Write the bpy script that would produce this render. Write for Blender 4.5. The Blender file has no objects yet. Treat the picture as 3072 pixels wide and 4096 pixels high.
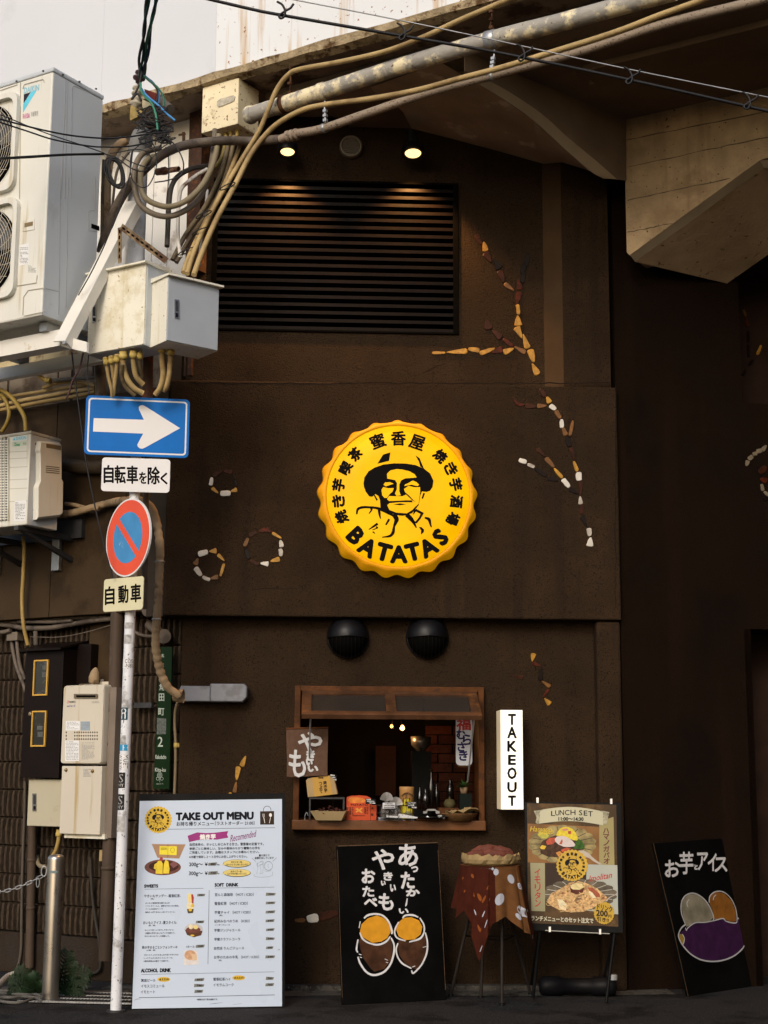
import bpy, bmesh, math, random
from mathutils import Vector, Matrix
random.seed(11)
R = math.radians
S = bpy.context.scene
C = S.collection

# ---------------------------------------------------------------- camera, world, sun, exposure
F, CX, CY, H = 6000.0, 1536.0, 2048.0, 1.41      # focal length and centre in photo pixels, eye height
PITCH, ROLL = R(9.9), 0.006
CAM = Vector((0, 0, H))
M4 = Matrix.Rotation(R(90) + PITCH, 4, 'X') @ Matrix.Rotation(ROLL, 4, 'Z')
M3 = M4.to_3x3()
cd = bpy.data.cameras.new('camera'); cam = bpy.data.objects.new('camera', cd); C.objects.link(cam)
cd.sensor_fit = 'HORIZONTAL'; cd.sensor_width = 36; cd.lens = 36 * F / 3072
cd.clip_start = .05; cd.clip_end = 500
cam.matrix_world = Matrix.Translation(CAM) @ M4
S.camera = cam

SUN_EL, SUN_AZ = R(30), R(197)                    # azimuth clockwise from +Y
world = bpy.data.worlds.new("World"); S.world = world; world.use_nodes = True
wn = world.node_tree.nodes; wl = world.node_tree.links
sky = wn.new('ShaderNodeTexSky'); sky.sky_type = 'NISHITA'; sky.sun_disc = False
sky.sun_elevation = SUN_EL; sky.sun_rotation = SUN_AZ; sky.air_density = 1.0; sky.dust_density = 3.0
wl.new(sky.outputs[0], wn['Background'].inputs[0]); wn['Background'].inputs[1].default_value = .13
sl = bpy.data.lights.new('sun', 'SUN'); so = bpy.data.objects.new('sun', sl); C.objects.link(so)
sl.energy = .8; sl.angle = R(16); sl.color = (1, .94, .85)
sd = Vector((math.sin(SUN_AZ) * math.cos(SUN_EL), math.cos(SUN_AZ) * math.cos(SUN_EL), math.sin(SUN_EL)))
so.rotation_euler = sd.to_track_quat('Z', 'Y').to_euler()
S.view_settings.view_transform = 'Standard'; S.view_settings.look = 'None'
S.view_settings.exposure = 0.42; S.view_settings.gamma = 1; S.view_settings.use_curve_mapping = False

# ---------------------------------------------------------------- projection helpers
def ray(u, v): return M3 @ Vector(((u - CX) / F, -(v - CY) / F, -1))
def P(u, v, Y):
    r = ray(u, v); return CAM + r * (Y / r.y)
def G(u, v, z=0.0):
    r = ray(u, v); return CAM + r * ((z - H) / r.z)
def Z(ox, oy, s): return lambda x, y: (ox + x / s, oy + y / s)
NAT = lambda x, y: (x, y)

class Pl:
    """a plane in the place: x runs to the viewer's right, y up, n out toward the street"""
    def __init__(s, o, ex, ey=(0, 0, 1)):
        s.o = Vector(o); s.x = Vector(ex).normalized(); ey = Vector(ey)
        s.y = (ey - s.x * ey.dot(s.x)).normalized(); s.n = s.x.cross(s.y).normalized()
    def hit(s, u, v, c=0.0):
        d = ray(u, v); return CAM + d * ((s.o + s.n * c - CAM).dot(s.n) / d.dot(s.n))
    def L(s, u, v, c=0.0):
        p = s.hit(u, v, c) - s.o; return (p.dot(s.x), p.dot(s.y))
    def W(s, a, b, c=0.0): return s.o + s.x * a + s.y * b + s.n * c
    def off(s, c): return Pl(s.o + s.n * c, s.x, s.y)
def yawpl(p, deg, floor=True):
    o = Vector((p[0], p[1], 0 if floor else p[2]))
    return Pl(o, (math.cos(R(deg)), math.sin(R(deg)), 0))
def sidepl(pl, a, c=0.0, left=True):
    """plane of a box side at local x=a (facing -x if left)"""
    return Pl(pl.W(a, 0, c), pl.n if left else -pl.n, pl.y)
def leanpl(p0, p1, deg):
    ex = (p1 - p0); ex.z = 0; ex.normalize(); up = Vector((0, 0, 1))
    back = -ex.cross(up)
    return Pl(p0, ex, up * math.cos(R(deg)) + back * math.sin(R(deg)))

def crom(pts, n=8):
    pts = [Vector(p) for p in pts]
    if len(pts) < 3: return pts
    q = [pts[0] * 2 - pts[1]] + pts + [pts[-1] * 2 - pts[-2]]; out = []
    for i in range(1, len(q) - 2):
        a, b, c, d = q[i - 1], q[i], q[i + 1], q[i + 2]
        for k in range(n):
            t = k / n
            out.append(.5 * ((2 * b) + (c - a) * t + (2 * a - 5 * b + 4 * c - d) * t * t + (3 * b - a - 3 * c + d) * t ** 3))
    out.append(pts[-1]); return out
def resample(pts, step):
    out = [pts[0]]; acc = 0.0
    for i in range(1, len(pts)):
        a, b = pts[i - 1], pts[i]; L = (b - a).length
        if L < 1e-9: continue
        t = step - acc
        while t <= L:
            out.append(a.lerp(b, t / L)); t += step
        acc = L - (t - step)
    out.append(pts[-1]); return out

class MB:
    def __init__(s): s.v = []; s.f = []; s.s = []
    def add(s, vs, fs, smooth=False):
        b = len(s.v); s.v += [tuple(p) for p in vs]
        for f in fs: s.f.append(tuple(b + i for i in f)); s.s.append(smooth)
        return s
    def box(s, pl, a0, a1, b0, b1, c0, c1):
        vs = [pl.W(a, b, c) for c in (c0, c1) for b in (b0, b1) for a in (a0, a1)]
        return s.add(vs, [(0, 2, 3, 1), (4, 5, 7, 6), (0, 1, 5, 4), (2, 6, 7, 3), (0, 4, 6, 2), (1, 3, 7, 5)])
    def boxuv(s, pl, u0, v0, u1, v1, c0, c1):
        """box whose FRONT face (at c1) fills that rectangle of the view"""
        a0, b1 = pl.L(u0, v0, c1); a1, b0 = pl.L(u1, v1, c1)
        return s.box(pl, a0, a1, b0, b1, c0, c1)
    def prism(s, pl, pts, c0, c1, ins=0.0, insd=None):
        n = len(pts); vs = [pl.W(a, b, c0) for a, b in pts]
        if ins:
            cx = sum(p[0] for p in pts) / n; cy = sum(p[1] for p in pts) / n
            d = insd if insd is not None else (c1 - c0) * .4
            vs += [pl.W(a, b, c1 - d) for a, b in pts]
            vs += [pl.W(cx + (a - cx) * (1 - ins), cy + (b - cy) * (1 - ins), c1) for a, b in pts]
            fs = [tuple(reversed(range(n))), tuple(range(2 * n, 3 * n))]
            for r in (0, n): fs += [(r + i, r + (i + 1) % n, r + n + (i + 1) % n, r + n + i) for i in range(n)]
        else:
            vs += [pl.W(a, b, c1) for a, b in pts]
            fs = [tuple(reversed(range(n))), tuple(range(n, 2 * n))]
            fs += [(i, (i + 1) % n, n + (i + 1) % n, n + i) for i in range(n)]
        return s.add(vs, fs)
    def uvprism(s, pl, pts, c0, c1, ins=0.0, insd=None, zm=NAT):
        return s.prism(pl, [pl.L(*zm(*p), c1) for p in pts], c0, c1, ins, insd)
    def tube(s, pts, r, n=8, caps=True, rf=None, flat=False):
        pts = [Vector(p) for p in pts]; m = len(pts)
        if m < 2: return s
        t0 = (pts[1] - pts[0]).normalized()
        up = Vector((0, 0, 1)) if abs(t0.z) < .9 else Vector((1, 0, 0))
        nrm = (up - t0 * up.dot(t0)).normalized(); vs = []
        for i, p in enumerate(pts):
            t = (pts[min(i + 1, m - 1)] - pts[max(i - 1, 0)])
            if t.length < 1e-9: t = t0
            t = t.normalized(); nrm = (nrm - t * nrm.dot(t)).normalized(); bi = t.cross(nrm)
            rr = rf(i, m) if rf else r
            for k in range(n):
                a = 2 * math.pi * k / n; vs.append(p + (nrm * math.cos(a) + bi * math.sin(a)) * rr)
        fs = [(i * n + k, i * n + (k + 1) % n, (i + 1) * n + (k + 1) % n, (i + 1) * n + k) for i in range(m - 1) for k in range(n)]
        s.add(vs, fs, not flat)
        if caps: s.add([vs[k] for k in range(n)], [tuple(reversed(range(n)))]); s.add([vs[(m - 1) * n + k] for k in range(n)], [tuple(range(n))])
        return s
    def ribbed(s, pts, r, pitch=.011, n=10, depth=.13):
        q = resample(crom(pts, 10), pitch / 2)
        return s.tube(q, r, n, rf=lambda i, m: r * (1 - depth * (i % 2)))
    def cyl(s, p0, p1, r0, r1=None, n=20):
        r1 = r0 if r1 is None else r1; p0 = Vector(p0); p1 = Vector(p1)
        return s.tube([p0, p1], r0, n, rf=lambda i, m: (r0, r1)[i])
    def lathe(s, o, ax, prof, n=24, smooth=True, e=None):
        """prof: (radius, height along ax)"""
        ax = Vector(ax).normalized(); o = Vector(o)
        e1 = Vector(e) if e else (Vector((0, 0, 1)) if abs(ax.z) < .9 else Vector((1, 0, 0)))
        e1 = (e1 - ax * e1.dot(ax)).normalized(); e2 = ax.cross(e1); vs = []
        for r, h in prof:
            for k in range(n):
                a = 2 * math.pi * k / n; vs.append(o + ax * h + (e1 * math.cos(a) + e2 * math.sin(a)) * r)
        fs = [(i * n + k, i * n + (k + 1) % n, (i + 1) * n + (k + 1) % n, (i + 1) * n + k) for i in range(len(prof) - 1) for k in range(n)]
        return s.add(vs, fs, smooth)
    def poly(s, pts): return s.add(pts, [tuple(range(len(pts)))])
    def slab(s, pts, d):
        """3-D polygon given thickness along vector d"""
        n = len(pts); vs = [Vector(p) for p in pts] + [Vector(p) + Vector(d) for p in pts]
        return s.add(vs, [tuple(range(n)), tuple(reversed(range(n, 2 * n)))] + [(i, (i + 1) % n, n + (i + 1) % n, n + i) for i in range(n)])
    def stroke(s, pl, pts, w, c0, c1, zm=NAT, sm=True):
        """painted/printed line: pts through the view, w metres (number or list)"""
        q = [Vector((*pl.L(*zm(*p[:2]), c1), 0)) for p in pts]
        ws = list(w) if isinstance(w, (list, tuple)) else [w] * len(q)
        if sm and len(q) > 2:
            n = 4; qq = crom(q, n); wq = []
            for i in range(len(ws) - 1): wq += [ws[i] + (ws[i + 1] - ws[i]) * k / n for k in range(n)]
            wq.append(ws[-1]); q, ws = qq, wq
        Lf, Rt = [], []
        for i, p in enumerate(q):
            t = q[min(i + 1, len(q) - 1)] - q[max(i - 1, 0)]
            if t.length < 1e-9: t = Vector((1, 0, 0))
            t.normalize(); nn = Vector((-t.y, t.x, 0)) * ws[i] / 2
            Lf.append(p + nn); Rt.append(p - nn)
        vs = [pl.W(p.x, p.y, c1) for p in Lf] + [pl.W(p.x, p.y, c1) for p in Rt] + [pl.W(p.x, p.y, c0) for p in Lf] + [pl.W(p.x, p.y, c0) for p in Rt]
        k = len(q); fs = []
        for i in range(k - 1):
            fs += [(i, k + i, k + i + 1, i + 1), (2 * k + i, i, i + 1, 2 * k + i + 1), (k + i, 3 * k + i, 3 * k + i + 1, k + i + 1)]
        return s.add(vs, fs)
    def mesh(s, name):
        me = bpy.data.meshes.new(name); me.from_pydata(s.v, [], s.f); me.polygons.foreach_set('use_smooth', s.s); me.update(); return me
    def build(s, name, mat, parent=None, bevel=0.0, label=None, recalc=False):
        me = s.mesh(name)
        if recalc:
            bm = bmesh.new(); bm.from_mesh(me); bmesh.ops.recalc_face_normals(bm, faces=bm.faces); bm.to_mesh(me); bm.free()
        for m in (mat if isinstance(mat, (list, tuple)) else [mat]): me.materials.append(m)
        o = bpy.data.objects.new(name, me); C.objects.link(o)
        if parent: o.parent = parent
        if bevel:
            b = o.modifiers.new('bevel', 'BEVEL'); b.width = bevel; b.segments = 2; b.limit_method = 'ANGLE'; b.angle_limit = R(50)
        if label: o['label'] = label
        return o

def tag(o, label=None, cat=None, group=None, kind=None):
    if label: o['label'] = label
    if cat: o['category'] = cat
    if group: o['group'] = group
    if kind: o['kind'] = kind
    return o
def recentre(o):
    """put a single-mesh thing's origin at its base"""
    me = o.data; xs = [v.co for v in me.vertices]
    b = Vector(((min(p.x for p in xs) + max(p.x for p in xs)) / 2, (min(p.y for p in xs) + max(p.y for p in xs)) / 2, min(p.z for p in xs)))
    me.transform(Matrix.Translation(-b)); o.location = b; return o
def solo(name, label, cat, mb, mat, group=None, bevel=0.0):
    return recentre(tag(mb.build(name, mat, None, bevel), label, cat, group))
class Thing:
    def __init__(s, name, label, cat, group=None):
        s.e = bpy.data.objects.new(name, None); C.objects.link(s.e); s.e.empty_display_size = .1
        tag(s.e, label, cat, group); s.k = []
    def part(s, name, mb, mat, parent=None, bevel=0.0, label=None):
        o = mb.build(name, mat, parent or s.e, bevel, label)
        if parent is None: s.k.append(o)
        return o
    def done(s):
        lo = [1e9] * 3; hi = [-1e9] * 3
        for o in s.k:
            for v in o.data.vertices:
                for i in range(3): lo[i] = min(lo[i], v.co[i]); hi[i] = max(hi[i], v.co[i])
        b = Vector(((lo[0] + hi[0]) / 2, (lo[1] + hi[1]) / 2, lo[2])); s.e.location = b
        for o in s.k: o.location = o.location - b
        return s.e

# ---------------------------------------------------------------- lettering from the built-in face
_tc = {}
def glyph(body, res=2, sp=1.0):
    key = (body, res, sp)
    if key not in _tc:
        cu = bpy.data.curves.new('lettering', 'FONT'); cu.body = body; cu.resolution_u = res; cu.space_character = sp
        cu.fill_mode = 'FRONT'
        ob = bpy.data.objects.new('lettering', cu); me = ob.to_mesh()
        vs = [(v.co.x, v.co.y) for v in me.vertices]; fs = [tuple(p.vertices) for p in me.polygons]
        ob.to_mesh_clear(); bpy.data.objects.remove(ob); bpy.data.curves.remove(cu)
        if not vs: vs = [(0, 0), (1, 1)]
        x0 = min(p[0] for p in vs); x1 = max(p[0] for p in vs); y0 = min(p[1] for p in vs); y1 = max(p[1] for p in vs)
        w = max(x1 - x0, 1e-6); h = max(y1 - y0, 1e-6)
        _tc[key] = ([((x - x0) / w, (y - y0) / h) for x, y in vs], fs, w, h)
    return _tc[key]
def txt(mb, body, pl, zm, x0, y0, x1, y1, c, slope=0.0, bold=0.0, shear=0.0, res=2, sp=1.0, lean=0.0):
    """lay body's outline box onto the rectangle x0..x1, y0..y1 of a zoomed view; slope = dy/dx of its baseline; lean = dx per dy"""
    vs, fs, w, h = glyph(body, res, sp)
    dy = slope * (x1 - x0); dx = lean * (y1 - y0)
    TL = Vector((*pl.L(*zm(x0 - dx / 2, y0 - dy / 2), c), 0)); TR = Vector((*pl.L(*zm(x1 - dx / 2, y0 + dy / 2), c), 0)); BL = Vector((*pl.L(*zm(x0 + dx / 2, y1 - dy / 2), c), 0))
    ex = TR - TL; ey = TL - BL; offs = [(0, 0)]
    if bold:
        b = bold; offs = [(math.cos(a) * b, math.sin(a) * b) for a in [i * math.pi / 4 for i in range(8)]] + [(0, 0)]
    for i, (ox, oy) in enumerate(offs):
        vv = []
        for x, y in vs:
            p = BL + ex * (x + shear * y) + ey * y; vv.append(pl.W(p.x + ox, p.y + oy, c + i * .00004))
        mb.add(vv, fs)
    return mb
def vtxt(mb, chars, pl, zm, xc, y0, y1, wd, c, bold=0.0, slope=0.0, gap=.12, dx=0.0):
    """characters stacked downward"""
    n = len(chars); st = (y1 - y0) / n
    for i, ch in enumerate(chars):
        xx = xc + dx * i
        txt(mb, ch, pl, zm, xx - wd / 2, y0 + i * st + st * gap / 2, xx + wd / 2, y0 + (i + 1) * st - st * gap / 2, c, bold=bold, slope=slope)
def gl_at(mb, ch, pl, cx, cy, size, ang, c, bold=0.0, k=1.0):
    """one glyph centred on local (cx, cy), height size, turned ang (radians, clockwise)"""
    vs, fs, w, h = glyph(ch, 2)
    sx = size * k * (w / h if ord(ch[0]) < 256 else 1.0); ca, sa = math.cos(-ang), math.sin(-ang)
    offs = [(0, 0)]
    if bold: offs = [(math.cos(i * math.pi / 4) * bold, math.sin(i * math.pi / 4) * bold) for i in range(8)] + [(0, 0)]
    for i, (ox, oy) in enumerate(offs):
        vv = []
        for x, y in vs:
            X = (x - .5) * sx + ox; Y = (y - .5) * size + oy
            vv.append(pl.W(cx + X * ca - Y * sa, cy + X * sa + Y * ca, c + i * .00004))
        mb.add(vv, fs)
def disc(pl, u, v, c, ru, rv=None, n=24, zm=NAT, a0=0, a1=360):
    """ellipse in the view -> local polygon"""
    rv = rv or ru
    return [pl.L(*zm(u + ru * math.cos(R(a0 + (a1 - a0) * i / n)), v + rv * math.sin(R(a0 + (a1 - a0) * i / n))), c) for i in range(n if a1 - a0 >= 360 else n + 1)]

# ---------------------------------------------------------------- materials
MATS = {}
def mk(name, col, rough=.6, metal=0.0, var=.12, scale=6.0, bump=0.0, bscale=90.0, stain=None, sscale=5.0, sth=.55, streak=None, emit=None, es=1.0, spec=.5, det=5, zst=1.0, speck=None, sssc=240.0, coat=0.0, alpha=1.0):
    if name in MATS: return MATS[name]
    if spec == .5: spec = .10 if rough >= .8 else (.12 if max(col) < .12 and not metal else .30)
    m = bpy.data.materials.new(name); m.use_nodes = True; nt = m.node_tree; N = nt.nodes; L = nt.links
    b = N['Principled BSDF']; b.inputs['Roughness'].default_value = rough; b.inputs['Metallic'].default_value = metal
    b.inputs['Specular IOR Level'].default_value = spec; b.inputs['Coat Weight'].default_value = coat
    tc = N.new('ShaderNodeTexCoord'); mp = N.new('ShaderNodeMapping'); mp.inputs['Scale'].default_value = (1, 1, zst); L.new(tc.outputs['Object'], mp.inputs[0])
    def noise(sc, de=5, src=None, ro=.55):
        n = N.new('ShaderNodeTexNoise'); n.inputs['Scale'].default_value = sc; n.inputs['Detail'].default_value = de; n.inputs['Roughness'].default_value = ro
        L.new((src or mp).outputs[0] if not hasattr(src, 'default_value') else src, n.inputs['Vector']); return n.outputs[0]
    def ramp(fac, a, bb, ca=(0, 0, 0, 1), cb=(1, 1, 1, 1)):
        r = N.new('ShaderNodeValToRGB'); r.color_ramp.elements[0].position = a; r.color_ramp.elements[1].position = bb
        r.color_ramp.elements[0].color = ca; r.color_ramp.elements[1].color = cb; L.new(fac, r.inputs[0]); return r.outputs[0]
    def mix(fac, a, bb):
        x = N.new('ShaderNodeMix'); x.data_type = 'RGBA'; L.new(fac, x.inputs[0])
        for i, q in ((6, a), (7, bb)):
            if isinstance(q, tuple): x.inputs[i].default_value = q
            else: L.new(q, x.inputs[i])
        return x.outputs[2]
    c4 = lambda c, k=1.0: (min(c[0] * k, 1), min(c[1] * k, 1), min(c[2] * k, 1), 1)
    base = ramp(noise(scale, det), .3, .7, c4(col, 1 - var), c4(col, 1 + var))
    if stain: base = mix(ramp(noise(sscale, 8, ro=.65), sth - .045, sth + .045), base, c4(stain))
    if streak:
        mp2 = N.new('ShaderNodeMapping'); mp2.inputs['Scale'].default_value = (1, 1, .06); L.new(tc.outputs['Object'], mp2.inputs[0])
        base = mix(ramp(noise(streak[1], 6, mp2), streak[2] - .05, streak[2] + .09), base, c4(streak[0]))
    if speck: base = mix(ramp(noise(sssc, 3), speck[1] - .055, speck[1] - .01), base, c4(speck[0]))
    L.new(base, b.inputs['Base Color'])
    if rough < .95:
        rr = N.new('ShaderNodeMapRange'); L.new(noise(scale * 2.3, 4), rr.inputs[0]); rr.inputs[3].default_value = max(rough - .12, .03); rr.inputs[4].default_value = min(rough + .12, 1)
        L.new(rr.outputs[0], b.inputs['Roughness'])
    if bump:
        bn = N.new('ShaderNodeBump'); bn.inputs['Strength'].default_value = min(bump, 1); bn.inputs['Distance'].default_value = .004 if bump <= 1 else .004 * bump
        L.new(noise(bscale, 6, ro=.6), bn.inputs['Height']); L.new(bn.outputs[0], b.inputs['Normal'])
    if emit:
        L.new(ramp(noise(4.5, 3), .32, .68, c4(emit, .80), c4(emit, 1.12)), b.inputs['Emission Color']); b.inputs['Emission Strength'].default_value = es
    if alpha < 1: b.inputs['Alpha'].default_value = alpha
    MATS[name] = m; return m
# ---------------------------------------------------------------- palette
STUCCO = mk('brown_stucco', (.034, .0200, .0105), .88, var=.30, scale=2.2, bump=3.0, bscale=95, stain=(.030, .018, .0095), sscale=1.3, sth=.54, streak=((.026, .0155, .009), 7, .60), speck=((.010, .005, .003), .63), sssc=120, det=9)
STUCCO_D = mk('shaded_brown_stucco', (.0085, .0036, .0013), .9, var=.16, scale=2.5, bump=1.4, bscale=150, stain=(.0055, .0022, .0008), sscale=1.2, streak=((.012, .0055, .002), 5, .60), speck=((.003, .001, .0005), .64), sssc=90, sth=.6)
RECESS = mk('deep_brown_paint', (.030, .016, .011), .85, var=.2, bump=.6)
BLOCK = mk('ribbed_block_brown', (.056, .040, .027), .95, var=.25, scale=22, bump=2.2, bscale=110, stain=(.035, .026, .020), sscale=9, sth=.58)
MORTAR = mk('dark_mortar', (.009, .0065, .005), .95, bump=1)
CONC = mk('aged_concrete', (.28, .215, .15), .85, var=.16, scale=2.2, bump=1.2, bscale=60, stain=(.17, .13, .09), sscale=1.4, sth=.56, speck=((.09, .065, .045), .70), sssc=60)
CONC_W = mk('board_marked_concrete', (.45, .325, .19), .85, var=.30, scale=3.5, bump=3, bscale=30, streak=((.30, .20, .11), 6, .60), stain=(.33, .23, .13), sscale=1.1, sth=.55, speck=((.08, .055, .035), .72), sssc=42)
CONC_D = mk('dark_concrete', (.18, .128, .086), .9, var=.22, scale=1.6, bump=1.2, bscale=50, stain=(.23, .18, .14), sscale=3.2, sth=.66)
WHITEP = mk('white_parapet_paint', (.60, .62, .66), .7, var=.03, scale=.6, stain=(.54, .56, .59), sscale=.9, sth=.58)
RUSTW = mk('rust_streaked_white', (.68, .70, .72), .7, var=.04, scale=.8, streak=((.50, .33, .16), 11, .575), speck=((.26, .11, .03), .71), sssc=30)
LIP = mk('weathered_ledge', (.36, .28, .17), .9, var=.35, scale=14, bump=3, bscale=60, stain=(.10, .055, .025), sscale=9, sth=.56)
LWHITE = mk('dirty_white_panel', (.80, .77, .71), .6, var=.1, scale=2, stain=(.30, .22, .15), sscale=3, sth=.62, streak=((.35, .27, .18), 9, .62))
LBROWN = mk('brown_wall_panel', (.046, .028, .013), .62, var=.14, scale=1.8, bump=.4, bscale=120, stain=(.030, .018, .0085), sscale=2.2, sth=.58)
LTAN = mk('soiled_tan_panel', (.20, .155, .105), .65, var=.2, scale=2.4, stain=(.09, .06, .035), sscale=3.2, sth=.55)
POSTB = mk('rusty_brown_post', (.055, .028, .018), .6, var=.3, scale=12, stain=(.16, .06, .022), sscale=16, sth=.60)
STEELW = mk('white_painted_steel', (.72, .70, .64), .5, var=.08, scale=4, stain=(.42, .30, .15), sscale=6, sth=.66)
STEELR = mk('stained_cream_steel', (.46, .37, .20), .6, var=.25, scale=5, stain=(.15, .075, .03), sscale=6, sth=.58)
GALV = mk('galvanised_steel', (.35, .36, .37), .42, metal=.6, var=.2, scale=9, stain=(.20, .12, .07), sscale=12, sth=.66)
DARKST = mk('dark_steel', (.05, .05, .052), .5, metal=.4, var=.2, scale=10)
BLACKM = mk('black_paint', (.006, .006, .006), .5, var=.3, scale=8, spec=.08)
CREAM = mk('cream_enamel', (.74, .71, .60), .42, var=.05, scale=2, stain=(.60, .54, .38), sscale=2.5, sth=.60, streak=((.56, .48, .30), 16, .63), speck=((.25, .15, .07), .72), sssc=50)
ACW = mk('off_white_enamel', (.66, .65, .585), .45, var=.05, scale=2, streak=((.46, .38, .24), 16, .62))
ACG = mk('shaded_grey_enamel', (.50, .535, .565), .45, var=.04, scale=2, stain=(.43, .45, .47), sscale=2, sth=.62)  # greyer enamel holds the bluish shade of the cooling units' side faces
BEIGE = mk('beige_enamel', (.44, .40, .29), .45, var=.05, scale=2, stain=(.36, .31, .21), sscale=3, sth=.62)
DARKHOLE = mk('dark_opening', (.004, .0035, .003), .9, var=.1, spec=0)
LOUVM = mk('dark_bronze_louvre', (.0045, .0022, .0012), .42, var=.3, scale=6, bump=.2, bscale=200, spec=.06)
ASPH = mk('asphalt', (.027, .026, .0265), .9, var=.35, scale=55, bump=5, bscale=75, stain=(.012, .0115, .0115), sscale=2.2, sth=.56, speck=((.13, .125, .12), .705), sssc=85)
APRON = mk('worn_concrete_strip', (.085, .078, .068), .9, var=.3, scale=5, bump=4, bscale=60, stain=(.026, .024, .022), sscale=5, sth=.53, speck=((.20, .18, .15), .69), sssc=60)

# ---------------------------------------------------------------- planes of the place
cornr = P(720, 2465, 10.15)
FA = yawpl(cornr, 2.6)                                   # face of the shop front (first-floor block)
LW = yawpl(P(720, 3000, 10.36), -31)                     # ribbed block wall receding to the west
BE = yawpl(P(720, 440, 9.90), -31)                       # edge of the railway bridge
rc = FA.hit(2490, 2000, 0) + Vector((0, .08, 0))
RW = yawpl(rc, 15)                                       # shaded wall turning away to the east
au = lambda u, v=2000, c=0.0: FA.L(u, v, c)[0]
zv = lambda v, u=1500, c=0.0: FA.L(u, v, c)[1]

# ---------------------------------------------------------------- ground
g = MB(); g.add([(-60, -30, 0), (60, -30, 0), (60, 60, 0), (-60, 60, 0)], [(0, 1, 2, 3)])
tag(g.build('ground', ASPH), kind='structure', label='dark asphalt road')
ap = MB()
q = [FA.W(-2.6, 0, .42), FA.W(-.2, 0, .30), FA.W(1.0, 0, .16), FA.W(2.2, 0, .20), FA.W(3.3, 0, .12), FA.W(3.3, 0, -.3), FA.W(-4.5, 0, -.3), FA.W(-4.5, 0, .1)]
q = [Vector((p.x, p.y, .004)) for p in q]; ap.poly(q)
tag(ap.build('pavement', APRON), kind='structure', label='worn concrete strip at the foot of the wall')
# ---------------------------------------------------------------- shop building
shop = Thing('shop_building', 'dark brown stucco shop front with stone inlays under the railway bridge', 'building')
zt = zv(200); z15 = zv(1532, 1500); z24 = zv(2470, 1500)
a_l = au(742, 1500, -.10)
A_pil0 = au(2175, 1200, -.10); A_pil1 = au(2250, 1200, -.03); A_end = au(2437, 1200, -.03)
# upper wall with a window-sized louvre opening
lu0, lz1 = FA.L(858, 722, -.10); lu1, lz0 = FA.L(1832, 1333, -.10)
w = MB()
for (x0, x1, y0, y1) in ((a_l, lu0, z15, zt), (lu0, lu1, lz1, zt), (lu0, lu1, z15, lz0), (lu1, A_pil0, z15, zt)):
    w.box(FA, x0, x1, y0, y1, -.40, -.10)
up = shop.part('upper_wall', w, STUCCO)
w = MB()
w.add([FA.W(A_pil0, z15, -.10), FA.W(A_pil1, z15, -.03), FA.W(A_pil1, zt, -.03), FA.W(A_pil0, zt, -.10), FA.W(A_pil0, z15, -.4), FA.W(A_pil1, z15, -.4), FA.W(A_pil1, zt, -.4), FA.W(A_pil0, zt, -.4)],
      [(0, 1, 2, 3), (4, 7, 6, 5), (0, 4, 5, 1), (3, 2, 6, 7), (0, 3, 7, 4), (1, 5, 6, 2)])
shop.part('pilaster', w, mk('lit_brown_stucco', (.058, .034, .017), .9, var=.15, scale=4, bump=1.5, bscale=150))  # lighter stucco stands for the light this splayed face catches
w = MB(); w.box(FA, A_pil1, A_end, z15, zt, -.40, -.03)
shop.part('wall_panel', w, STUCCO)
# first-floor block standing proud
a_bl = au(658, 2300, 0); a_br = au(2482, 2300, 0)
w = MB(); w.box(FA, a_bl, a_br, z24, z15, -.45, 0)
mid = shop.part('middle_wall', w, STUCCO, bevel=.012)
# cracks and seams in the stucco: shallow dark grooves
ck = MB()
CR = mk('crack', (.012, .008, .006), .95, var=.1, spec=.1)
def crack(pl, pts, c, w=.004):
    ck.stroke(pl, pts, [w * random.uniform(.5, 1.3) for _ in pts], c - .003, c + .0006, sm=False)
rr = random.Random(5)
crack(FA, [(2462 + rr.uniform(-3, 3), y) for y in range(1540, 2470, 36)], 0, .005)
crack(FA, [(760 + i * 40, 1533 + rr.uniform(-3, 3)) for i in range(43)], .0, .007)
crack(FA, [(1690, 1493), (1720, 1478), (1750, 1462), (1783, 1455)], -.10, .006)
crack(FA, [(1733, 1490), (1730, 1515), (1728, 1530)], -.10, .004)
crack(FA, [(2255, 2255), (2290, 2300), (2330, 2330)], 0, .004)
crack(FA, [(1620, 1660), (1630, 1676), (1650, 1690)], 0, .005)
crack(FA, [(1010, 2360), (1060, 2352), (1130, 2356), (1180, 2352)], 0, .004)
crack(FA, [(2375, 1895), (2395, 1925), (2435, 1945)], 0, .004)
crack(FA, [(2320, 2280), (2310, 2330), (2322, 2380), (2308, 2430)], 0, .003)
crack(FA, [(1067, 2982), (1085, 2995), (1094, 3012)], -.14, .003)
shop.part('crack', ck, CR).update({'kind': 'stuff'}) if False else tag(shop.k[-1] if False else shop.part('crack', ck, CR), kind='stuff')
# ground-floor wall with the hatch opening
LC = -.14
wa0, wz1 = FA.L(1183, 2744, LC); wa1, wz0 = FA.L(1933, 3318, LC)
a_ll = au(716, 3000, LC); a_lr = au(2382, 3000, LC)
w = MB()
for (x0, x1, y0, y1) in ((a_ll, wa0, 0, z24), (wa0, wa1, wz1, z24), (wa0, wa1, 0, wz0), (wa1, a_lr, 0, z24)):
    w.box(FA, x0, x1, y0, y1, -.34, LC)
low = shop.part('lower_wall', w, STUCCO)
w = MB(); w.box(FA, a_lr, a_br - .002, 0, z24 - .004, -.34, -.03)
shop.part('corner_pier', w, STUCCO, bevel=.02)
w = MB(); w.box(FA, a_ll, au(2440, 3900, LC), -.02, .035, -.30, -.06)
shop.part('plinth', w, APRON, bevel=.01)
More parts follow.
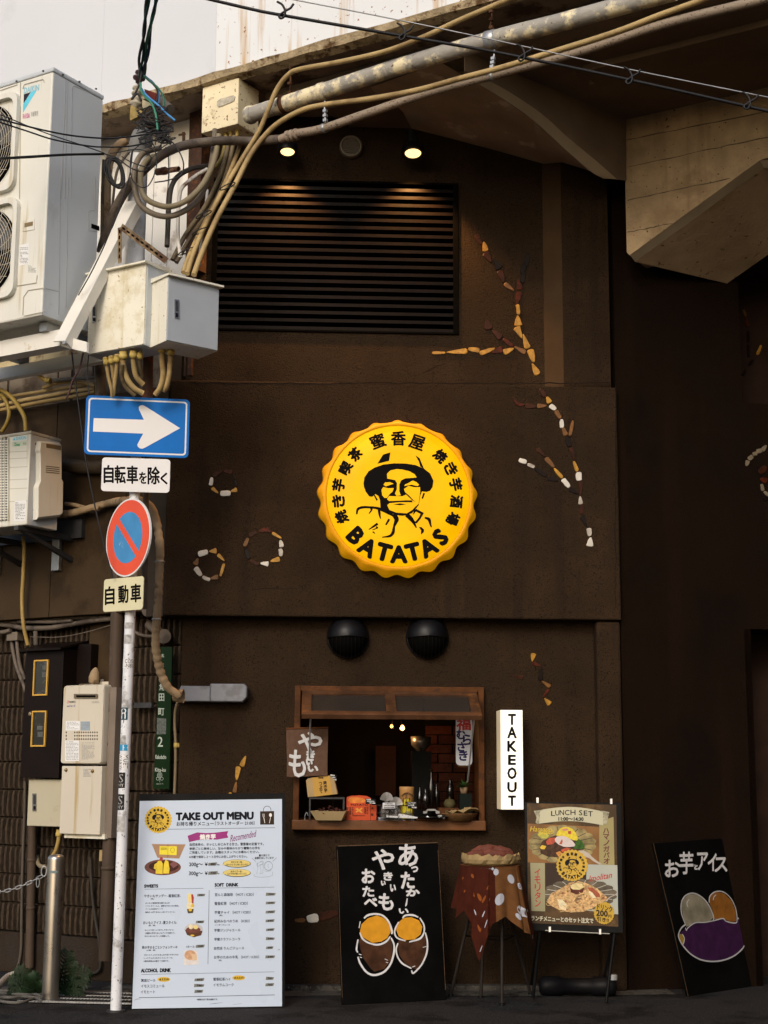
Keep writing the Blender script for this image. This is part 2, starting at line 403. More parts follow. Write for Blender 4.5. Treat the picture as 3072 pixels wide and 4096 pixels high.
# flank wall, its shade put into a darker stucco colour
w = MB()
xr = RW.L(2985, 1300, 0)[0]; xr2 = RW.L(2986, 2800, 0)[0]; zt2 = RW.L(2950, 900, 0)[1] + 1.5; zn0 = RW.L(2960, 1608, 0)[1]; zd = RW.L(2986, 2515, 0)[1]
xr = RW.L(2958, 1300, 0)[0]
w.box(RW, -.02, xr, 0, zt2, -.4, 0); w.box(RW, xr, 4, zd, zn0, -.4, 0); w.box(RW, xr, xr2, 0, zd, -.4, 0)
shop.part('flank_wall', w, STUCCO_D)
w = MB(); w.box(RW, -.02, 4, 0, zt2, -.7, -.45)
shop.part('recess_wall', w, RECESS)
# dark ventilation louvre above the shop
w = MB(); t = .035
for (x0, x1, y0, y1) in ((lu0 - .004, lu0 + t, lz0, lz1), (lu1 - t, lu1 + .004, lz0, lz1), (lu0 - .004, lu1 + .004, lz1, lz1 + t * .5), (lu0 - .004, lu1 + .004, lz0 - t * .4, lz0)):
    w.box(FA, x0, x1, y0, y1, -.24, -.085)
lv = shop.part('louvre', w, DARKHOLE, bevel=.003)
n = 19; ph = (lz1 - lz0) / n
for i in range(n):
    s_ = MB(); y = lz0 + i * ph
    c0, c1 = -.22, -.085
    s_.add([FA.W(lu0 + t, y + .024, c1), FA.W(lu1 - t, y + .024, c1), FA.W(lu1 - t, y + ph * .95, c0), FA.W(lu0 + t, y + ph * .95, c0),
            FA.W(lu0 + t, y, c1), FA.W(lu1 - t, y, c1), FA.W(lu1 - t, y + ph * .95 - .012, c0), FA.W(lu0 + t, y + ph * .95 - .012, c0)],
           [(0, 1, 2, 3), (4, 7, 6, 5), (0, 4, 5, 1), (2, 6, 7, 3), (1, 5, 6, 2), (0, 3, 7, 4)])
    shop.part('slat', s_, LOUVM, parent=lv)
bk = MB(); bk.box(FA, lu0, lu1, lz0, lz1, -.36, -.26); shop.part('backing', bk, DARKHOLE, parent=lv)

# service hatch: frame, sill, tilted glazed sash
WOOD = mk('oiled_timber', (.085, .030, .008), .45, var=.4, scale=9, bump=.5, bscale=60, stain=(.05, .018, .006), sscale=6, sth=.55)
WOODS = mk('oiled_timber_sill', (.13, .048, .013), .4, var=.35, scale=8, bump=.4, bscale=60, stain=(.13, .05, .018), sscale=5, sth=.55)
fr = MB(); ft = .035; FC = LC + .05
for (x0, x1, y0, y1) in ((wa0 - .005, wa0 + ft, wz0, wz1), (wa1 - ft, wa1 + .005, wz0, wz1), (wa0 + ft, wa1 - ft, wz1 - ft, wz1)):
    fr.box(FA, x0, x1, y0, y1, -.36, FC)
hf = shop.part('hatch_frame', fr, WOOD, bevel=.004)
sz = FA.L(1500, 3281, FC)[1]
s_ = MB(); s_.box(FA, wa0 - .01, wa1 + .01, wz0 - .005, sz, -.62, FC + .03)
sill = shop.part('sill', s_, WOODS, parent=hf, bevel=.005)
# sash hinged at the head, pushed outward
h0 = FA.W(0, FA.L(1500, 2770, FC)[1], FC - .02); zb = FA.L(1500, 2868, FC + .32)[1]
dn = Vector((0, 0, zb - h0.z)) + FA.n * .34; SA = Pl(FA.W(wa0 + ft + .01, h0.z, FC - .02), FA.x, -dn)
W_ = wa1 - wa0 - 2 * ft - .02; D_ = dn.length
sb = MB(); b_ = .055
for (x0, x1, y0, y1) in ((0, W_, -b_, 0), (0, W_, -D_, -D_ + b_), (0, b_ * 1.2, -D_ + b_, -b_), (W_ - b_ * 1.2, W_, -D_ + b_, -b_), (W_ * .47, W_ * .47 + .07, -D_ + b_, -b_)):
    sb.box(SA, x0, x1, y0, y1, -.018, .018)
sash = shop.part('sash', sb, mk('dark_timber', (.075, .035, .018), .45, var=.35, scale=9, stain=(.15, .06, .02), sscale=7, sth=.58), parent=hf, bevel=.003)
GLS = mk('dusty_glass', (.05, .04, .034), .12, var=.1, spec=.6, alpha=.55)
for x0, x1 in ((b_ * 1.2, W_ * .47), (W_ * .47 + .07, W_ - b_ * 1.2)):
    s_ = MB(); s_.box(SA, x0, x1, -D_ + b_, -b_, -.003, .003); shop.part('pane', s_, GLS, parent=hf)
for x in (.06, W_ - .05):
    st = MB(); st.cyl(SA.W(x, -D_ + .03, -.02), FA.W(wa0 + ft + x, zb - .42, FC - .05), .006, n=6)
    shop.part('stay_arm', st, GALV, parent=hf)
hk = MB(); p = FA.hit(1220, 3262, .0); hk.tube(crom([p + Vector((0, 0, -.03)), p, p + Vector((.012, 0, .02)), p + Vector((.02, 0, .0))], 4), .003, 6); shop.part('latch', hk, GALV, parent=hf)
# room behind the hatch
rm = MB(); RD = 1.7; zc = wz1 + .25; zf = wz0 - .25
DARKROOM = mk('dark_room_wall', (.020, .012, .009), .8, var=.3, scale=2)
rm.box(FA, wa0 - .6, wa1 + .5, zf, zc, -RD - .1, -RD); rm.box(FA, wa0 - .7, wa0 - .6, zf, zc, -RD, -.35)
rm.box(FA, wa0 - .6, wa1 + .1, zc, zc + .08, -RD, -.35); rm.box(FA, wa0 - .6, wa1 + .1, zf - .08, zf, -RD, -.35); rm.box(FA, wa1 + .1, wa1 + .2, zf, zc, -RD, -.35)
shop.part('room', rm, DARKROOM)
TILE = [mk('dark_red_tile_%s' % n, c, .28, var=.25, scale=12, bump=.3) for n, c in (('a', (.07, .017, .006)), ('b', (.055, .014, .005)), ('c', (.085, .022, .008)))]
tw = MB(); tx0 = FA.L(1700, 3050, -1.2)[0]; tx1 = wa1 + .099
tw.box(FA, tx0, tx1, zf, zc, -1.30, -1.21); tb = shop.part('tiled_wall', tw, MORTAR)
z = zf + .35; row = 0
while z < zc - .5:
    x = tx0 - (.11 if row % 2 else 0)
    while x < tx1 - .02:
        xa, xb = max(x, tx0), min(x + .205, tx1)
        if xb - xa > .03:
            s_ = MB(); s_.box(FA, xa + .004, xb - .004, z + .004, z + .066, -1.21, -1.198 + random.uniform(0, .003)); shop.part('tile', s_, random.choice(TILE), parent=tb)
        x += .21
    z += .07; row += 1
shop.done()

# ---------------------------------------------------------------- neighbouring building, ribbed block wall
lb = Thing('neighbour_building', 'narrow building of ribbed brown blocks and stained panels behind the sign pole', 'building')
# ribbed blocks: one object each
z_base = LW.L(300, 3745, 0)[1]; z_top = LW.L(300, 2470, 0)[1]; a_r = LW.L(719, 3000, 0)[0]; a_w = LW.L(-40, 3000, 0)[0]
bkp = MB(); bkp.box(LW, a_w - .6, a_r + .0, z_base - .05, z_top + .1, -.25, -.052); mw = lb.part('mortar_backing', bkp, MORTAR)
BH, BW = .2, .40
blk_meshes = []
def block_mesh(seed, w):
    rnd = random.Random(seed); m = MB(); nr = max(1, round(w / .05)); rw = w / nr
    for i in range(nr):
        x0 = i * rw + .0095; x1 = (i + 1) * rw - .0095; rows = 6
        vs = []; fs = []
        for j in range(rows + 1):
            z = .009 + (BH - .018) * j / rows
            for k, x in enumerate((x0, x0 + .006, (x0 + x1) / 2, x1 - .006, x1)):
                e = k in (0, 4) or j in (0, rows)
                vs.append((x + rnd.uniform(-.0012, .0012), z + rnd.uniform(-.0015, .0015), -.044 if k in (0, 4) else (.0 if e else rnd.uniform(.003, .010))))
        for j in range(rows):
            for k in range(4): fs.append((j * 5 + k, j * 5 + k + 1, (j + 1) * 5 + k + 1, (j + 1) * 5 + k))
        m.add(vs, fs)
    m.box(Pl((0, 0, 0), (1, 0, 0), (0, 1, 0)), .004, w - .004, .004, BH - .004, -.05, -.045)
    return m.mesh('block')
for i in range(5): me = block_mesh(i, BW); me.materials.append(BLOCK); blk_meshes.append(me)
half = block_mesh(9, BW / 2); half.materials.append(BLOCK)
rot = Matrix((LW.x, LW.y, LW.n)).transposed().to_4x4()
r_ = 0; z = z_base
while z < z_top + .1:
    x = a_r - BW - (BW / 2 if r_ % 2 else 0)
    if r_ % 2:
        o = bpy.data.objects.new('block', half); C.objects.link(o); o.parent = lb.e
        o.matrix_world = Matrix.Translation(LW.W(a_r - BW / 2, z, 0)) @ rot; lb.k.append(o) if False else None; o['_b'] = 1
    while x > a_w - .5:
        o = bpy.data.objects.new('block', random.choice(blk_meshes)); C.objects.link(o); o.parent = lb.e
        o.matrix_world = Matrix.Translation(LW.W(x, z, 0)) @ rot; o['_b'] = 1
        x -= BW
    z += BH; r_ += 1
w = MB(); w.box(LW, a_w - .6, a_r + .0, 0, z_base - .004, -.25, .012)
lb.part('base_wall', w, mk('painted_base_brown', (.028, .019, .0125), .85, var=.2, scale=3, bump=1.5, bscale=80, stain=(.03, .023, .018), sscale=3, sth=.55), bevel=.006)
# flat panel patched over the blocks
w = MB(); w.boxuv(LW, 362, 2455, 446, 2730, -.02, .022); lb.part('patch_panel', w, LBROWN)
# projecting first-floor panels, seams between them
zp0 = LW.L(300, 2462, .16)[1]; zp1 = LW.L(300, 1600, .16)[1]
xs = [a_w - .6, LW.L(215, 2000, .16)[0], LW.L(505, 2000, .16)[0], LW.L(662, 2000, .16)[0]]
for i in range(3):
    w = MB(); w.box(LW, xs[i] + .003, xs[i + 1] - .003, zp0, zp1, -.1, .16); lb.part('wall_panel', w, LBROWN, bevel=.004)
w = MB(); w.box(LW, a_w - .6, xs[3], zp0 + .01, zp1, -.12, .145); lb.part('panel_backing', w, MORTAR)
zq1 = LW.L(300, 1380, .14)[1]
xt = [a_w - .6, LW.L(30, 1500, .14)[0], LW.L(285, 1500, .14)[0], LW.L(640, 1500, .14)[0]]
for i in range(3):
    w = MB(); w.box(LW, xt[i] + .012, xt[i + 1] - .012, zp1 + .006, zq1 + .3, -.1, .13); lb.part('tan_panel', w, LTAN, bevel=.004)
w = MB(); w.box(LW, a_w - .6, LW.L(725, 1500, .1)[0], zp1 + .006, zq1 + .25, -.12, .10); lb.part('panel_backing', w, LBROWN)
# upper white panels behind the pole
zw0 = zq1 + .25; zw1 = LW.L(600, 420, .1)[1]
e = [a_w - .6, LW.L(610, 800, .06)[0], LW.L(672, 800, .06)[0], LW.L(748, 800, .06)[0]]
for i in range(3):
    w = MB(); w.box(LW, e[i] + .003, e[i + 1] - .003, zw0, zw1, -.1, .05); lb.part('white_panel', w, LWHITE)
w = MB(); w.box(LW, e[0], e[3], zw0, zw1, -.15, .04); lb.part('panel_backing', w, MORTAR)
w = MB(); w.boxuv(LW, 762, 330, 792, 1080, .0, .13); lb.part('corner_post', w, POSTB, bevel=.004)
w = MB(); w.boxuv(LW, 752, 900, 764, 1500, .0, .10); lb.part('corner_trim', w, POSTB)
w = MB(); w.boxuv(LW, 600, 1960, 652, 2462, .0, .17); lb.part('return_post', w, mk('grey_brown_paint', (.028, .021, .015), .6, var=.1))
# round white plate beside the cooling unit
w = MB(); w.prism(LW, disc(LW, 441, 560, .08, 42, 82), .05, .08); lb.part('duct_cover', w, mk('pale_grey_plate', (.55, .55, .57), .6, var=.06))
blocks = [o for o in C.objects if o.get('_b')]
b0 = lb.done(); base = b0.location.copy()
for o in blocks:
    del o['_b']; o.matrix_parent_inverse = Matrix.Identity(4); o.location = o.location - base

# ---------------------------------------------------------------- railway bridge overhead
br = Thing('railway_bridge', 'concrete railway bridge with white parapet crossing over the shop front', 'bridge')
zb = 5.99
zb = BE.L(410, 436, 0)[1]
w = MB(); x0 = BE.L(-500, 300, 0)[0] - 3; x1 = 7.5
xm = BE.L(862, 250, 0)[0]
ws = [x0, BE.L(412, 200, 0)[0], xm, x1]
for i in range(len(ws) - 1):
    w = MB(); w.box(BE, ws[i] + .0006, ws[i + 1] - .0006, zb, zb + 1.9, -.18, 0); br.part('parapet_panel', w, RUSTW if i >= 2 else WHITEP)
w = MB(); N_ = 90; rnd = random.Random(3)       # rough weathered drip edge
vs = []
for i in range(N_ + 1):
    a = x0 + (x1 - x0) * i / N_
    for (dz, c) in ((.012, .0), (.0, .055), (-.055, .05), (-.075, -.02)):
        vs.append(BE.W(a, zb + dz + rnd.uniform(-.008, .008), c + rnd.uniform(-.007, .007)))
w.add(vs, [(i * 4 + k, i * 4 + k + 1, (i + 1) * 4 + k + 1, (i + 1) * 4 + k) for i in range(N_) for k in range(3)])
br.part('drip_edge', w, LIP)
zs = zb - .045
w = MB(); w.box(BE, x0, x1, zs, zs + .3, -.9, -.005); br.part('edge_soffit', w, mk('edge_soffit_grey', (.25, .19, .14), .9, var=.2, scale=2, bump=1, stain=(.09, .06, .045), sscale=3, sth=.55))
# edge beam, ends at the left
xe = BE.L(1060, 340, -.30)[0]
zeb = BE.L(1060, 398, -.30)[1]
w = MB(); w.box(BE, xe, x1, zeb, zs, -.62, -.30); br.part('edge_beam', w, CONC, bevel=.006)
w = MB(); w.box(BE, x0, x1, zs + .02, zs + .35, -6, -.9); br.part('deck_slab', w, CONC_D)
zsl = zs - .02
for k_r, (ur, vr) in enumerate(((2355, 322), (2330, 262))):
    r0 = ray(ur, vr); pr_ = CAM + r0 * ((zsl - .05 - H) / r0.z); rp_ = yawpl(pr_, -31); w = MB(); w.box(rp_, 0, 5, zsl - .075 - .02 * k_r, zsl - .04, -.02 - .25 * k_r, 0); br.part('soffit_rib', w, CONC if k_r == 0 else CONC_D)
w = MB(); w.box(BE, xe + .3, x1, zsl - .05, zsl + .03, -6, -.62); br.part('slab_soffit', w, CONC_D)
# pier head: side face of the longitudinal beam, parallel to the bridge, haunched
CB = P(2505, 457, 10.15); GB = yawpl(CB, -31)
def gb(u, v, c=0): return GB.hit(u, v, c)
A1 = gb(2519, 1018); A2 = gb(2540, 1047, -.04); top0 = gb(2503, 457); top0.z = zsl
D1 = gb(3040, 640); X1 = GB.W(4.5, 0, 0)
def at_a(a, z, c=0): return GB.W(a, z, c)
aA = GB.L(2507, 1000)[0]; zA = A1.z; aD, zD = GB.L(3040, 640)
side = [(aA, zsl), (aA, zA + .02), (aA + .02, zA - .005), (aD, zD), (aD + .12, zD + .01), (aD + 2.5, zD + .01), (aD + 2.5, zsl)]
w = MB(); w.prism(GB, side, -.6, 0); br.part('haunched_beam', w, CONC_W)
# form-board marks: one long shallow groove each, running with the bridge
fl = MB()
for (va, vb, ub) in ((800, 713, 2920), (930, 892, 2690), (668, 548, 3072), (560, 445, 3072)):
    n = 14; pts = [(2510 + (ub - 2510) * i / n, va + (vb - va) * i / n + random.uniform(-2, 2)) for i in range(n + 1)]
    fl.stroke(GB, pts, [random.uniform(.003, .010) for _ in pts], -.004, .0008, sm=False)
br.part('board_joint', fl, mk('board_joint_dark', (.13, .095, .06), .95, var=.3, scale=30))
# chamfer and soffit of the haunch
c0 = gb(2519, 1018); c1 = gb(3040, 640); c2 = gb(3400, 622)
e0 = GB.hit(2540, 1047, -.05); e1 = GB.hit(3055, 672, -.05); e2 = GB.hit(3400, 655, -.05)
w = MB(); w.add([c0, c1, c2, e0, e1, e2], [(0, 1, 4, 3), (1, 2, 5, 4)]); w.slab([c0, c1, e1, e0], GB.n * -.02 + Vector((0, 0, .02)))
br.part('chamfer', w, mk('chamfer_concrete', (.36, .28, .185), .8, var=.12, scale=3, bump=.6))
# far edge of soffit lies on flank wall
dB = (RW.hit(2908, 1134, 0)); dC = dB + (e1 - e0).normalized() * 1.0
fe0 = e0; fe1 = e1
dirx = (e1 - e0); dC = dB + dirx * .9
w = MB(); w.slab([e0, dB, dC, e1], Vector((0, 0, .12))); w.slab([e1, dC, dC + GB.x * 2.5, e1 + GB.x * 2.5], Vector((0, 0, .12)))
br.part('haunch_soffit', w, mk('smooth_haunch_concrete', (.42, .30, .185), .8, var=.22, scale=3, bump=1.5, bscale=40, speck=((.16, .10, .05), .70), sssc=25, stain=(.34, .24, .13), sscale=1.5, sth=.6))
# cantilever arm coming toward the street, left of the beam
ep = BE.hit(1850, 285, -.34); AD = Pl((ep.x, ep.y, 0), (CB.x - ep.x, CB.y - ep.y, 0))            # vertical plane of its dark face
def ad(u, v): return AD.hit(u, v, 0)
def c2d(l): return [(p.x, p.y) for p in crom([Vector((u, v, 0)) for u, v in l], 4)]
up_c = c2d([(2468, 717), (2388, 646), (2271, 549), (2162, 452), (2000, 346), (1860, 285)])
face = [Vector((CB.x, CB.y, zsl)), ad(2505, 722)] + [ad(*p) for p in up_c] + [Vector((*ad(1860, 285).xy, zsl))]
w = MB(); w.slab(face, AD.n * -.008); br.part('arm_face', w, CONC_D)  # shade of the arm face is put into the darker concrete
cont = [(2413, 714), (2362, 685), (2258, 594), (2129, 478), (1990, 381), (1850, 300)]
lowp = [AD.hit(u, v, -.03) for u, v in cont]; lowq = [AD.hit(u, v, -.03) for u, v in c2d(cont)]
upp = [AD.hit(*p, .002) for p in up_c]
w = MB(); n6 = len(upp); w.add(upp + lowq, [(i, i + 1, n6 + i + 1, n6 + i) for i in range(n6 - 1)])
br.part('arm_chamfer', w, mk('chamfer_concrete', (.36, .28, .185), .8))
wallc = [FA.hit(2437, 716, -.03), FA.hit(2380, 690, -.03), FA.hit(2252, 650, -.03), FA.hit(2175, 656, -.10), FA.hit(2000, 606, -.10), FA.hit(1800, 553, -.10), FA.hit(1543, 488, -.10), FA.hit(1250, 430, -.10)]
lp = [lowp[0], lowp[1], lowp[2], lowp[3], lowp[3], lowp[4], lowp[5], lowp[5] + (lowp[5] - lowp[4]) * .6]
w = MB()
sub = 6
vs = []
for i in range(8):
    for k in range(sub + 1): vs.append(lp[i].lerp(wallc[i], k / sub))
w.add(vs, [(i * (sub + 1) + k, (i + 1) * (sub + 1) + k, (i + 1) * (sub + 1) + k + 1, i * (sub + 1) + k + 1) for i in range(7) for k in range(sub)])
br.part('arm_soffit', w, mk('arm_soffit_concrete', (.42, .32, .22), .85, var=.2, scale=2.5, bump=1, stain=(.66, .57, .44), sscale=3.5, sth=.61))
w = MB(); w.box(Pl((0, 0, 0), (1, 0, 0)), 5.6, 6.6, -.02, 6.2, -12, -3.0); br.part('added_shade_pier', w, CONC_D)  # unseen extra support, added to darken the scene from this side
br.done()
# unseen building added behind the viewer to block low sky light
ob = Thing('added_shade_building', 'plain brown building added unseen behind the viewpoint to shade the scene', 'building'); OPF = Pl((30, -7, 0), (-1, 0, 0))
w = MB(); w.box(OPF, 0, 29, 0, 8, -3, 0); ob.part('wall', w, mk('shade_building_wall', (.16, .13, .10), .85, var=.15))
for r_ in range(2):
    for k in range(9):
        w = MB(); w.box(OPF, 1 + k * 3.1, 2.8 + k * 3.1, 1.2 + r_ * 3.4, 2.8 + r_ * 3.4, -.1, .02); o = ob.part('window', w, DARKST)
ob.done()
# ================================================================ signs and fittings on the shop front
Zs = Z(1200, 1600, 2.0737)
YEL = mk('lit_yellow_acrylic', (.58, .29, .0), .5, var=.08, scale=3, emit=(1.0, .52, .0), es=.42, spec=.12)
YEL2 = mk('lit_yellow_rim', (.62, .25, .012), .35, var=.1, scale=5, emit=(1.0, .42, .0), es=.22, spec=.12)
PRB = mk('black_print', (.005, .004, .004), .5, var=.1, spec=.03)
YF = mk('yellow_print', (.75, .42, .02), .4, var=.05)

FACE_BLACK = [
 [(642,528),(690,452),(750,434),(738,505),(655,525)],
 [(527,690),(535,640),(570,590),(620,560),(690,535),(780,525),(880,527),(960,540),(1030,570),(1080,610),(1107,670),(1100,720),(1080,752),(1050,762),(1012,758),(998,790),(985,870),(962,900),(930,938),(885,955),(850,960),(800,955),(740,930),(690,915),(668,895),(663,830),(650,795),(625,780),(600,802),(575,800),(545,760),(530,720)],
 [(958,460),(992,482),(1018,545),(1030,572),(998,552),(985,508)],
 [(985,1052),(1008,1055),(1030,1075),(1026,1098),(1003,1116),(1004,1080)],
 [(945,915),(965,903),(1028,936),(1000,985),(968,1025),(955,1012),(985,975),(1000,945),(962,925),(935,955)],
]
FACE_LINES = [
 ([(470,948),(480,905),(520,890),(580,890),(640,897),(700,917),(770,945)], [8,14,14,12,14,20,26]),
 ([(590,892),(592,915),(572,942)], [16,9,5]), ([(655,905),(660,950),(668,985)], [16,12,5]),
 ([(775,945),(800,985),(795,1012),(780,1050),(772,1098),(745,1128),(680,1138)], [26,26,20,12,18,14,5]),
 ([(885,950),(920,985),(945,1020),(965,1060)], [26,24,16,6]), ([(910,975),(945,1010),(968,1015)], [14,12,8]),
 ([(1035,975),(1070,990),(1080,1025),(1090,1055)], [10,18,12,7]),
 ([(645,1025),(615,1045),(570,1075)], [14,12,5]), ([(630,1052),(642,1060),(600,1078)], [8,8,4]), ([(602,1092),(622,1106)], [8,5]),
 ([(740,988),(712,1036)], [12,9]), ([(725,925),(735,950)], [12,8]),
 ([(614,785),(640,832)], [7,9]), ([(1030,772),(1014,818)], [10,9]),
]
FACE_YELLOW = [
 [(724,652),(722,612),(748,585),(800,573),(850,577),(910,592),(950,615),(968,642),(930,646),(870,650),(838,668),(824,700),(824,760),(836,790),(800,796),(788,775),(803,740),(804,690),(790,665),(755,657)],
 [(676,745),(690,722),(735,732),(778,730),(768,758),(740,785),(722,812),(700,812),(682,790)],
 [(692,702),(706,684),(745,681),(777,694),(742,706),(712,716)],
 [(862,738),(900,712),(950,724),(996,722),(998,765),(975,815),(962,850),(935,825),(905,792),(872,765)],
 [(930,830),(962,850),(975,815),(996,770),(984,860),(962,882),(934,853)],
 [(864,714),(872,700),(892,692),(935,668),(965,680),(988,702),(975,714),(925,702)],
 [(722,822),(738,797),(790,798),(850,798),(880,784),(910,812),(930,832),(880,832),(800,836),(740,838)],
 [(724,872),(742,856),(830,848),(900,848),(935,850),(962,878),(932,912),(885,940),(800,934),(742,912)],
]
def logo(parent_part, pl, zm, c, black, yellow, k=1.0):
    """hatted farmer emblem; zm maps the emblem's own drawing units to the view"""
    sc = abs(pl.L(*zm(1100, 800), c)[0] - pl.L(*zm(600, 800), c)[0]) / 500
    b = MB()
    for p in FACE_BLACK: b.uvprism(pl, p, c, c + .0006, zm=zm)
    for p, w in FACE_LINES: b.stroke(pl, p, [x * sc * 1.5 for x in w], c, c + .0007, zm=zm)
    o = parent_part('emblem', b, black)
    y = MB()
    for p in FACE_YELLOW: y.uvprism(pl, p, c + .0002, c + .0012, zm=zm)
    parent_part('emblem_face', y, yellow)
    m = MB(); m.uvprism(pl, [(772,866),(830,857),(882,865),(830,873)], c, c + .0018, zm=zm); parent_part('emblem_mouth', m, black)
    # lettering round the rim
    cx, cy = pl.L(*zm(820, 793), c); t = MB()
    def put(ch, x, y, size, bold, flip=False, k=1.0):
        X, Y = pl.L(*zm(x, y), c); ang = math.atan2(X - cx, Y - cy)
        if flip: ang -= math.pi
        gl_at(t, ch, pl, X, Y, size * sc, ang, c + .0006, bold * sc, k)
    for ch, x, y in (('焼',345,970),('き',318,838),('芋',320,705),('喫',378,565),('茶',458,450)): put(ch, x, y, 98, 5.5)
    for ch, x, y in (('焼',1165,465),('き',1252,572),('芋',1292,700),('酒',1298,842),('場',1268,985)): put(ch, x, y, 98, 5.5)
    for ch, x, y in (('蜜',645,342),('香',816,318),('屋',972,352)): put(ch, x, y, 118, 4.5)
    for ch, x, y in (('B',463,1127),('A',563,1222),('T',695,1262),('A',820,1280),('T',938,1260),('A',1062,1222),('S',1165,1137)): put(ch, x, y, 130, 11, True)
    parent_part('lettering', t, black)

sg = Thing('bottle_cap_sign', 'glowing yellow bottle-cap shop sign with a hatted farmer drawn in black', 'sign')
c_in = .16; cxy = FA.L(1593, 1982, c_in); ri = (FA.L(1882, 1982, c_in)[0] - FA.L(1304, 1982, c_in)[0]) / 2
def ring(r, c, amp, n=168, ph=0.0):
    return [(cxy[0] + math.sin(2 * math.pi * i / n) * (r + amp * (math.cos(21 * 2 * math.pi * i / n + ph))), cxy[1] + math.cos(2 * math.pi * i / n) * (r + amp * (math.cos(21 * 2 * math.pi * i / n + ph)))) for i in range(n)], c
prof = [ring(ri * .99, c_in - .012, 0), ring(ri * 1.0, c_in, 0), ring(ri * 1.03, c_in - .003, .001), ring(ri * 1.055, c_in - .02, .004), ring(ri * 1.085, .07, .012), ring(ri * 1.10, .04, .014), ring(ri * 1.07, .035, .010), ring(ri * 1.0, .03, .0)]
m = MB(); n = 168; vs = [FA.W(a, b, c) for pts, c in prof for a, b in pts]
m.add(vs, [(j * n + i, j * n + (i + 1) % n, (j + 1) * n + (i + 1) % n, (j + 1) * n + i) for j in range(len(prof) - 1) for i in range(n)], True)
sg.part('rim', m, YEL2)
m = MB(); m.lathe(FA.W(cxy[0], cxy[1], 0), FA.n, [(.001, c_in - .006), (ri * .6, c_in - .006), (ri * .985, c_in - .006), (ri * .99, c_in - .010)], 64); sg.part('face_panel', m, YEL)
m = MB(); m.lathe(FA.W(cxy[0], cxy[1], 0), FA.n, [(ri * .9, 0), (ri * .9, .05)], 48); sg.part('mount', m, BLACKM)
logo(lambda n_, mb, mt: sg.part(n_, mb, mt), FA, Zs, c_in - .005, PRB, YEL)
sg.done()

# TAKEOUT light box
tk = Thing('takeout_light_box', 'narrow white lit box sign spelling takeout downward beside the hatch', 'sign')
WLIT = mk('lit_white_acrylic', (.8, .78, .72), .4, var=.03, emit=(1.0, .93, .80), es=.5)
WSIDE = mk('lit_box_side', (.6, .5, .38), .4, var=.05, emit=(1.0, .72, .45), es=.22)
ct = .10
m = MB(); m.boxuv(FA, 2003, 2840, 2094, 3238, ct - .02, ct); tk.part('face_panel', m, WLIT, bevel=.002)
a0, b1 = FA.L(2002, 2839, ct); a1, b0 = FA.L(2095, 3239, ct)
m = MB(); m.box(FA, a0, a1, b0, b1, -.135, ct - .021); tk.part('case', m, WSIDE, bevel=.002)
m = MB(); ys = [2867, 2922, 2974, 3030, 3086, 3142, 3196]
for ch, (y0, y1) in zip('TAKEOUT', ((2857, 2898), (2909, 2951), (2965, 3005), (3021, 3058), (3071, 3115), (3130, 3168), (3184, 3222))):
    w_ = 17 if ch in 'AKOU' else 14
    m = MB(); txt(m, ch, FA, NAT, 2048 - w_, y0, 2048 + w_, y1, ct + .001, bold=.0035); tk.part('letter', m, PRB)
tk.done()

# two black dome vent hoods
VH_ = mk('black_vent_enamel', (.004, .004, .005), .42, var=.3, scale=6, spec=.25)
for i, (u0, u1, lab) in enumerate(((1308, 1474, 'black half-dome vent hood under the ledge, nearer the pole'), (1626, 1794, 'black half-dome vent hood under the ledge, above the hatch centre'))):
    t = Thing('vent_hood', lab, 'vent', 'black vent hoods')
    a, b = FA.L((u0 + u1) / 2, 2547, LC + .05); r = (FA.L(u1, 2547, LC + .05)[0] - FA.L(u0, 2547, LC + .05)[0]) / 2
    m = MB(); nn = 28; vs = []; fs = []
    for j in range(9):           # dome, cut open on the lower third
        ph_ = math.pi / 2 * j / 8
        for k in range(nn + 1):
            th = R(-4) + (math.pi + R(8)) * k / nn
            vs.append(FA.W(a + math.cos(th) * r * math.cos(ph_), b + math.sin(th) * r * math.cos(ph_), LC + .03 + math.sin(ph_) * r * .95))
    for j in range(8):
        for k in range(nn): fs.append((j * (nn + 1) + k, j * (nn + 1) + k + 1, (j + 1) * (nn + 1) + k + 1, (j + 1) * (nn + 1) + k))
    m.add(vs, fs, True); t.part('hood', m, VH_)
    m = MB(); m.lathe(FA.W(a, b, LC), FA.n, [(r * 1.02, 0), (r * 1.02, .03), (r * .93, .035), (.001, .02)], 36); t.part('flange', m, VH_)
    m = MB(); vs = []                # darker open grille bowl below the hood
    for j in range(9):
        ph_ = math.pi / 2 * j / 8
        for k in range(nn + 1):
            th = math.pi + math.pi * k / nn; vs.append(FA.W(a + math.cos(th) * r * .95 * math.cos(ph_), b + math.sin(th) * r * .95 * math.cos(ph_), LC + .03 + math.sin(ph_) * r * .86))
    m.add(vs, fs, True); t.part('bowl', m, DARKHOLE)
    for k in range(9):
        x = -r * .72 + r * 1.44 * k / 8; rb_ = math.sqrt(max(r * r * .92 - x * x, 0))
        m = MB(); m.tube([FA.W(a + x, b - .01 - math.sin(q_) * rb_, LC + .03 + math.cos(q_) * rb_ * .93) for q_ in [math.pi / 2 * i / 6 for i in range(7)]], .0018, 4); t.part('grille_bar', m, VH_)
    t.done()
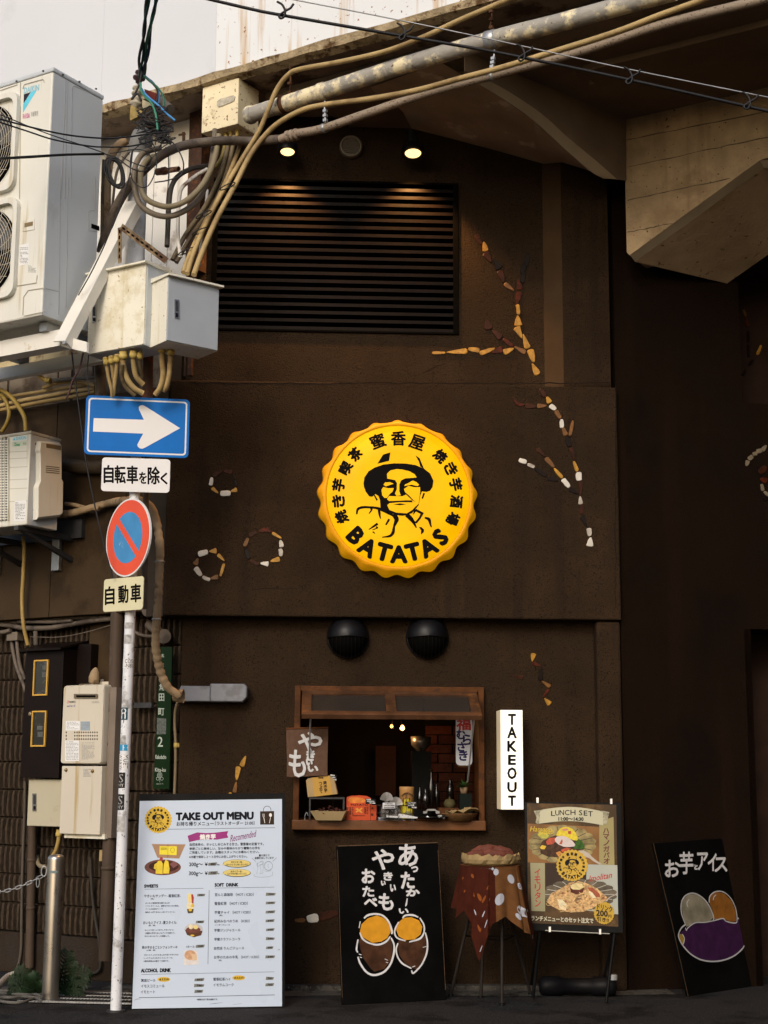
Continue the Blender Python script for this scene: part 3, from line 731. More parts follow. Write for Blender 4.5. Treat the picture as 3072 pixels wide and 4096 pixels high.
# round louvred wall vent between the spotlights
t = Thing('round_wall_vent', 'small round grey vent with horizontal slats high on the wall', 'vent')
a, b = FA.L(1404, 588, -.08); r = .083
m = MB(); m.lathe(FA.W(a, b, -.10), FA.n, [(r, 0), (r, .035), (r * .93, .045), (r * .8, .045), (r * .78, .02)], 36); t.part('ring', m, mk('soiled_grey_metal', (.20, .17, .13), .5, metal=.3, var=.2))
m = MB(); m.lathe(FA.W(a, b, -.10), FA.n, [(r * .79, .012), (.001, .012)], 30); t.part('backing', m, DARKHOLE)
for k in range(9):
    y = -r * .72 + r * 1.44 * k / 8; h = math.sqrt(max((r * .79) ** 2 - y * y, 0))
    m = MB(); m.box(FA, a - h, a + h, b + y - .0035, b + y + .0035, -.085, -.062); t.part('slat', m, mk('soiled_grey_metal', (.20, .17, .13), .5, metal=.3))
t.done()
# two downlight spot heads, lit
LAMP = mk('lamp_lens', (.9, .7, .4), .3, emit=(1.0, .62, .25), es=1.7)
for (u, v, hw, armtop, lab) in ((1150, 612, 43, 545, 'lit black spotlight under the pipes, over the pole end of the louvre'), (1652, 618, 50, 520, 'lit black spotlight hanging over the far end of the louvre')):
    t = Thing('spotlight', lab, 'spotlight', 'wall spotlights')
    c = .10; o = FA.W(*FA.L(u, v, c), c); r = hw / F * 10.1
    ax = Vector((0, 0, -1)) + FA.n * .28; ax.normalize()
    m = MB(); m.lathe(o, -ax, [(r * .98, 0), (r, .01), (r, .055), (r * .8, .07), (.001, .072)], 32); t.part('head', m, VH_)
    m = MB(); m.lathe(o, -ax, [(r * .97, .001), (r * .72, .003), (r * .70, .018)], 32); t.part('bezel', m, VH_)
    m = MB(); m.lathe(o, -ax, [(r * .69, .014), (r * .55, .008), (.001, .006)], 24); t.part('lens', m, LAMP)
    m = MB(); a_, b_2 = FA.L(u - 5, v, c); top = FA.L(u, armtop, c)[1]
    m.cyl(o - ax * .06, FA.W(a_, top, c - .03), r * .5, r * .45, 14); m.cyl(FA.W(a_, top, c - .03), FA.W(a_, top + .01, -.10), .012, n=8); t.part('arm', m, VH_)
    e_ = t.done()
    ld = bpy.data.lights.new('spotlight_beam', 'SPOT'); ld.energy = 110; ld.color = (1, .50, .16); ld.spot_size = R(95); ld.spot_blend = .6; ld.shadow_soft_size = .03
    lo = bpy.data.objects.new('spotlight_beam', ld); C.objects.link(lo); lo.parent = e_
    bd = Vector((0, 0, -1)) + FA.n * -.25; lo.rotation_euler = (-bd).to_track_quat('Z', 'Y').to_euler(); lo.location = (o + ax * .03) - e_.location

# ---------------------------------------------------------------- stone inlays
SM = {'W': mk('white_stone', (.62, .59, .53), .45, var=.1, scale=20, bump=.4), 'V': mk('pale_grey_stone', (.42, .38, .33), .4, var=.25, scale=25, bump=.4),
      'U': mk('dim_buff_stone', (.15, .12, .08), .5, var=.2, scale=25), 'A': mk('amber_stone', (.40, .20, .022), .4, var=.4, scale=28, stain=(.10, .035, .008), sscale=40, sth=.64), 'O': mk('tawny_stone', (.15, .060, .010), .45, var=.4, scale=25),
      'B': mk('brown_agate', (.036, .010, .004), .45, var=.5, scale=30, stain=(.07, .02, .005), sscale=35, sth=.6), 'M': mk('red_agate', (.075, .013, .004), .45, var=.5, scale=30, stain=(.03, .008, .004), sscale=35, sth=.55),
      'K': mk('near_black_agate', (.008, .004, .003), .45, var=.5, scale=30)}
SNAME = {'W': 'white stone', 'V': 'pale grey stone', 'U': 'buff stone', 'A': 'amber stone', 'O': 'tawny stone', 'B': 'dark brown stone', 'M': 'reddish stone', 'K': 'near-black stone'}
def mosaic(name, label, pl, c, zm, lst, group=None):
    t = Thing(name, label, 'mosaic', group)
    for (x0, y0, x1, y1, w0, w1, k) in lst:
        d = Vector((x1 - x0, y1 - y0)); L_ = d.length; d.normalize(); nn = Vector((-d.y, d.x)); pts = []
        prof = [(-0.0, w0 * .45), (.10, w0 * .9), (.35, w0 + (w1 - w0) * .35), (.65, w0 + (w1 - w0) * .65), (.90, w1 * .9), (1.0, w1 * .45)]
        for sgn, pr in ((1, prof), (-1, prof[::-1])):
            for (tt, ww) in pr:
                jx = random.uniform(-.05, .05) * min(w0, w1, 40); ww2 = ww / 2 * random.uniform(.9, 1.08) * sgn
                pts.append((x0 + d.x * tt * L_ + nn.x * ww2 + jx, y0 + d.y * tt * L_ + nn.y * ww2 + jx))
        m = MB(); m.uvprism(pl, pts, c - .01, c + .007, ins=.10, insd=.003, zm=zm)
        t.part('stone', m, SM[k], label=SNAME[k])
    t.done()
mosaic('stone_branch', 'forked branch of amber and dark stones set in the wall beside the louvre', FA, -.10, Z(1700, 900, 2.765), [
 (565,105,625,215,60,35,'B'),(650,185,675,290,30,75,'A'),(665,300,735,410,90,30,'B'),(765,370,830,485,30,100,'K'),(825,500,870,635,80,35,'B'),(880,645,985,725,60,20,'O'),
 (1140,310,1120,455,60,45,'K'),(1095,435,1075,545,60,50,'K'),(1095,530,1070,640,45,55,'K'),(1030,605,1050,715,25,75,'M'),(1045,740,1020,870,90,22,'M'),(1025,875,1035,990,45,40,'A'),
 (1025,1000,1035,1115,30,95,'A'),(1010,1125,1075,1250,90,24,'A'),(1085,1205,1140,1365,22,78,'A'),(1160,1375,1205,1515,85,42,'A'),(1185,1530,1250,1655,25,88,'A'),
 (680,1045,705,1155,30,110,'B'),(750,1165,845,1250,42,75,'B'),(865,1260,975,1340,42,48,'M'),(990,1345,1115,1410,25,62,'O'),
 (80,1412,225,1412,36,30,'A'),(240,1408,470,1390,22,72,'A'),(480,1368,605,1388,42,60,'A'),(605,1420,775,1362,62,30,'A'),(735,1410,862,1370,26,82,'M'),(870,1410,982,1362,75,30,'A')])
mosaic('stone_branch', 'long drooping branch of white, amber and black stones beside the yellow sign', FA, 0, Z(2000, 1500, 2.95), [
 (470,165,540,255,52,62,'B'),(555,255,590,330,32,76,'A'),(590,355,660,405,62,52,'W'),(660,415,715,515,62,42,'O'),(728,520,730,625,46,58,'W'),(745,620,780,715,42,62,'O'),(862,535,825,720,32,46,'O'),
 (785,735,830,845,66,60,'K'),(840,855,875,1000,64,22,'B'),(870,1015,915,1135,34,50,'A'),(930,1145,932,1247,72,72,'W'),(955,1255,950,1425,62,16,'B'),(945,1430,955,1525,24,62,'V'),(965,1525,965,1650,56,40,'B'),
 (965,1660,1030,1795,76,22,'K'),(1050,1805,1060,1902,66,46,'V'),(1072,1915,1060,2022,30,100,'W'),(150,258,215,350,22,48,'M'),(215,350,295,348,44,16,'M'),(300,362,430,374,72,30,'B'),(440,365,555,362,64,22,'O'),
 (440,868,540,962,58,26,'B'),(540,975,640,1090,62,46,'O'),(640,1100,740,1215,32,48,'A'),(740,1225,820,1322,62,58,'W'),(820,1342,930,1400,66,22,'K'),(225,1000,315,1030,52,58,'W'),(325,1050,410,1088,46,42,'V'),(415,1098,550,1195,46,44,'K'),(565,1212,680,1245,68,22,'K')])
Zr = Z(740, 1840, 3.6867)
mosaic('stone_ring', 'smallest ring of inlaid stones, topmost of three, with two black pieces', FA, 0, Zr, [
 (410,235,540,155,75,42,'B'),(560,155,695,180,42,72,'M'),(705,190,745,285,32,26,'K'),(740,292,762,385,36,48,'K'),(398,255,375,375,46,68,'W'),(395,408,490,490,62,24,'A'),(518,490,675,490,88,84,'W'),(670,465,768,435,24,84,'A')], 'stone rings on the shop wall')
mosaic('stone_ring', 'ring of inlaid stones, lowest of three, white and amber only', FA, 0, Zr, [
 (192,1392,338,1345,92,78,'W'),(352,1348,468,1338,22,92,'A'),(482,1388,580,1488,64,24,'A'),(190,1448,148,1545,34,88,'O'),(150,1582,240,1708,88,58,'V'),(255,1722,368,1770,54,64,'V'),(378,1748,492,1722,34,88,'O'),(575,1528,520,1715,54,42,'A')], 'stone rings on the shop wall')
mosaic('stone_ring', 'largest ring of inlaid stones with a red peaked piece on top', FA, 0, Zr, [
 (1080,1055,1190,1025,26,80,'M'),(1190,1020,1270,1062,84,26,'M'),(945,1115,1058,1062,72,42,'B'),(932,1150,875,1275,52,62,'O'),(895,1308,945,1460,62,62,'K'),(960,1482,1100,1545,54,52,'B'),(1110,1522,1235,1532,32,88,'W'),
 (1258,1495,1398,1455,34,88,'A'),(1410,1305,1415,1420,62,62,'V'),(1405,1180,1430,1285,42,84,'V'),(1285,1072,1425,1155,52,32,'A')], 'stone rings on the shop wall')
mosaic('stone_squiggle', 'short wavy line of stones on the wall above the lit takeout box', FA, LC, Z(2000, 2550, 5.53), [
 (740,345,715,530,135,34,'A'),(715,560,915,635,95,32,'M'),(920,665,890,950,52,112,'K'),(930,965,1115,1085,32,112,'O'),(1080,1140,945,1320,72,32,'M'),(985,1345,1110,1480,34,135,'A'),(305,830,510,900,44,115,'B')])
mosaic('stone_squiggle', 'few amber stones inlaid just above the menu board', FA, LC, Z(850, 2950, 5.53), [
 (735,405,640,640,44,135,'A'),(575,640,530,950,135,62,'A'),(530,975,480,1225,44,115,'O'),(395,1212,380,1330,70,90,'A')])
mosaic('stone_squiggle', 'low white and brown stones inlaid between the menu board and the blackboard', FA, LC, Z(1200, 3200, 1.659), [
 (-35,800,35,798,24,30,'O'),(45,788,122,782,50,62,'W'),(125,776,255,750,62,40,'B')])
mosaic('stone_arc', 'arc of pale stones with dark ones below on the flank wall', RW, 0, Z(2800, 1000, 1.3015), [
 (243,1125,252,1095,14,24,'U'),(252,1090,276,1072,26,22,'U'),(276,1064,300,1056,24,20,'U'),(296,1050,325,1042,26,24,'U'),(326,1045,346,1016,28,14,'U'),(310,1160,345,1128,30,36,'B'),(316,1190,350,1205,20,34,'M'),(322,1218,330,1255,16,18,'U'),(334,1258,362,1278,16,20,'U'),(325,1262,345,1305,14,26,'K')])
mosaic('stone_branch', 'barely visible dark stone branch in the flank wall recess', RW, -.45, Z(2800, 1000, 1.3015), [
 (228,310,240,345,12,14,'O'),(240,350,252,400,14,16,'M'),(252,420,252,480,16,16,'K'),(252,490,256,560,16,16,'K'),(320,495,300,545,14,16,'A'),(280,570,255,600,14,18,'K'),(240,620,222,655,12,18,'K')])
# ================================================================ equipment and cables by the neighbouring wall
def WP(pts, Y0, Y1=None):
    """points seen at (u, v[, Y]); depth runs from Y0 to Y1 along the path"""
    Y1 = Y0 if Y1 is None else Y1; n = max(len(pts) - 1, 1)
    return [P(p[0], p[1], p[2] if len(p) > 2 else Y0 + (Y1 - Y0) * i / n) for i, p in enumerate(pts)]
def ZP(zm, pts): return [tuple(zm(*p[:2])) + tuple(p[2:]) for p in pts]
def rrect(a0, a1, b0, b1, r, n=5):
    pts = []
    for cx, cy, s0 in ((a1 - r, b1 - r, 0), (a0 + r, b1 - r, 90), (a0 + r, b0 + r, 180), (a1 - r, b0 + r, 270)):
        for i in range(n + 1):
            t = R(s0 + 90 * i / n); pts.append((cx + r * math.cos(t), cy + r * math.sin(t)))
    return pts
def beam(mb, p0, p1, w, h, up=(0, 0, 1)):
    """bar of section w (across) by h (toward the street)"""
    d = Vector(p1) - Vector(p0); pl = Pl(p0, d, Vector(up) if abs(d.normalized().dot(Vector(up))) < .95 else Vector((1, 0, 0)))
    return mb.box(pl, 0, d.length, -w / 2, w / 2, -h / 2, h / 2)
BLUE = mk('sign_blue', (.003, .135, .48), .45, var=.07, scale=6, spec=.15)
SWHITE = mk('sign_white', (.72, .71, .71), .45, var=.03, scale=3)
SRED = mk('sign_red', (.72, .085, .035), .45, var=.08, scale=3)
SBLUE2 = mk('faded_sign_blue', (.055, .24, .50), .45, var=.12, scale=6, stain=(.30, .40, .48), sscale=14, sth=.70)
SOLD = mk('aged_sign_white', (.62, .58, .38), .5, var=.08, scale=3, stain=(.10, .085, .04), sscale=10, sth=.66)
POLEW = mk('scuffed_white_pole', (.66, .67, .70), .45, var=.08, scale=4, stain=(.30, .29, .28), sscale=9, sth=.60, speck=((.03, .03, .03), .70), sssc=45)
POLEW2 = mk('white_steel_pole', (.62, .63, .65), .45, var=.06, scale=3, stain=(.48, .46, .42), sscale=4, sth=.6)
TAN = mk('tan_flexible_conduit', (.40, .285, .125), .55, var=.18, scale=5, stain=(.25, .165, .07), sscale=3, sth=.55)
TAND = mk('dirty_olive_conduit', (.155, .115, .060), .6, var=.25, scale=5, stain=(.07, .05, .03), sscale=4, sth=.5)
GREYP = mk('brown_grey_sleeve', (.125, .098, .076), .6, var=.22, scale=5, stain=(.06, .045, .035), sscale=5, sth=.55)
PIPEG = mk('peeling_pipe', (.32, .30, .265), .5, var=.12, scale=4, stain=(.78, .68, .45), sscale=7, sth=.53, bump=1.5, bscale=30, speck=((.12, .07, .03), .72), sssc=40)
PIPEC = mk('dusty_steel_conduit', (.27, .21, .155), .55, var=.15, scale=4, speck=((.10, .07, .05), .64), sssc=70, bump=.4)
BCABLE = mk('black_cable', (.010, .010, .012), .5, var=.2, spec=.3)
DRAINB = mk('brown_drainpipe', (.072, .050, .036), .5, var=.12, scale=3, stain=(.11, .09, .07), sscale=2.5, sth=.62)
RUST = mk('rusty_iron', (.085, .040, .020), .8, var=.4, scale=14)
WRAP = mk('wrapped_insulation', (.32, .225, .13), .75, var=.22, scale=8, stain=(.11, .065, .03), sscale=10, sth=.60)
LABEL = mk('white_sticker', (.72, .72, .72), .6, var=.04)
GREYT = mk('faded_grey_print', (.25, .25, .25), .6, var=.1)
BRASS = mk('yellow_plastic', (.45, .33, .09), .5, var=.15)

def textlines(mb, pl, zm, x0, y0, x1, y1, rows, c, rnd, h=.5, gap=.25):
    """tiny illegible print as rows of short dashes"""
    st = (y1 - y0) / rows
    for r_ in range(rows):
        x = x0 + rnd.uniform(0, .05) * (x1 - x0)
        while x < x1 - (x1 - x0) * .06:
            w_ = rnd.uniform(.04, .16) * (x1 - x0); xe = min(x + w_, x1)
            mb.uvprism(pl, [(x, y0 + r_ * st), (xe, y0 + r_ * st), (xe, y0 + (r_ + h) * st), (x, y0 + (r_ + h) * st)], c, c + .0004, zm=zm)
            x = xe + rnd.uniform(.02, .08) * (x1 - x0)
            if rnd.random() < gap * .3: break

# ---------------------------------------------------------------- sign pole with four signs
pole_b = G(463, 4047); pole_t = P(552, 1605, pole_b.y + .02)
t = Thing('sign_pole', 'scuffed white pole covered in stickers, standing at the kerb beside the menu board', 'pole')
m = MB(); m.tube([pole_b, pole_b.lerp(pole_t, .5), pole_t], .033, 20); t.part('shaft', m, POLEW)
m = MB(); m.cyl(pole_b, pole_b + Vector((0, 0, .012)), .055, n=20); t.part('foot_plate', m, DARKST)
def pole_at(v):
    best = None
    for i in range(201):
        q = pole_b.lerp(pole_t, i / 200); d = q - CAM; r = M3.transposed() @ d; vv = CY + F * (r.y / r.z)
        if best is None or abs(vv - v) < best[0]: best = (abs(vv - v), q)
    return best[1]
def sticker(v0, v1, a0, a1, mat, name='sticker', lab=None, letters=None, lm=None):
    p0, p1 = pole_at(v1), pole_at(v0); ax = (p1 - p0).normalized(); e1 = Vector((1, 0, 0)); e1 = (e1 - ax * e1.dot(ax)).normalized(); e2 = e1.cross(ax)
    if e2.y > 0: e2 = -e2
    m = MB(); vs = []; k = 7; L_ = (p1 - p0).length
    for i in (0, 1):
        for j in range(k):
            t_ = R(a0 + (a1 - a0) * j / (k - 1)); vs.append(p0 + ax * L_ * i + (e1 * math.cos(t_) + e2 * math.sin(t_)) * .0342)
    m.add(vs, [(j, j + 1, k + j + 1, k + j) for j in range(k - 1)], True)
    o = t.part(name, m, mat, label=lab)
    if letters:
        m = MB()
        for body, ac, rot, x0, x1, y0, y1 in letters:
            gv, gf, w, h = glyph(body, 2); vv = []
            for gx, gy in gv:
                if rot: X, Yy = x0 + (x1 - x0) * gy, y1 - (y1 - y0) * gx
                else: X, Yy = x0 + (x1 - x0) * gx, y0 + (y1 - y0) * gy
                t_ = R(a0 + (a1 - a0) * X); vv.append(p0 + ax * L_ * Yy + (e1 * math.cos(t_) + e2 * math.sin(t_)) * .0352)
            m.add(vv, gf)
        t.part('lettering', m, lm or SWHITE, parent=o)
STK = mk('sticker_black', (.015, .015, .016), .4, var=.2, stain=(.4, .4, .4), sscale=30, sth=.66)
STT = mk('sticker_teal', (.015, .06, .085), .4)
STB = mk('sticker_blue', (.03, .30, .55), .4)
GREYR = mk('torn_sticker_residue', (.38, .37, .36), .8, var=.4, scale=40)
sticker(2637, 2675, 160, 25, SWHITE, letters=[('COSI', 0, 0, .3, 1, .52, .95), ('-NBS', 0, 0, .3, 1, .05, .45)], lm=STK, lab='white sticker with black letters')
sticker(2828, 2880, 160, 70, STT, lab='teal sticker with a white figure', letters=[('n', 0, 0, .2, .8, .08, .6), ('o', 0, 0, .15, .85, .5, .95)])
sticker(2946, 2975, 155, 80, GREYR, lab='torn faded sticker')
sticker(2978, 3008, 160, 45, STB, letters=[('H', 0, 0, .45, .98, .05, .95)], lab='blue and white sticker')
sticker(3014, 3078, 165, 40, SWHITE, letters=[('MUET', 0, 1, .55, .95, .05, .95), ('WARIO', 0, 1, .08, .42, .02, .98)], lm=STK, lab='white sticker with bold black upright letters')
for v_ in (3093, 3178): sticker(v_, v_ + 62, 165, 72, STK, lab='black sticker with a grey drawing', letters=[('S', 0, 0, .25, .8, .35, .9), ('NY', 0, 0, .15, .9, .08, .28)], lm=GREYR)
sticker(3262, 3330, 160, 60, GREYR, lab='torn grey sticker residue'); sticker(2490, 2520, 140, 50, GREYR, lab='scraped sticker residue'); sticker(2540, 2580, 150, 60, GREYR, lab='scraped sticker residue')
for v in (1900, 2060, 2260, 2370):
    m = MB(); q = pole_at(v); m.lathe(q, pole_t - pole_b, [(.034, -.012), (.038, -.012), (.038, .012), (.034, .012)], 18); t.part('clamp_band', m, GALV)
t.done()
ypole = pole_b.y
def plate(name, label, u0, v0, u1, v1, yaw, Y, r, mat, face=None):
    t = Thing(name, label, 'sign'); pl = yawpl(P((u0 + u1) / 2, (v0 + v1) / 2, Y), yaw)
    a0, b1 = pl.L(u0, (v0 + v1) / 2)[0], pl.L((u0 + u1) / 2, v0)[1]; a1, b0 = pl.L(u1, (v0 + v1) / 2)[0], pl.L((u0 + u1) / 2, v1)[1]
    return t, pl, a0, a1, b0, b1
t, pl, a0, a1, b0, b1 = plate('one_way_sign', 'blue rectangular road sign with a broad white arrow', 340, 1589, 757, 1825, 9, ypole - .05, .03, BLUE)
m = MB(); m.prism(pl, rrect(a0, a1, b0, b1, .03), -.012, 0); t.part('plate', m, BLUE, bevel=.0015)
m = MB(); m.prism(pl, rrect(a0 + .016, a1 - .016, b0 + .016, b1 - .016, .022), 0, .0007); t.part('border', m, SWHITE)
m = MB(); m.prism(pl, rrect(a0 + .026, a1 - .026, b0 + .026, b1 - .026, .016), 0, .0014); t.part('field', m, BLUE)
Z6 = Z(0, 1500, 1.659)
m = MB(); m.uvprism(pl, [(622,286),(955,297),(922,228),(921,212),(930,202),(945,199),(962,206),(1195,353),(962,482),(945,489),(928,487),(915,476),(911,462),(950,389),(617,375)], .001, .0024, zm=Z6); t.part('arrow', m, SWHITE)
t.done()
t, pl, a0, a1, b0, b1 = plate('supplementary_plate', 'white rounded plate with black characters under the blue arrow sign', 406, 1833, 680, 1968, 7, ypole - .045, .03, SWHITE)
m = MB(); m.prism(pl, rrect(a0, a1, b0, b1, .022), -.008, 0); t.part('plate', m, SWHITE, bevel=.001)
m = MB()
for ch, x0, y0, x1, y1, bo in (('自',690,600,752,715,.002), ('転',762,602,832,718,.002), ('車',842,604,914,720,.002), ('を',924,645,972,720,.0015), ('除',982,610,1058,724,.002), ('く',1066,650,1110,724,.002)):
    txt(m, ch, pl, Z6, x0, y0, x1, y1, .0008, bold=bo * 1.4)
t.part('lettering', m, PRB); t.done()
t = Thing('no_parking_sign', 'round no-parking sign, red ring and bar on faded blue, turned half sideways', 'sign')
pl = yawpl(P(511, 2150, ypole - .06), -47); cx, cy = pl.L(511, 2150); rr_ = abs(pl.L(511, 1996)[1] - cy)
def circ(r, n=48, a0=0, a1=360): return [(cx + r * math.cos(R(a0 + (a1 - a0) * i / n)), cy + r * math.sin(R(a0 + (a1 - a0) * i / n))) for i in range(n if a1 - a0 >= 360 else n + 1)]
m = MB(); m.prism(pl, circ(rr_), -.012, 0); t.part('plate', m, SWHITE)
m = MB(); m.prism(pl, circ(rr_ * .96), 0, .0008); t.part('ring', m, SRED)
for sgn in (1, -1):
    ri_ = rr_ * .655; d_ = rr_ * .085; al = math.degrees(math.acos(d_ / ri_)); ang = 45 if sgn > 0 else 225
    m = MB(); m.prism(pl, circ(ri_, 28, ang - al, ang + al), 0, .0016); t.part('field', m, SBLUE2)
t.done()
t, pl, a0, a1, b0, b1 = plate('supplementary_plate', 'small stained yellowish plate with three black characters, lowest on the pole', 414, 2311, 572, 2443, -33, ypole - .05, .02, SOLD)
m = MB(); m.prism(pl, rrect(a0, a1, b0, b1, .02), -.008, 0); t.part('plate', m, SOLD, bevel=.001)
m = MB()
for ch, x0, y0, x1, y1 in (('自',698,1405,758,1522), ('動',786,1398,850,1512), ('車',868,1388,934,1506)): txt(m, ch, pl, Z6, x0, y0, x1, y1, .0008, bold=.003, slope=-.10)
t.part('lettering', m, PRB); t.done()

# ---------------------------------------------------------------- large outdoor cooling unit on its platform
AP = yawpl(P(190, 760, 8.9), -31); Z1 = Z(0, 0, 1.659); Z4 = Z(0, 700, 1.659)
zt_, zb_ = AP.L(198, 272)[1], AP.L(183, 1257)[1]; Wd, Dp = .95, .47
ASD = sidepl(AP, 0, left=False)     # its side toward the shop: local x runs away from the street
t = Thing('outdoor_cooling_unit', 'tall two-fan air-conditioner unit raised on a white steel platform', 'air conditioner')
m = MB(); m.box(AP, -Wd, 0, zb_, zt_ - .03, -Dp, 0); t.part('casing', m, ACW, bevel=.012)
m = MB(); m.box(AP, -Wd - .005, .006, zt_ - .032, zt_, -Dp - .006, .006); t.part('lid', m, ACG, bevel=.008)
m = MB(); m.box(ASD, .004, Dp - .004, zb_ + .004, zt_ - .04, 0, .003); sp = t.part('side_panel', m, ACG)
m = MB()
for pts in ([(450,530),(415,1327)],):
    pass
def grooves(part_name, pl, zm, lines, w, mat, parent=None):
    for pts in lines:
        m = MB(); m.stroke(pl, pts, w, .0025, .0045, zm=zm, sm=False); t.part(part_name, m, mat, parent=parent)
GRV = mk('panel_groove_grey', (.36, .36, .36), .6)
grooves('seam', ASD, Z1, [[(440, 520), (405, 1320)], [(452, 530), (430, 1320)], [(470, 1320), (480, 585), (490, 570), (630, 628), (645, 645)]], .004, GRV, sp)
grooves('seam', ASD, Z4, [[(402, 20), (392, 900)], [(452, 20), (440, 880)], [(632, 10), (628, 232), (590, 240), (588, 370), (655, 378)], [(302, 752), (395, 775), (390, 925)]], .004, GRV, sp)
m = MB(); m.uvprism(ASD, [(608,322),(660,340),(660,372),(606,352)], .003, .0045, zm=Z4); t.part('grip_recess', m, DARKHOLE, parent=sp)
grooves('seam', AP, Z1, [[(135, 540), (128, 1320)], [(150, 590), (160, 560), (285, 525), (292, 545)], [(0, 600), (115, 560)]], .004, mk('panel_groove_cream', (.36, .33, .26), .6))
grooves('seam', AP, Z4, [[(112, 735), (240, 715), (245, 665)], [(150, 930), (155, 810), (185, 765), (300, 748)], [(160, 935), (300, 905)], [(110, 380), (112, 735)]], .004, mk('panel_groove_cream', (.36, .33, .26), .6))
m = MB(); m.uvprism(AP, [(150,305),(228,288),(226,362),(150,375)], 0, .004, zm=Z4); o = t.part('grip', m, ACW)
m = MB(); m.uvprism(AP, [(162,320),(218,308),(217,335),(162,348)], .004, .0052, zm=Z4); t.part('grip_recess', m, mk('shaded_tan', (.20, .15, .08), .8), parent=o)
for (x, y) in ((285, 470), (108, 538)):
    m = MB(); m.uvprism(AP, disc(AP, x, y, .008, 5, 5, 8, zm=Z1) and [(x - 5, y - 5), (x + 5, y - 6), (x + 5, y + 5), (x - 5, y + 6)], .006, .010, zm=Z1); t.part('screw', m, DARKST)
for (x, y) in ((420, 494), (530, 540), (640, 588)):
    m = MB(); m.uvprism(ASD, [(x - 5, y - 5), (x + 5, y - 3), (x + 5, y + 7), (x - 5, y + 5)], .006, .012, zm=Z1); t.part('screw', m, DARKST)
# maker's mark and stickers (flat print)
CY_ = mk('cyan_print', (.12, .55, .72), .5); MG = mk('magenta_print', (.55, .16, .32), .5)
m = MB(); m.uvprism(AP, [(158,626),(204,611),(156,686)], 0, .001, zm=Z1); t.part('emblem', m, mk('navy_print', (.02, .02, .03), .5))
m = MB(); m.uvprism(AP, [(209,608),(246,594),(152,748),(153,692)], 0, .001, zm=Z1); t.part('emblem', m, CY_)
m = MB(); txt(m, 'DAIKIN', AP, Z1, 158, 572, 257, 610, .001, slope=-.22, bold=.0012, shear=.03); t.part('lettering', m, mk('pale_blue_print', (.22, .50, .62), .5))
m = MB(); txt(m, 'R410A', AP, Z1, 152, 752, 198, 786, .001, slope=-.2, bold=.0008); t.part('lettering', m, MG)
m = MB(); txt(m, '冷暖専用', AP, Z1, 204, 738, 252, 772, .001, slope=-.2); t.part('lettering', m, GREYT)
rn = random.Random(4)
m = MB(); m.uvprism(AP, [(126,468),(192,450),(190,588),(123,603)], 0, .001, zm=Z4); o = t.part('sticker', m, LABEL)
m = MB(); textlines(m, AP, Z4, 130, 480, 186, 590, 11, .0012, rn); t.part('fine_print', m, GREYT, parent=o).__setitem__('kind', 'stuff')
m = MB(); textlines(m, AP, Z4, 186, 600, 242, 650, 6, .0004, rn); t.part('fine_print', m, GREYT).__setitem__('kind', 'stuff')
# two fan guards
GW = mk('guard_wire_cream', (.55, .50, .40), .5); FANB = mk('fan_blade_grey', (.10, .10, .10), .5)
for (vt, vb) in ((380, 765), (800, 1192)):
    aR = AP.L(76, (vt + vb) / 2)[0]; bT = AP.L(40, vt)[1]; bB = AP.L(40, vb)[1]; sz_ = bT - bB; aL = aR - sz_; ca_, cb_ = (aL + aR) / 2, (bT + bB) / 2
    m = MB(); m.lathe(AP.W(ca_, cb_, 0), AP.n, [(sz_ * .47, .002), (.001, .002)], 40); o = t.part('fan_recess', m, DARKHOLE)
    fb = MB()
    for k in range(3):
        t0 = k * 120
        fb.add([AP.W(ca_ + math.cos(R(t0 + a)) * r, cb_ + math.sin(R(t0 + a)) * r, .004 + .012 * a / 80) for a in (0, 25, 50, 78) for r in (.05, sz_ * .43)], [(0, 1, 3, 2), (2, 3, 5, 4), (4, 5, 7, 6)])
    t.part('fan', fb, FANB)
    fr_ = MB(); oo = rrect(aL, aR, bB, bT, .07); ii = [(ca_ + (a - ca_) * .90, cb_ + (b - cb_) * .90) for a, b in oo]; n = len(oo)
    vs = [AP.W(a, b, 0) for a, b in oo] + [AP.W(a, b, .035) for a, b in oo] + [AP.W(a, b, .035) for a, b in ii] + [AP.W(a, b, 0) for a, b in ii]
    fr_.add(vs, [(j * n + i, j * n + (i + 1) % n, (j + 1) * n + (i + 1) % n, (j + 1) * n + i) for j in range(3) for i in range(n)])
    gd = t.part('fan_guard', fr_, ACW)
    wr = MB()
    for k in range(15):
        r = sz_ * (.05 + .42 * k / 14); wr.tube([AP.W(ca_ + r * math.cos(R(i * 10)), cb_ + r * math.sin(R(i * 10)), .03) for i in range(37)], .0018, 4, caps=False)
    for k in range(20):
        wr.tube([AP.W(ca_ + r * math.cos(R(k * 18 + r * 110)), cb_ + r * math.sin(R(k * 18 + r * 110)), .027) for r in [sz_ * (.05 + .44 * j / 5) for j in range(6)]], .002, 4, caps=False)
    t.part('guard_wires', wr, GW, parent=gd).__setitem__('kind', 'stuff')
t.done()

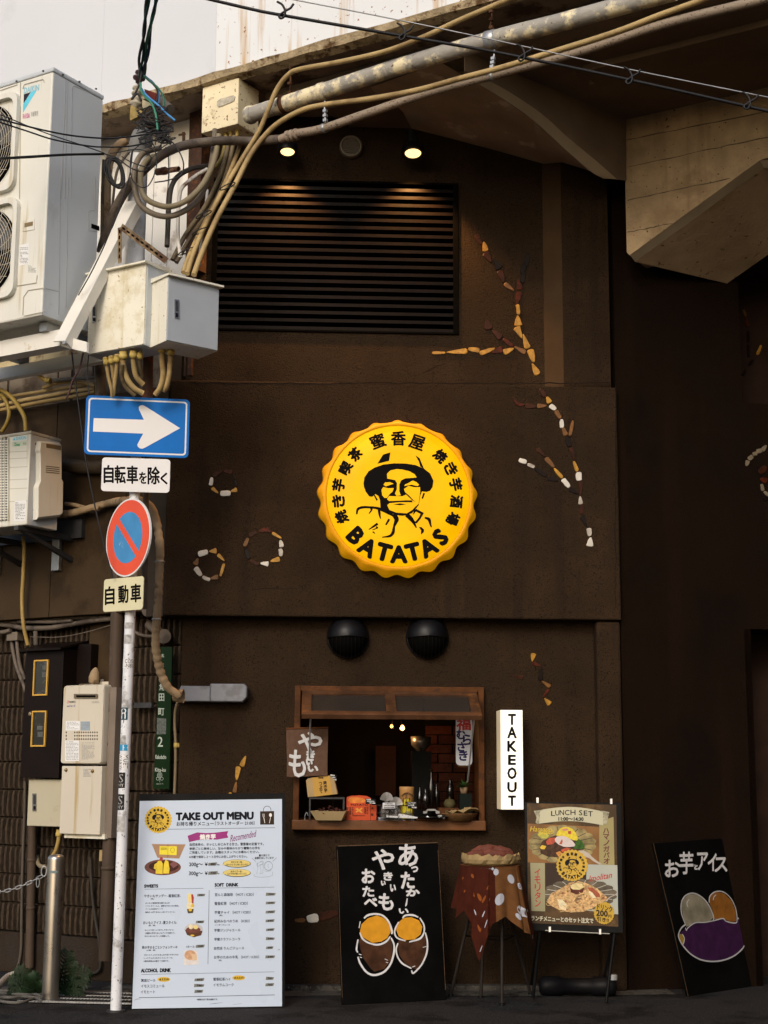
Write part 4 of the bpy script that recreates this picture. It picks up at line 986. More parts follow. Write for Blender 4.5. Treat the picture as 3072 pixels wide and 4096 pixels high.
# platform of white beams, brace, slotted angles
Zb = Z(0, 1250, 2.0737)
PB = yawpl(P(241, 1340, 9.0), -31)
t = Thing('steel_platform', 'white steel beams and diagonal brace carrying the tall cooling unit', 'steel frame')
zT, zB = PB.L(241, 1317)[1], PB.L(243, 1381)[1]
m = MB(); m.box(PB, -2.2, 0, zB, zT, -.02, 0); m.box(PB, -2.2, 0, zB, zB + .012, -.1, -.0205); m.box(PB, -2.2, 0, zT - .012, zT, -.1, -.0205); t.part('front_beam', m, STEELW)
m = MB(); m.uvprism(PB, [(556,248),(600,212),(720,245),(720,330),(556,292)], -.03, -.01, zm=Zb); t.part('end_bracket', m, STEELW)
m = MB(); m.box(PB, -2.2, .25, zB + .02, zT - .005, -.52, -.46); t.part('rear_beam', m, STEELW)
PC = LW.off(.42); b0_, b1_ = PC.L(0, 1513)[1], PC.L(0, 1443)[1]
m = MB(); m.box(PC, PC.L(-300, 1450)[0], PC.L(366, 1440)[0], b0_, b1_, -.06, 0); t.part('lower_beam', m, STEELR, bevel=.004)
for aa in (-.12, -.78):
    m = MB(); m.box(PB, aa - .03, aa + .03, zT, AP.L(183, 1257)[1] - .002, -.50, .03); t.part('support_rail', m, GALV)
p0, p1 = P(528, 805, 9.30), P(236, 1366, 8.93); d = (p1 - p0).normalized()
bp = Pl(p0, d, AP.n.cross(d)); L_ = (p1 - p0).length
m = MB(); m.box(bp, 0, L_, -.045, .045, -.004, .004); br_ = t.part('brace', m, STEELW)
m = MB(); m.box(bp, 0, L_, .0455, .0535, -.07, .004); t.part('brace_flange', m, STEELW)
m = MB(); q = P(260, 1371, 8.9); m.lathe(q, AP.n, [(.013, 0), (.013, .012), (.001, .013)], 6, smooth=False); t.part('bolt', m, GALV)
for (pa, pb, w_) in ((P(484, 906, 9.08), P(667, 1044, 9.0), .042), (P(479, 910, 9.1), P(479, 1052, 9.1), .03)):
    m = MB(); beam(m, pa, pb, w_, .004, AP.n.cross(pb - pa)); o = t.part('slotted_angle', m, mk('rust_stained_angle', (.22, .16, .09), .7, var=.3, scale=8, stain=(.08, .04, .02), sscale=9, sth=.5))
    dd = pb - pa; n = int(dd.length / .042); pl = Pl(pa, dd, AP.n.cross(dd))
    if pl.n.dot(AP.n) < 0: pl = Pl(pa, dd, -(AP.n.cross(dd)))
    for k in range(n):
        x = .012 + k * .042; s_ = MB(); s_.prism(pl, rrect(x, x + .026, -.006, .006, .0055, 3), .0022, .0032); t.part('slot', s_, DARKHOLE, parent=o)
t.done()

# ---------------------------------------------------------------- upper pole and the two cabinets
t = Thing('utility_pole', 'thick white service pole with a grey cap behind the two metal cabinets', 'pole')
pa, pb = P(556, 600, 9.45), P(556, 1390, 9.45); pb.x = pa.x
m = MB(); m.tube([pa, pb], .062, 24); t.part('shaft', m, POLEW2)
m = MB(); m.lathe(pa + Vector((0, 0, -.01)), Vector((.18, 0, 1)), [(.066, -.03), (.074, .0), (.076, .08), (.066, .13), (.035, .16), (.001, .168)], 24); t.part('cap', m, mk('grey_cap', (.17, .17, .17), .6, var=.15))
pc = Vector((P(592, 1400, 9.35).x, 9.35, pb.z + .1)); pd = Vector((pc.x, 9.55, P(586, 2440, 9.6).z))
m = MB(); m.cyl(pc, Vector((pc.x, 9.4, P(590, 1640, 9.35).z)), .034, n=18); t.part('lower_sleeve', m, mk('rust_orange_sleeve', (.10, .055, .038), .6, var=.25, scale=6, stain=(.36, .07, .012), sscale=5, sth=.64))
m = MB(); m.cyl(Vector((pc.x, 9.4, P(590, 1640, 9.35).z)), pd, .02, n=12); t.part('stem', m, GREYP)
t.done()
E1 = yawpl(P(581, 1200, 8.98), -31); E2 = yawpl(P(670, 1200, 8.88), 38)
def lock(t, pl, zm, x0, y0, x1, y1, dy=0):
    m = MB(); m.uvprism(pl, [(x0,y0 + dy),(x1,y0 - dy),(x1,y1 - dy),(x0,y1 + dy)], .0, .006, zm=zm); o = t.part('lock_plate', m, mk('chrome', (.45, .46, .48), .2, metal=.9))
    w = x1 - x0; hh = y1 - y0
    m = MB(); m.uvprism(pl, [(x0 + w * .25, y0 + hh * .08), (x1 - w * .25, y0 + hh * .08), (x1 - w * .25, y0 + hh * .62), (x0 + w * .25, y0 + hh * .62)], .006, .009, zm=zm); t.part('handle', m, DARKST, parent=o)
    m = MB(); m.uvprism(pl, [(x0 + w * .28, y0 + hh * .72), (x1 - w * .28, y0 + hh * .72), (x1 - w * .28, y0 + hh * .92), (x0 + w * .28, y0 + hh * .92)], .006, .011, zm=zm); t.part('keyhole', m, BLACKM, parent=o)
t = Thing('electrical_cabinet', 'cream metal cabinet on the service pole, facing the cooling unit', 'electrical box', 'metal cabinets on the service pole')
za, zb2 = E1.L(581, 1052)[1], E1.L(579, 1378)[1]; wl_ = E1.L(354, 1250)[0]
m = MB(); m.box(E1, wl_, 0, zb2, za, -.23, -.012); t.part('body', m, ACG, bevel=.003)
m = MB(); m.box(E1, wl_ + .002, -.004, zb2 + .004, za - .004, -.0115, 0); dr = t.part('door', m, CREAM, bevel=.003)
m = MB(); m.add([E1.W(a, z_, c) for (a, z_, c) in ((wl_ - .015, za + .006, .03), (.012, za + .006, .03), (.012, za + .03, -.25), (wl_ - .015, za + .03, -.25), (wl_ - .015, za - .006, .03), (.012, za - .006, .03), (.012, za - .003, -.25), (wl_ - .015, za - .003, -.25))],
                [(0, 1, 2, 3), (4, 7, 6, 5), (0, 4, 5, 1), (2, 6, 7, 3), (1, 5, 6, 2), (0, 3, 7, 4)]); t.part('lid', m, CREAM)
lock(t, E1, Z4, 610, 862, 634, 978, 4); t.done()
t = Thing('electrical_cabinet', 'grey metal cabinet on the service pole, its door facing the louvre', 'electrical box', 'metal cabinets on the service pole')
za, zb2 = E2.L(671, 1100)[1], E2.L(667, 1363)[1]; wr_ = E2.L(875, 1270)[0]
m = MB(); m.box(E2, 0, wr_, zb2, za, -.24, -.012); t.part('body', m, CREAM, bevel=.003)
m = MB(); m.box(E2, .004, wr_ - .002, zb2 + .004, za - .004, -.0115, 0); t.part('door', m, mk('cool_grey_enamel', (.37, .40, .44), .45, var=.04), bevel=.003)
m = MB(); m.add([E2.W(a, z_, c) for (a, z_, c) in ((-.012, za + .006, .03), (wr_ + .015, za + .006, .03), (wr_ + .015, za + .03, -.25), (-.012, za + .03, -.25), (-.012, za - .006, .03), (wr_ + .015, za - .006, .03), (wr_ + .015, za - .003, -.25), (-.012, za - .003, -.25))],
                [(0, 1, 2, 3), (4, 7, 6, 5), (0, 4, 5, 1), (2, 6, 7, 3), (1, 5, 6, 2), (0, 3, 7, 4)]); t.part('lid', m, CREAM)
lock(t, E2, Z4, 1160, 826, 1190, 950, -3); t.done()

# ---------------------------------------------------------------- conduits leaving the cabinets
def conduit(label, pts, r, mat=None, name='flexible_conduit', group=None, ribbed=True, cuff=None, n=10):
    mb = MB()
    t = Thing(name, label, 'pipe' if not ribbed else 'conduit', group)
    (mb.ribbed(pts, r, n=n) if ribbed else mb.tube(crom(pts, 8), r, 12)); t.part('tube', mb, mat or TAN)
    if cuff is not None:
        for k in cuff:
            p = Vector(pts[k]); q = Vector(pts[k + 1 if k == 0 else k - 1]); d_ = (q - p).normalized()
            m = MB(); m.lathe(p, d_, [(r * 1.25, 0), (r * 1.25, .02), (r * 1.45, .022), (r * 1.45, .045), (r * 1.1, .048)], 14); t.part('collar', m, BRASS)
    return t.done()
GC = 'ribbed conduits hanging under the cabinets'
px = lambda n_: n_ / F * 9.1
for i, (pts, w, lab) in enumerate((
    ([(870, 372), (885, 450), (900, 540), (925, 640), (930, 700)], 16, 'thinnest ribbed conduit under the cream cabinet, outermost of the row'),
    ([(918, 362), (930, 450), (940, 540), (950, 600)], 18, 'second ribbed conduit in the row under the cream cabinet'),
    ([(968, 350), (968, 440), (955, 560), (938, 690)], 20, 'third ribbed conduit under the cream cabinet, strapped with a black tie'),
    ([(1020, 320), (1022, 430), (1050, 540), (1110, 625), (1185, 670)], 26, 'thick ribbed conduit sweeping under the cabinet toward the rusty sleeve'),
    ([(1012, 430), (1010, 520), (1040, 610), (1120, 690)], 20, 'olive ribbed conduit looping behind the thick one'),
    ([(1105, 312), (1108, 420), (1130, 530), (1185, 595)], 24, 'ribbed conduit curving into the rusty sleeve'),
    ([(1162, 325), (1160, 430), (1175, 530)], 19, 'short ribbed conduit hidden half behind the rusty sleeve'),
    ([(1340, 268), (1345, 400), (1352, 520), (1330, 620), (1290, 680)], 26, 'pale ribbed conduit under the grey cabinet, nearer its corner'),
    ([(1418, 288), (1412, 400), (1402, 520), (1380, 610), (1360, 650)], 24, 'ribbed conduit under the grey cabinet, farthest from the pole'))):
    conduit(lab, WP(ZP(Zb, pts), 9.08, 9.2), px(w / 2.07), TAND if i in (4, 6) else TAN, group=GC, cuff=(0,) if i != 4 else None)
conduit('grey-brown pipe dropping behind the cream cabinet', WP([(392, 1425), (400, 1520), (402, 1680)], 9.7), .034, GREYP, 'drop_pipe', ribbed=False)
# bundle rising from the cabinets toward the bridge
GB_ = 'ribbed conduits climbing from the cabinets to the bridge'
def tobridge(pts, c=.12): return [BE.hit(u, v, c) for u, v in pts]
A_ = WP([(742, 1080, 9.15), (757, 1040, 9.2), (814, 899, 9.35), (870, 800, 9.42), (922, 712, 9.45), (1000, 588, 9.35)]) if False else None
def mixed(low, high, c=.13):
    return [P(u, v, Y) for u, v, Y in low] + [BE.hit(u, v, c) for u, v in high]
upA = [(1036, 524), (1072, 440), (1108, 356), (1151, 301), (1199, 277), (1362, 247), (1542, 205), (1693, 148), (1844, 78), (2000, 12), (2100, -30)]
upB = [(1060, 542), (1120, 488), (1211, 440), (1301, 419), (1482, 395), (1663, 362), (1844, 313), (2000, 272), (2194, 213), (2452, 132), (2646, 58), (2808, 0), (2900, -40)]
ya = BE.hit(1036, 524, .13).y; yb = BE.hit(1060, 542, .13).y
conduit('long tan ribbed conduit arching highest along the bridge edge', mixed([(748, 1095, 9.1), (775, 1010, 9.2), (833, 875, 9.3), (905, 742, 9.35), (975, 625, ya + .03)], upA), px(11.5), TAN, group=GB_)
conduit('long tan ribbed conduit running just above the thin steel pipe', mixed([(775, 1100, 9.08), (808, 1010, 9.15), (865, 880, 9.25), (940, 740, 9.3), (1000, 622, yb)], upB), px(12.5), TAN, group=GB_)
conduit('inner tan ribbed conduit strapped beside the long ones', mixed([(733, 1090, 9.15), (752, 1035, 9.22), (800, 930, 9.33), (868, 800, 9.4), (915, 700, 9.43)], [(950, 610), (968, 560)]), px(10.5), TAN, group=GB_)
conduit('dirty olive ribbed conduit at the back of the climbing bundle', WP([(690, 1040), (745, 935), (815, 835), (865, 740), (900, 640), (915, 550)], 9.35, 9.6), px(11), TAND, group=GB_)
conduit('second dirty olive ribbed conduit at the back of the bundle', WP([(705, 1050), (765, 945), (840, 840), (890, 740), (920, 640), (938, 545)], 9.35, 9.6), px(10.5), TAND, group=GB_)
for k, (u, v) in enumerate(((910, 745), (800, 925), (815, 858), (745, 1005))):
    m = MB(); q = P(u, v, 9.25); m.tube([q + Vector((.05 * math.cos(a), .03 * math.sin(a), .03 * math.cos(a) * .8 + .0)) for a in [R(i * 30) for i in range(13)]], .004, 5)
    solo('cable_tie', ('black cable tie round the climbing conduits near the louvre', 'black cable tie round the conduits midway up', 'black cable tie on the olive conduits', 'black cable tie just above the grey cabinet')[k], 'cable tie', m, BCABLE)
# long pipes slung under the bridge
t = Thing('large_pipe', 'thick pipe with flaking grey paint slung under the bridge edge', 'pipe')
pts = [BE.hit(u, v, .03) for u, v in ((1000, 460), (1289, 367), (1600, 266), (2000, 150), (2258, 85), (2700, -35))]
m = MB(); m.tube(crom(pts, 10), .054, 24); t.part('tube', m, PIPEG)
for (u, v, mm, w_) in ((1134, 416, RUST, .035), (1289, 367, PIPEG, .05), (1965, 160, GALV, .07)):
    q = BE.hit(u, v, .03); m = MB(); m.lathe(q - BE.x * w_ / 2, BE.x, [(.055, 0), (.060, .004), (.060, w_ - .004), (.055, w_)], 24); t.part('pipe_band', m, mm)
m = MB(); q = BE.hit(1000, 460, .03); m.lathe(q - BE.x * .03, BE.x, [(.001, 0), (.05, 0), (.062, .02), (.062, .05), (.055, .055)], 24); t.part('end_cap', m, PIPEG)
t.done()
t = Thing('steel_conduit_pipe', 'slim dusty steel pipe, lowest of those slung under the bridge', 'pipe')
pts = [BE.hit(u, v, .10) for u, v in ((1120, 557), (1181, 536), (1289, 515), (1482, 449), (1723, 368), (2000, 293), (2323, 205), (2646, 100), (2969, 19), (3200, -40))]
m = MB(); m.tube(crom(pts, 6), .028, 16); t.part('tube', m, PIPEC)
q = BE.hit(1172, 541, .10)
for dx in (-.05, -.02, .015):
    m = MB(); m.lathe(q + BE.x * dx, BE.x + Vector((0, 0, .05)), [(.03, 0), (.038, .003), (.038, .02), (.03, .024)], 20); t.part('coupling', m, PIPEC)
for (u, v) in ((1291, 514), (1962, 305)):
    q = BE.hit(u, v, .10); m = MB(); m.lathe(q, BE.x, [(.028, 0), (.031, .002), (.031, .02), (.028, .022)], 18); t.part('pipe_band', m, GALV)
t.done()
conduit('thick brown-grey hose bending out from the pole to join the slim steel pipe', mixed([(402, 1010, 9.5), (425, 930, 9.48), (465, 830, 9.4), (515, 745, 9.35), (575, 680, 9.3), (640, 625, 9.3), (710, 590, 9.32), (784, 573, 9.38), (900, 563, 9.36)], [(1000, 565), (1120, 557)], .10), .031, GREYP, 'flexible_hose', ribbed=False)
# rusty hangers
for k, (pts, c) in enumerate((([(1160, 262), (1163, 330), (1155, 395), (1160, 420)], .02), ([(1300, 405), (1298, 440), (1302, 490)], .10), ([(1965, -20), (1968, 60), (1960, 110), (1966, 125)], .02), ([(1978, 200), (1975, 240), (1968, 275)], .10))):
    q = [BE.hit(u, v, c + .03) for u, v in pts]; t = Thing('pipe_hanger', ('rusty hanger holding the flaking pipe near its end', 'grey hanger between the ribbed conduit and slim pipe near the louvre', 'rusty hanger at the top holding the flaking pipe', 'grey clamp hanger under the flaking pipe, high under the bridge')[k], 'pipe hanger', 'pipe hangers')
    m = MB(); m.tube(q, .006, 6); t.part('rod', m, RUST if k % 2 == 0 else GALV)
    m = MB()
    for j in range(3):
        p = q[-1].lerp(q[0], .1 + .22 * j); m.box(Pl(p, BE.x), -.012, .012, -.009, .009, -.01, .012)
    t.part('clamp', m, RUST if k % 2 == 0 else GALV).__setitem__('kind', 'stuff'); t.done()
# rusty cream junction box near the bridge edge
JB = yawpl(P(952, 420, 9.62), -31); 
t = Thing('junction_box', 'rust-spotted cream junction box tucked under the bridge edge', 'electrical box')
ja0 = JB.L(808, 440)[0]; jb1 = JB.L(952, 311)[1]; jb0 = JB.L(949, 495)[1]
RBX = mk('rust_spotted_cream', (.76, .66, .44), .5, var=.1, scale=3, stain=(.30, .15, .05), sscale=7, sth=.64, speck=((.16, .055, .015), .68), sssc=38)
m = MB(); m.box(JB, ja0, 0, jb0, jb1, -.24, 0); t.part('body', m, RBX, bevel=.004)
m = MB(); m.uvprism(JB, [(1440,672),(1462,655),(1548,632),(1560,640),(1552,668),(1530,680),(1450,710),(1438,702)], 0, .006, zm=Z1); t.part('handle_recess', m, mk('worn_recess_grey', (.42, .38, .30), .7, var=.3, scale=30))
for x in (1437, 1497, 1532, 1574):
    m = MB(); q = JB.hit(*Z1(x, 868), -.08); m.cyl(q + Vector((0, 0, .03)), q + Vector((0, 0, -.04)), .012, n=10); t.part('cable_gland', m, BRASS)
t.done()
# looped service conduits around the pole
GL = 'looped service conduits round the pole'
Zh = Z(380, 250, 3.1904)
conduit('outer dull-brown conduit loop hanging round the white pole', WP([(640, 592, 9.4), (575, 612, 9.3), (543, 660, 9.25), (536, 730, 9.22), (555, 808, 9.2), (603, 851, 9.2), (669, 866, 9.22), (735, 845, 9.25), (796, 795, 9.3), (830, 720, 9.35), (846, 655, 9.4), (855, 590, 9.45), (860, 520, 9.5)], 9.2), .019, mk('dull_brown_conduit', (.15, .12, .085), .5, var=.2, scale=5), 'service_conduit', GL, ribbed=False)
conduit('inner olive conduit loop hanging round the white pole', WP([(650, 625, 9.35), (600, 632, 9.27), (569, 670, 9.22), (562, 725, 9.18), (575, 782, 9.16), (612, 812, 9.16), (675, 827, 9.18), (741, 805, 9.2), (800, 752, 9.25), (838, 690, 9.3), (862, 620, 9.35), (876, 540, 9.4)], 9.2), .019, mk('olive_conduit', (.20, .165, .10), .5, var=.2, scale=5), 'service_conduit', GL, ribbed=False)
conduit('dark conduit arching down behind the looped ones', WP([(834, 664, 9.55), (775, 672, 9.5), (718, 700, 9.45), (687, 745, 9.42), (676, 820, 9.4), (672, 900, 9.4), (668, 985, 9.35)], 9.4), .017, mk('dark_grey_conduit', (.06, .052, .046), .5, var=.2), 'service_conduit', GL, ribbed=False)
conduit('white-painted conduit with a rusty end behind the loops', WP([(830, 676, 9.52), (787, 701, 9.48), (748, 731, 9.45), (722, 765, 9.42), (713, 850, 9.4), (712, 950, 9.38), (722, 1030, 9.35)], 9.4), .013, mk('chipped_white_conduit', (.60, .57, .52), .45, var=.1, stain=(.20, .09, .03), sscale=9, sth=.62), 'service_conduit', GL, ribbed=False)
conduit('pale conduit rising behind the grey cabinet by the louvre edge', WP([(830, 760, 9.5), (822, 840, 9.48), (805, 960, 9.4), (798, 1060, 9.3)], 9.4), .010, mk('pale_grey_conduit', (.36, .36, .36), .5), 'service_conduit', GL, ribbed=False)
conduit('amber conduit dropping from the junction box', WP([(905, 545, 9.6), (890, 620, 9.58), (868, 660, 9.55), (835, 680, 9.52)], 9.5), .013, mk('amber_conduit', (.28, .20, .05), .5), 'service_conduit', GL, ribbed=False)
conduit('wrapped tan insulation pipe going down beside the tall cooling unit', WP([(505, 560), (465, 590), (440, 640), (428, 720), (425, 850), (418, 1000), (405, 1180)], 9.55), .03, WRAP, 'insulated_pipe', ribbed=False)
conduit('olive ribbed conduit squeezed between cooling unit and insulation pipe', WP([(415, 640), (410, 760), (408, 900), (404, 1100)], 9.5), .012, TAND)
conduit('thin dark pipe running down by the insulation pipe', WP([(520, 600), (470, 680), (452, 800), (440, 920)], 9.52), .009, GREYP, 'service_pipe', ribbed=False)
m = MB(); m.lathe(P(628, 688, 9.45), P(742, 672, 9.3) - P(628, 688, 9.45), [(.024, .0), (.024, .05), (.027, .05), (.027, .08), (.018, .085), (.018, .2)], 16)
solo('pipe_stub', 'rusty-brown pipe stub with a torn pale cap jutting out by the pole', 'pipe', m, mk('copper_brown', (.14, .06, .035), .6, var=.3, scale=14, stain=(.5, .36, .25), sscale=14, sth=.62))
m = MB(); m.cyl(P(625, 395, 9.5), P(680, 438, 9.35), .034, n=20); solo('pipe_stub', 'grey capped pipe stub above the tangled wires', 'pipe', m, mk('grey_stub', (.11, .095, .08), .7, var=.3))

# ---------------------------------------------------------------- insulators, clamps and tangled wires at the pole head
def clampthing(label, zpts, thick, Y, mat, yaw=-31, cat='bracket', name='wire_bracket'):
    pl = yawpl(P(*Zh(*zpts[0]), Y), yaw); m = MB(); m.uvprism(pl, zpts, -thick, 0, zm=Zh); return solo(name, label, cat, m, mat, bevel=.002)
clampthing('olive and red wedge-shaped bracket hanging among the wires', [(455,540),(600,620),(590,668),(450,740),(440,690)], .03, 9.2, mk('olive_ochre', (.30, .22, .07), .6, var=.4, scale=20, stain=(.28, .03, .015), sscale=9, sth=.6))
clampthing('dark red bracket plate behind the insulator wires', [(625,335),(772,385),(765,480),(690,470),(640,400)], .02, 9.35, mk('oxide_red', (.16, .022, .012), .6, var=.2))
clampthing('small cream fuse bracket between the insulators', [(605,470),(690,510),(700,545),(612,592),(600,560)], .03, 9.22, mk('cream_ochre', (.50, .44, .28), .6, var=.2, scale=20))
PORC = mk('grey_porcelain', (.42, .38, .30), .3, var=.25, scale=16)
for k, (x, y, ang) in enumerate(((530, 520, .2), (545, 380, -.15), (565, 190, .1))):
    t = Thing('insulator', ('lowest porcelain insulator above the wedge bracket', 'middle porcelain insulator wrapped with blue wire', 'topmost insulator, dark and bound with wire')[k], 'insulator', 'insulators at the pole head')
    q = P(*Zh(x, y), 9.25); m = MB(); m.lathe(q, Vector((ang, 0, 1)), [(.001, -.04), (.02, -.04), (.022, -.02), (.04, -.012), (.042, .0), (.02, .008), (.018, .02), (.032, .028), (.03, .04), (.012, .05), (.001, .05)], 18); t.part('shed', m, PORC if k < 2 else mk('dark_porcelain', (.05, .028, .03), .4, var=.2))
    m = MB(); m.cyl(q + Vector((0, 0, -.07)), q + Vector((0, 0, .07)), .006, n=8); t.part('pin', m, RUST); t.done()
t = Thing('support_bracket', 'small rusty bracket on the white panel behind the tangled wires', 'bracket')
m = MB(); beam(m, P(735, 530, 9.7), P(735, 563, 9.7), .02, .02); beam(m, P(715, 540, 9.68), P(742, 536, 9.7), .012, .012); t.part('arm', m, RUST); t.done()
CG = mk('green_cable', (.02, .13, .085), .45); CB_ = mk('blue_cable', (.03, .14, .33), .45); CB2 = mk('bright_blue_cable', (.045, .26, .60), .45); CBr = mk('brown_cable', (.06, .03, .03), .5)
def wire(label, pts, r, mat, Y0=9.1, Y1=None, name='cable', group=None):
    m = MB(); m.tube(crom(WP(pts, Y0, Y1), 7), r, 7); return solo(name, label, 'cable', m, mat, group)
def twist(base, ph, amp, per):
    out = []; n = 26
    for i in range(n + 1):
        s_ = i / n; j = s_ * (len(base) - 1); k = min(int(j), len(base) - 2); f_ = j - k
        u = base[k][0] + (base[k + 1][0] - base[k][0]) * f_; v = base[k][1] + (base[k + 1][1] - base[k][1]) * f_
        out.append((u + amp * math.sin(ph + s_ * per), v, 8.4 + .8 * s_ + .01 * math.cos(ph + s_ * per)))
    return out
GF = 'service cables dropping to the pole head'
bs = [(612, -40), (602, 60), (588, 150), (572, 240), (565, 300)]
wire('green cable twisting down from the top to the pole head', twist([(622, -40), (612, 50), (596, 150), (578, 240), (572, 310)], 0, 6, 9), .010, CG, 8.4, name='service_cable', group=GF)
wire('blue-black cable twisting down from the top to the pole head', twist([(632, -40), (618, 50), (598, 150), (582, 240), (570, 310)], 2, 6, 9), .010, mk('navy_cable', (.015, .03, .07), .45), 8.4, name='service_cable', group=GF)
wire('dark teal cable in the dropping pair by the top', twist([(596, -40), (586, 60), (575, 150), (566, 240), (562, 310)], 1, 5, 10), .009, mk('teal_cable', (.01, .05, .05), .45), 8.4, name='service_cable', group=GF)
wire('black cable in the dropping pair by the top', twist([(598, -40), (582, 60), (570, 150), (562, 240), (558, 310)], 3.6, 6, 10), .0095, BCABLE, 8.4, name='service_cable', group=GF)
GT = 'loose cables at the pole head'
wire('bright blue cable slanting across the pole head', ZP(Zh, [(590, 330), (640, 400), (700, 460), (800, 540), (900, 640), (1020, 740)]), .007, CB2, 9.1, name='loose_cable', group=GT)
wire('blue cable arching over from the insulator', ZP(Zh, [(600, 130), (660, 190), (735, 250), (790, 330), (820, 420), (815, 520)]), .006, CB_, 9.15, name='loose_cable', group=GT)
wire('green cable arching over and down beside the stub pipe', ZP(Zh, [(620, 170), (700, 240), (790, 310), (850, 390), (880, 470), (880, 560)]), .007, CG, 9.12, name='loose_cable', group=GT)
wire('green cable dropping in front of the cap', ZP(Zh, [(580, 260), (590, 360), (640, 440), (720, 520), (770, 640), (790, 760), (800, 860)]), .0075, mk('sea_green_cable', (.03, .20, .13), .45), 9.08, name='loose_cable', group=GT)
wire('brown cable hanging from the red bracket', ZP(Zh, [(780, 590), (830, 650), (900, 730), (940, 800), (900, 830)]), .006, CBr, 9.2, name='loose_cable', group=GT)
wire('black cable curled under the wedge bracket', ZP(Zh, [(550, 640), (600, 720), (590, 780), (565, 770), (585, 730), (640, 690), (700, 640)]), .006, mk('dark_brown_cable', (.03, .02, .02), .5), 9.15, name='loose_cable', group=GT)
wire('black binding cable down the insulators', ZP(Zh, [(600, 100), (570, 260), (520, 380), (470, 470), (540, 400), (590, 490)]), .007, BCABLE, 9.1, name='loose_cable', group=GT)
wire('black cable draped behind the blue ones', ZP(Zh, [(720, 250), (790, 340), (800, 440), (780, 520), (740, 600), (660, 660)]), .007, BCABLE, 9.15, name='loose_cable', group=GT)
rt = random.Random(21)
m = MB()
for k in range(44):
    cxk, cyk = rt.uniform(600, 920), rt.uniform(620, 1060); p = []
    for j in range(6): p.append((cxk + rt.uniform(-130, 130), cyk + rt.uniform(-70, 70)))
    m.tube(crom(WP(ZP(Zh, p), 9.1 + rt.uniform(-.04, .1)), 6), .0036, 5)
tag(solo('wire_tangle', 'tangle of thin black wires knotted against the grey pole cap', 'cable', m, BCABLE), kind='stuff')
GW_ = 'black wires coming from the cooling-unit side'
wire('uppermost black wire crossing in front of the tall cooling unit', ZP(Z1, [(-60, 775), (0, 790), (250, 855), (480, 900), (700, 918), (850, 908), (1000, 888), (1150, 872)]), .0055, BCABLE, 8.2, 9.05, 'overhead_wire', GW_)
wire('second black wire sagging in front of the tall cooling unit', ZP(Z1, [(-60, 795), (0, 812), (180, 870), (350, 925), (560, 965), (700, 976), (880, 968), (1050, 925)]), .005, BCABLE, 8.25, 9.05, 'overhead_wire', GW_)
wire('thin black wire dropping toward the coiled loop', ZP(Z1, [(-40, 745), (60, 785), (220, 850), (370, 906), (520, 955), (620, 990), (690, 1015)]), .0035, BCABLE, 8.25, 9.05, 'overhead_wire', GW_)
wire('lowest black wire pair, nearly level, reaching the coiled loop', ZP(Z1, [(-60, 1055), (0, 1050), (200, 1038), (450, 1024), (690, 1020)]), .006, BCABLE, 8.3, 9.05, 'overhead_wire', GW_)
wire('black wire just beneath the lowest pair', ZP(Z1, [(-60, 1062), (0, 1057), (200, 1046), (450, 1030), (690, 1026)]), .0045, BCABLE, 8.32, 9.07, 'overhead_wire', GW_)
t = Thing('wire_coil', 'coil of spare black wire hanging beside the cooling unit', 'cable')
for k in range(7):
    m = MB(); a_, b_2, tilt = rt.uniform(26, 44), rt.uniform(50, 68), rt.uniform(.25, .6); cxk, cyk = 462 + rt.uniform(-6, 8), 685 + rt.uniform(-8, 10)
    m.tube(WP([(cxk + a_ * math.cos(R(i * 12)) * math.cos(tilt) + b_2 * math.sin(R(i * 12)) * math.sin(tilt) * .6, cyk - a_ * math.cos(R(i * 12)) * math.sin(tilt) * .3 + b_2 * math.sin(R(i * 12))) for i in range(31)], 9.1 + .01 * k), .0058, 6); t.part('turn', m, BCABLE)
t.done()
GD = 'loops of black wire around the pole'
wire('large loop of black wire in front of the conduit loops', ZP(Zh, [(560, 1060), (470, 1150), (450, 1350), (480, 1500), (580, 1590), (680, 1570), (760, 1420), (790, 1250), (760, 1130), (660, 1070)]), .0038, BCABLE, 9.05, name='wire_loop', group=GD)
wire('wide loop of black wire swinging over the white panel', ZP(Zh, [(880, 960), (1000, 1030), (1090, 1170), (1130, 1300), (1110, 1420), (1040, 1470), (900, 1510), (760, 1530)]), .0045, BCABLE, 9.05, name='wire_loop', group=GD)
wire('wire loop crossing from the coil to the pole', ZP(Zh, [(110, 1160), (280, 1220), (430, 1330), (560, 1385), (660, 1370), (700, 1310)]), .0045, BCABLE, 9.05, name='wire_loop', group=GD)
wire('wire crossing low from coil to pole', ZP(Zh, [(190, 1160), (330, 1140), (500, 1110), (640, 1130), (720, 1230), (700, 1330), (600, 1320), (440, 1260), (340, 1200)]), .0038, BCABLE, 9.04, name='wire_loop', group=GD)
wire('thin wire hanging straight down past the white panel', ZP(Zh, [(900, 1080), (935, 1180), (940, 1400), (930, 1600), (915, 1755), (905, 2100)]), .004, BCABLE, 9.3, name='wire_loop', group=GD)
wire('slack wire running from the coil down past the brace', ZP(Z1, [(880, 1010), (850, 1200), (730, 1540), (620, 1780), (520, 1960)]), .004, BCABLE, 9.0, name='wire_loop', group=GD)
wire('thin black cord hanging past the blue arrow sign down to the lowest plate', [(287, 1408), (300, 1520), (322, 1680), (345, 1850), (385, 2050), (425, 2215), (452, 2312)], .005, BCABLE, 9.25, 9.3, 'slack_wire')
wire('short cord hanging by the cream cabinet edge', [(354, 1420), (348, 1500), (355, 1575)], .004, BCABLE, 9.1, name='slack_wire')
wire('wavy dark cord hanging below the platform end', ZP(Zb, [(690, 335), (660, 460), (600, 570), (575, 660), (548, 715)]), .006, CBr, 9.1, name='slack_wire')

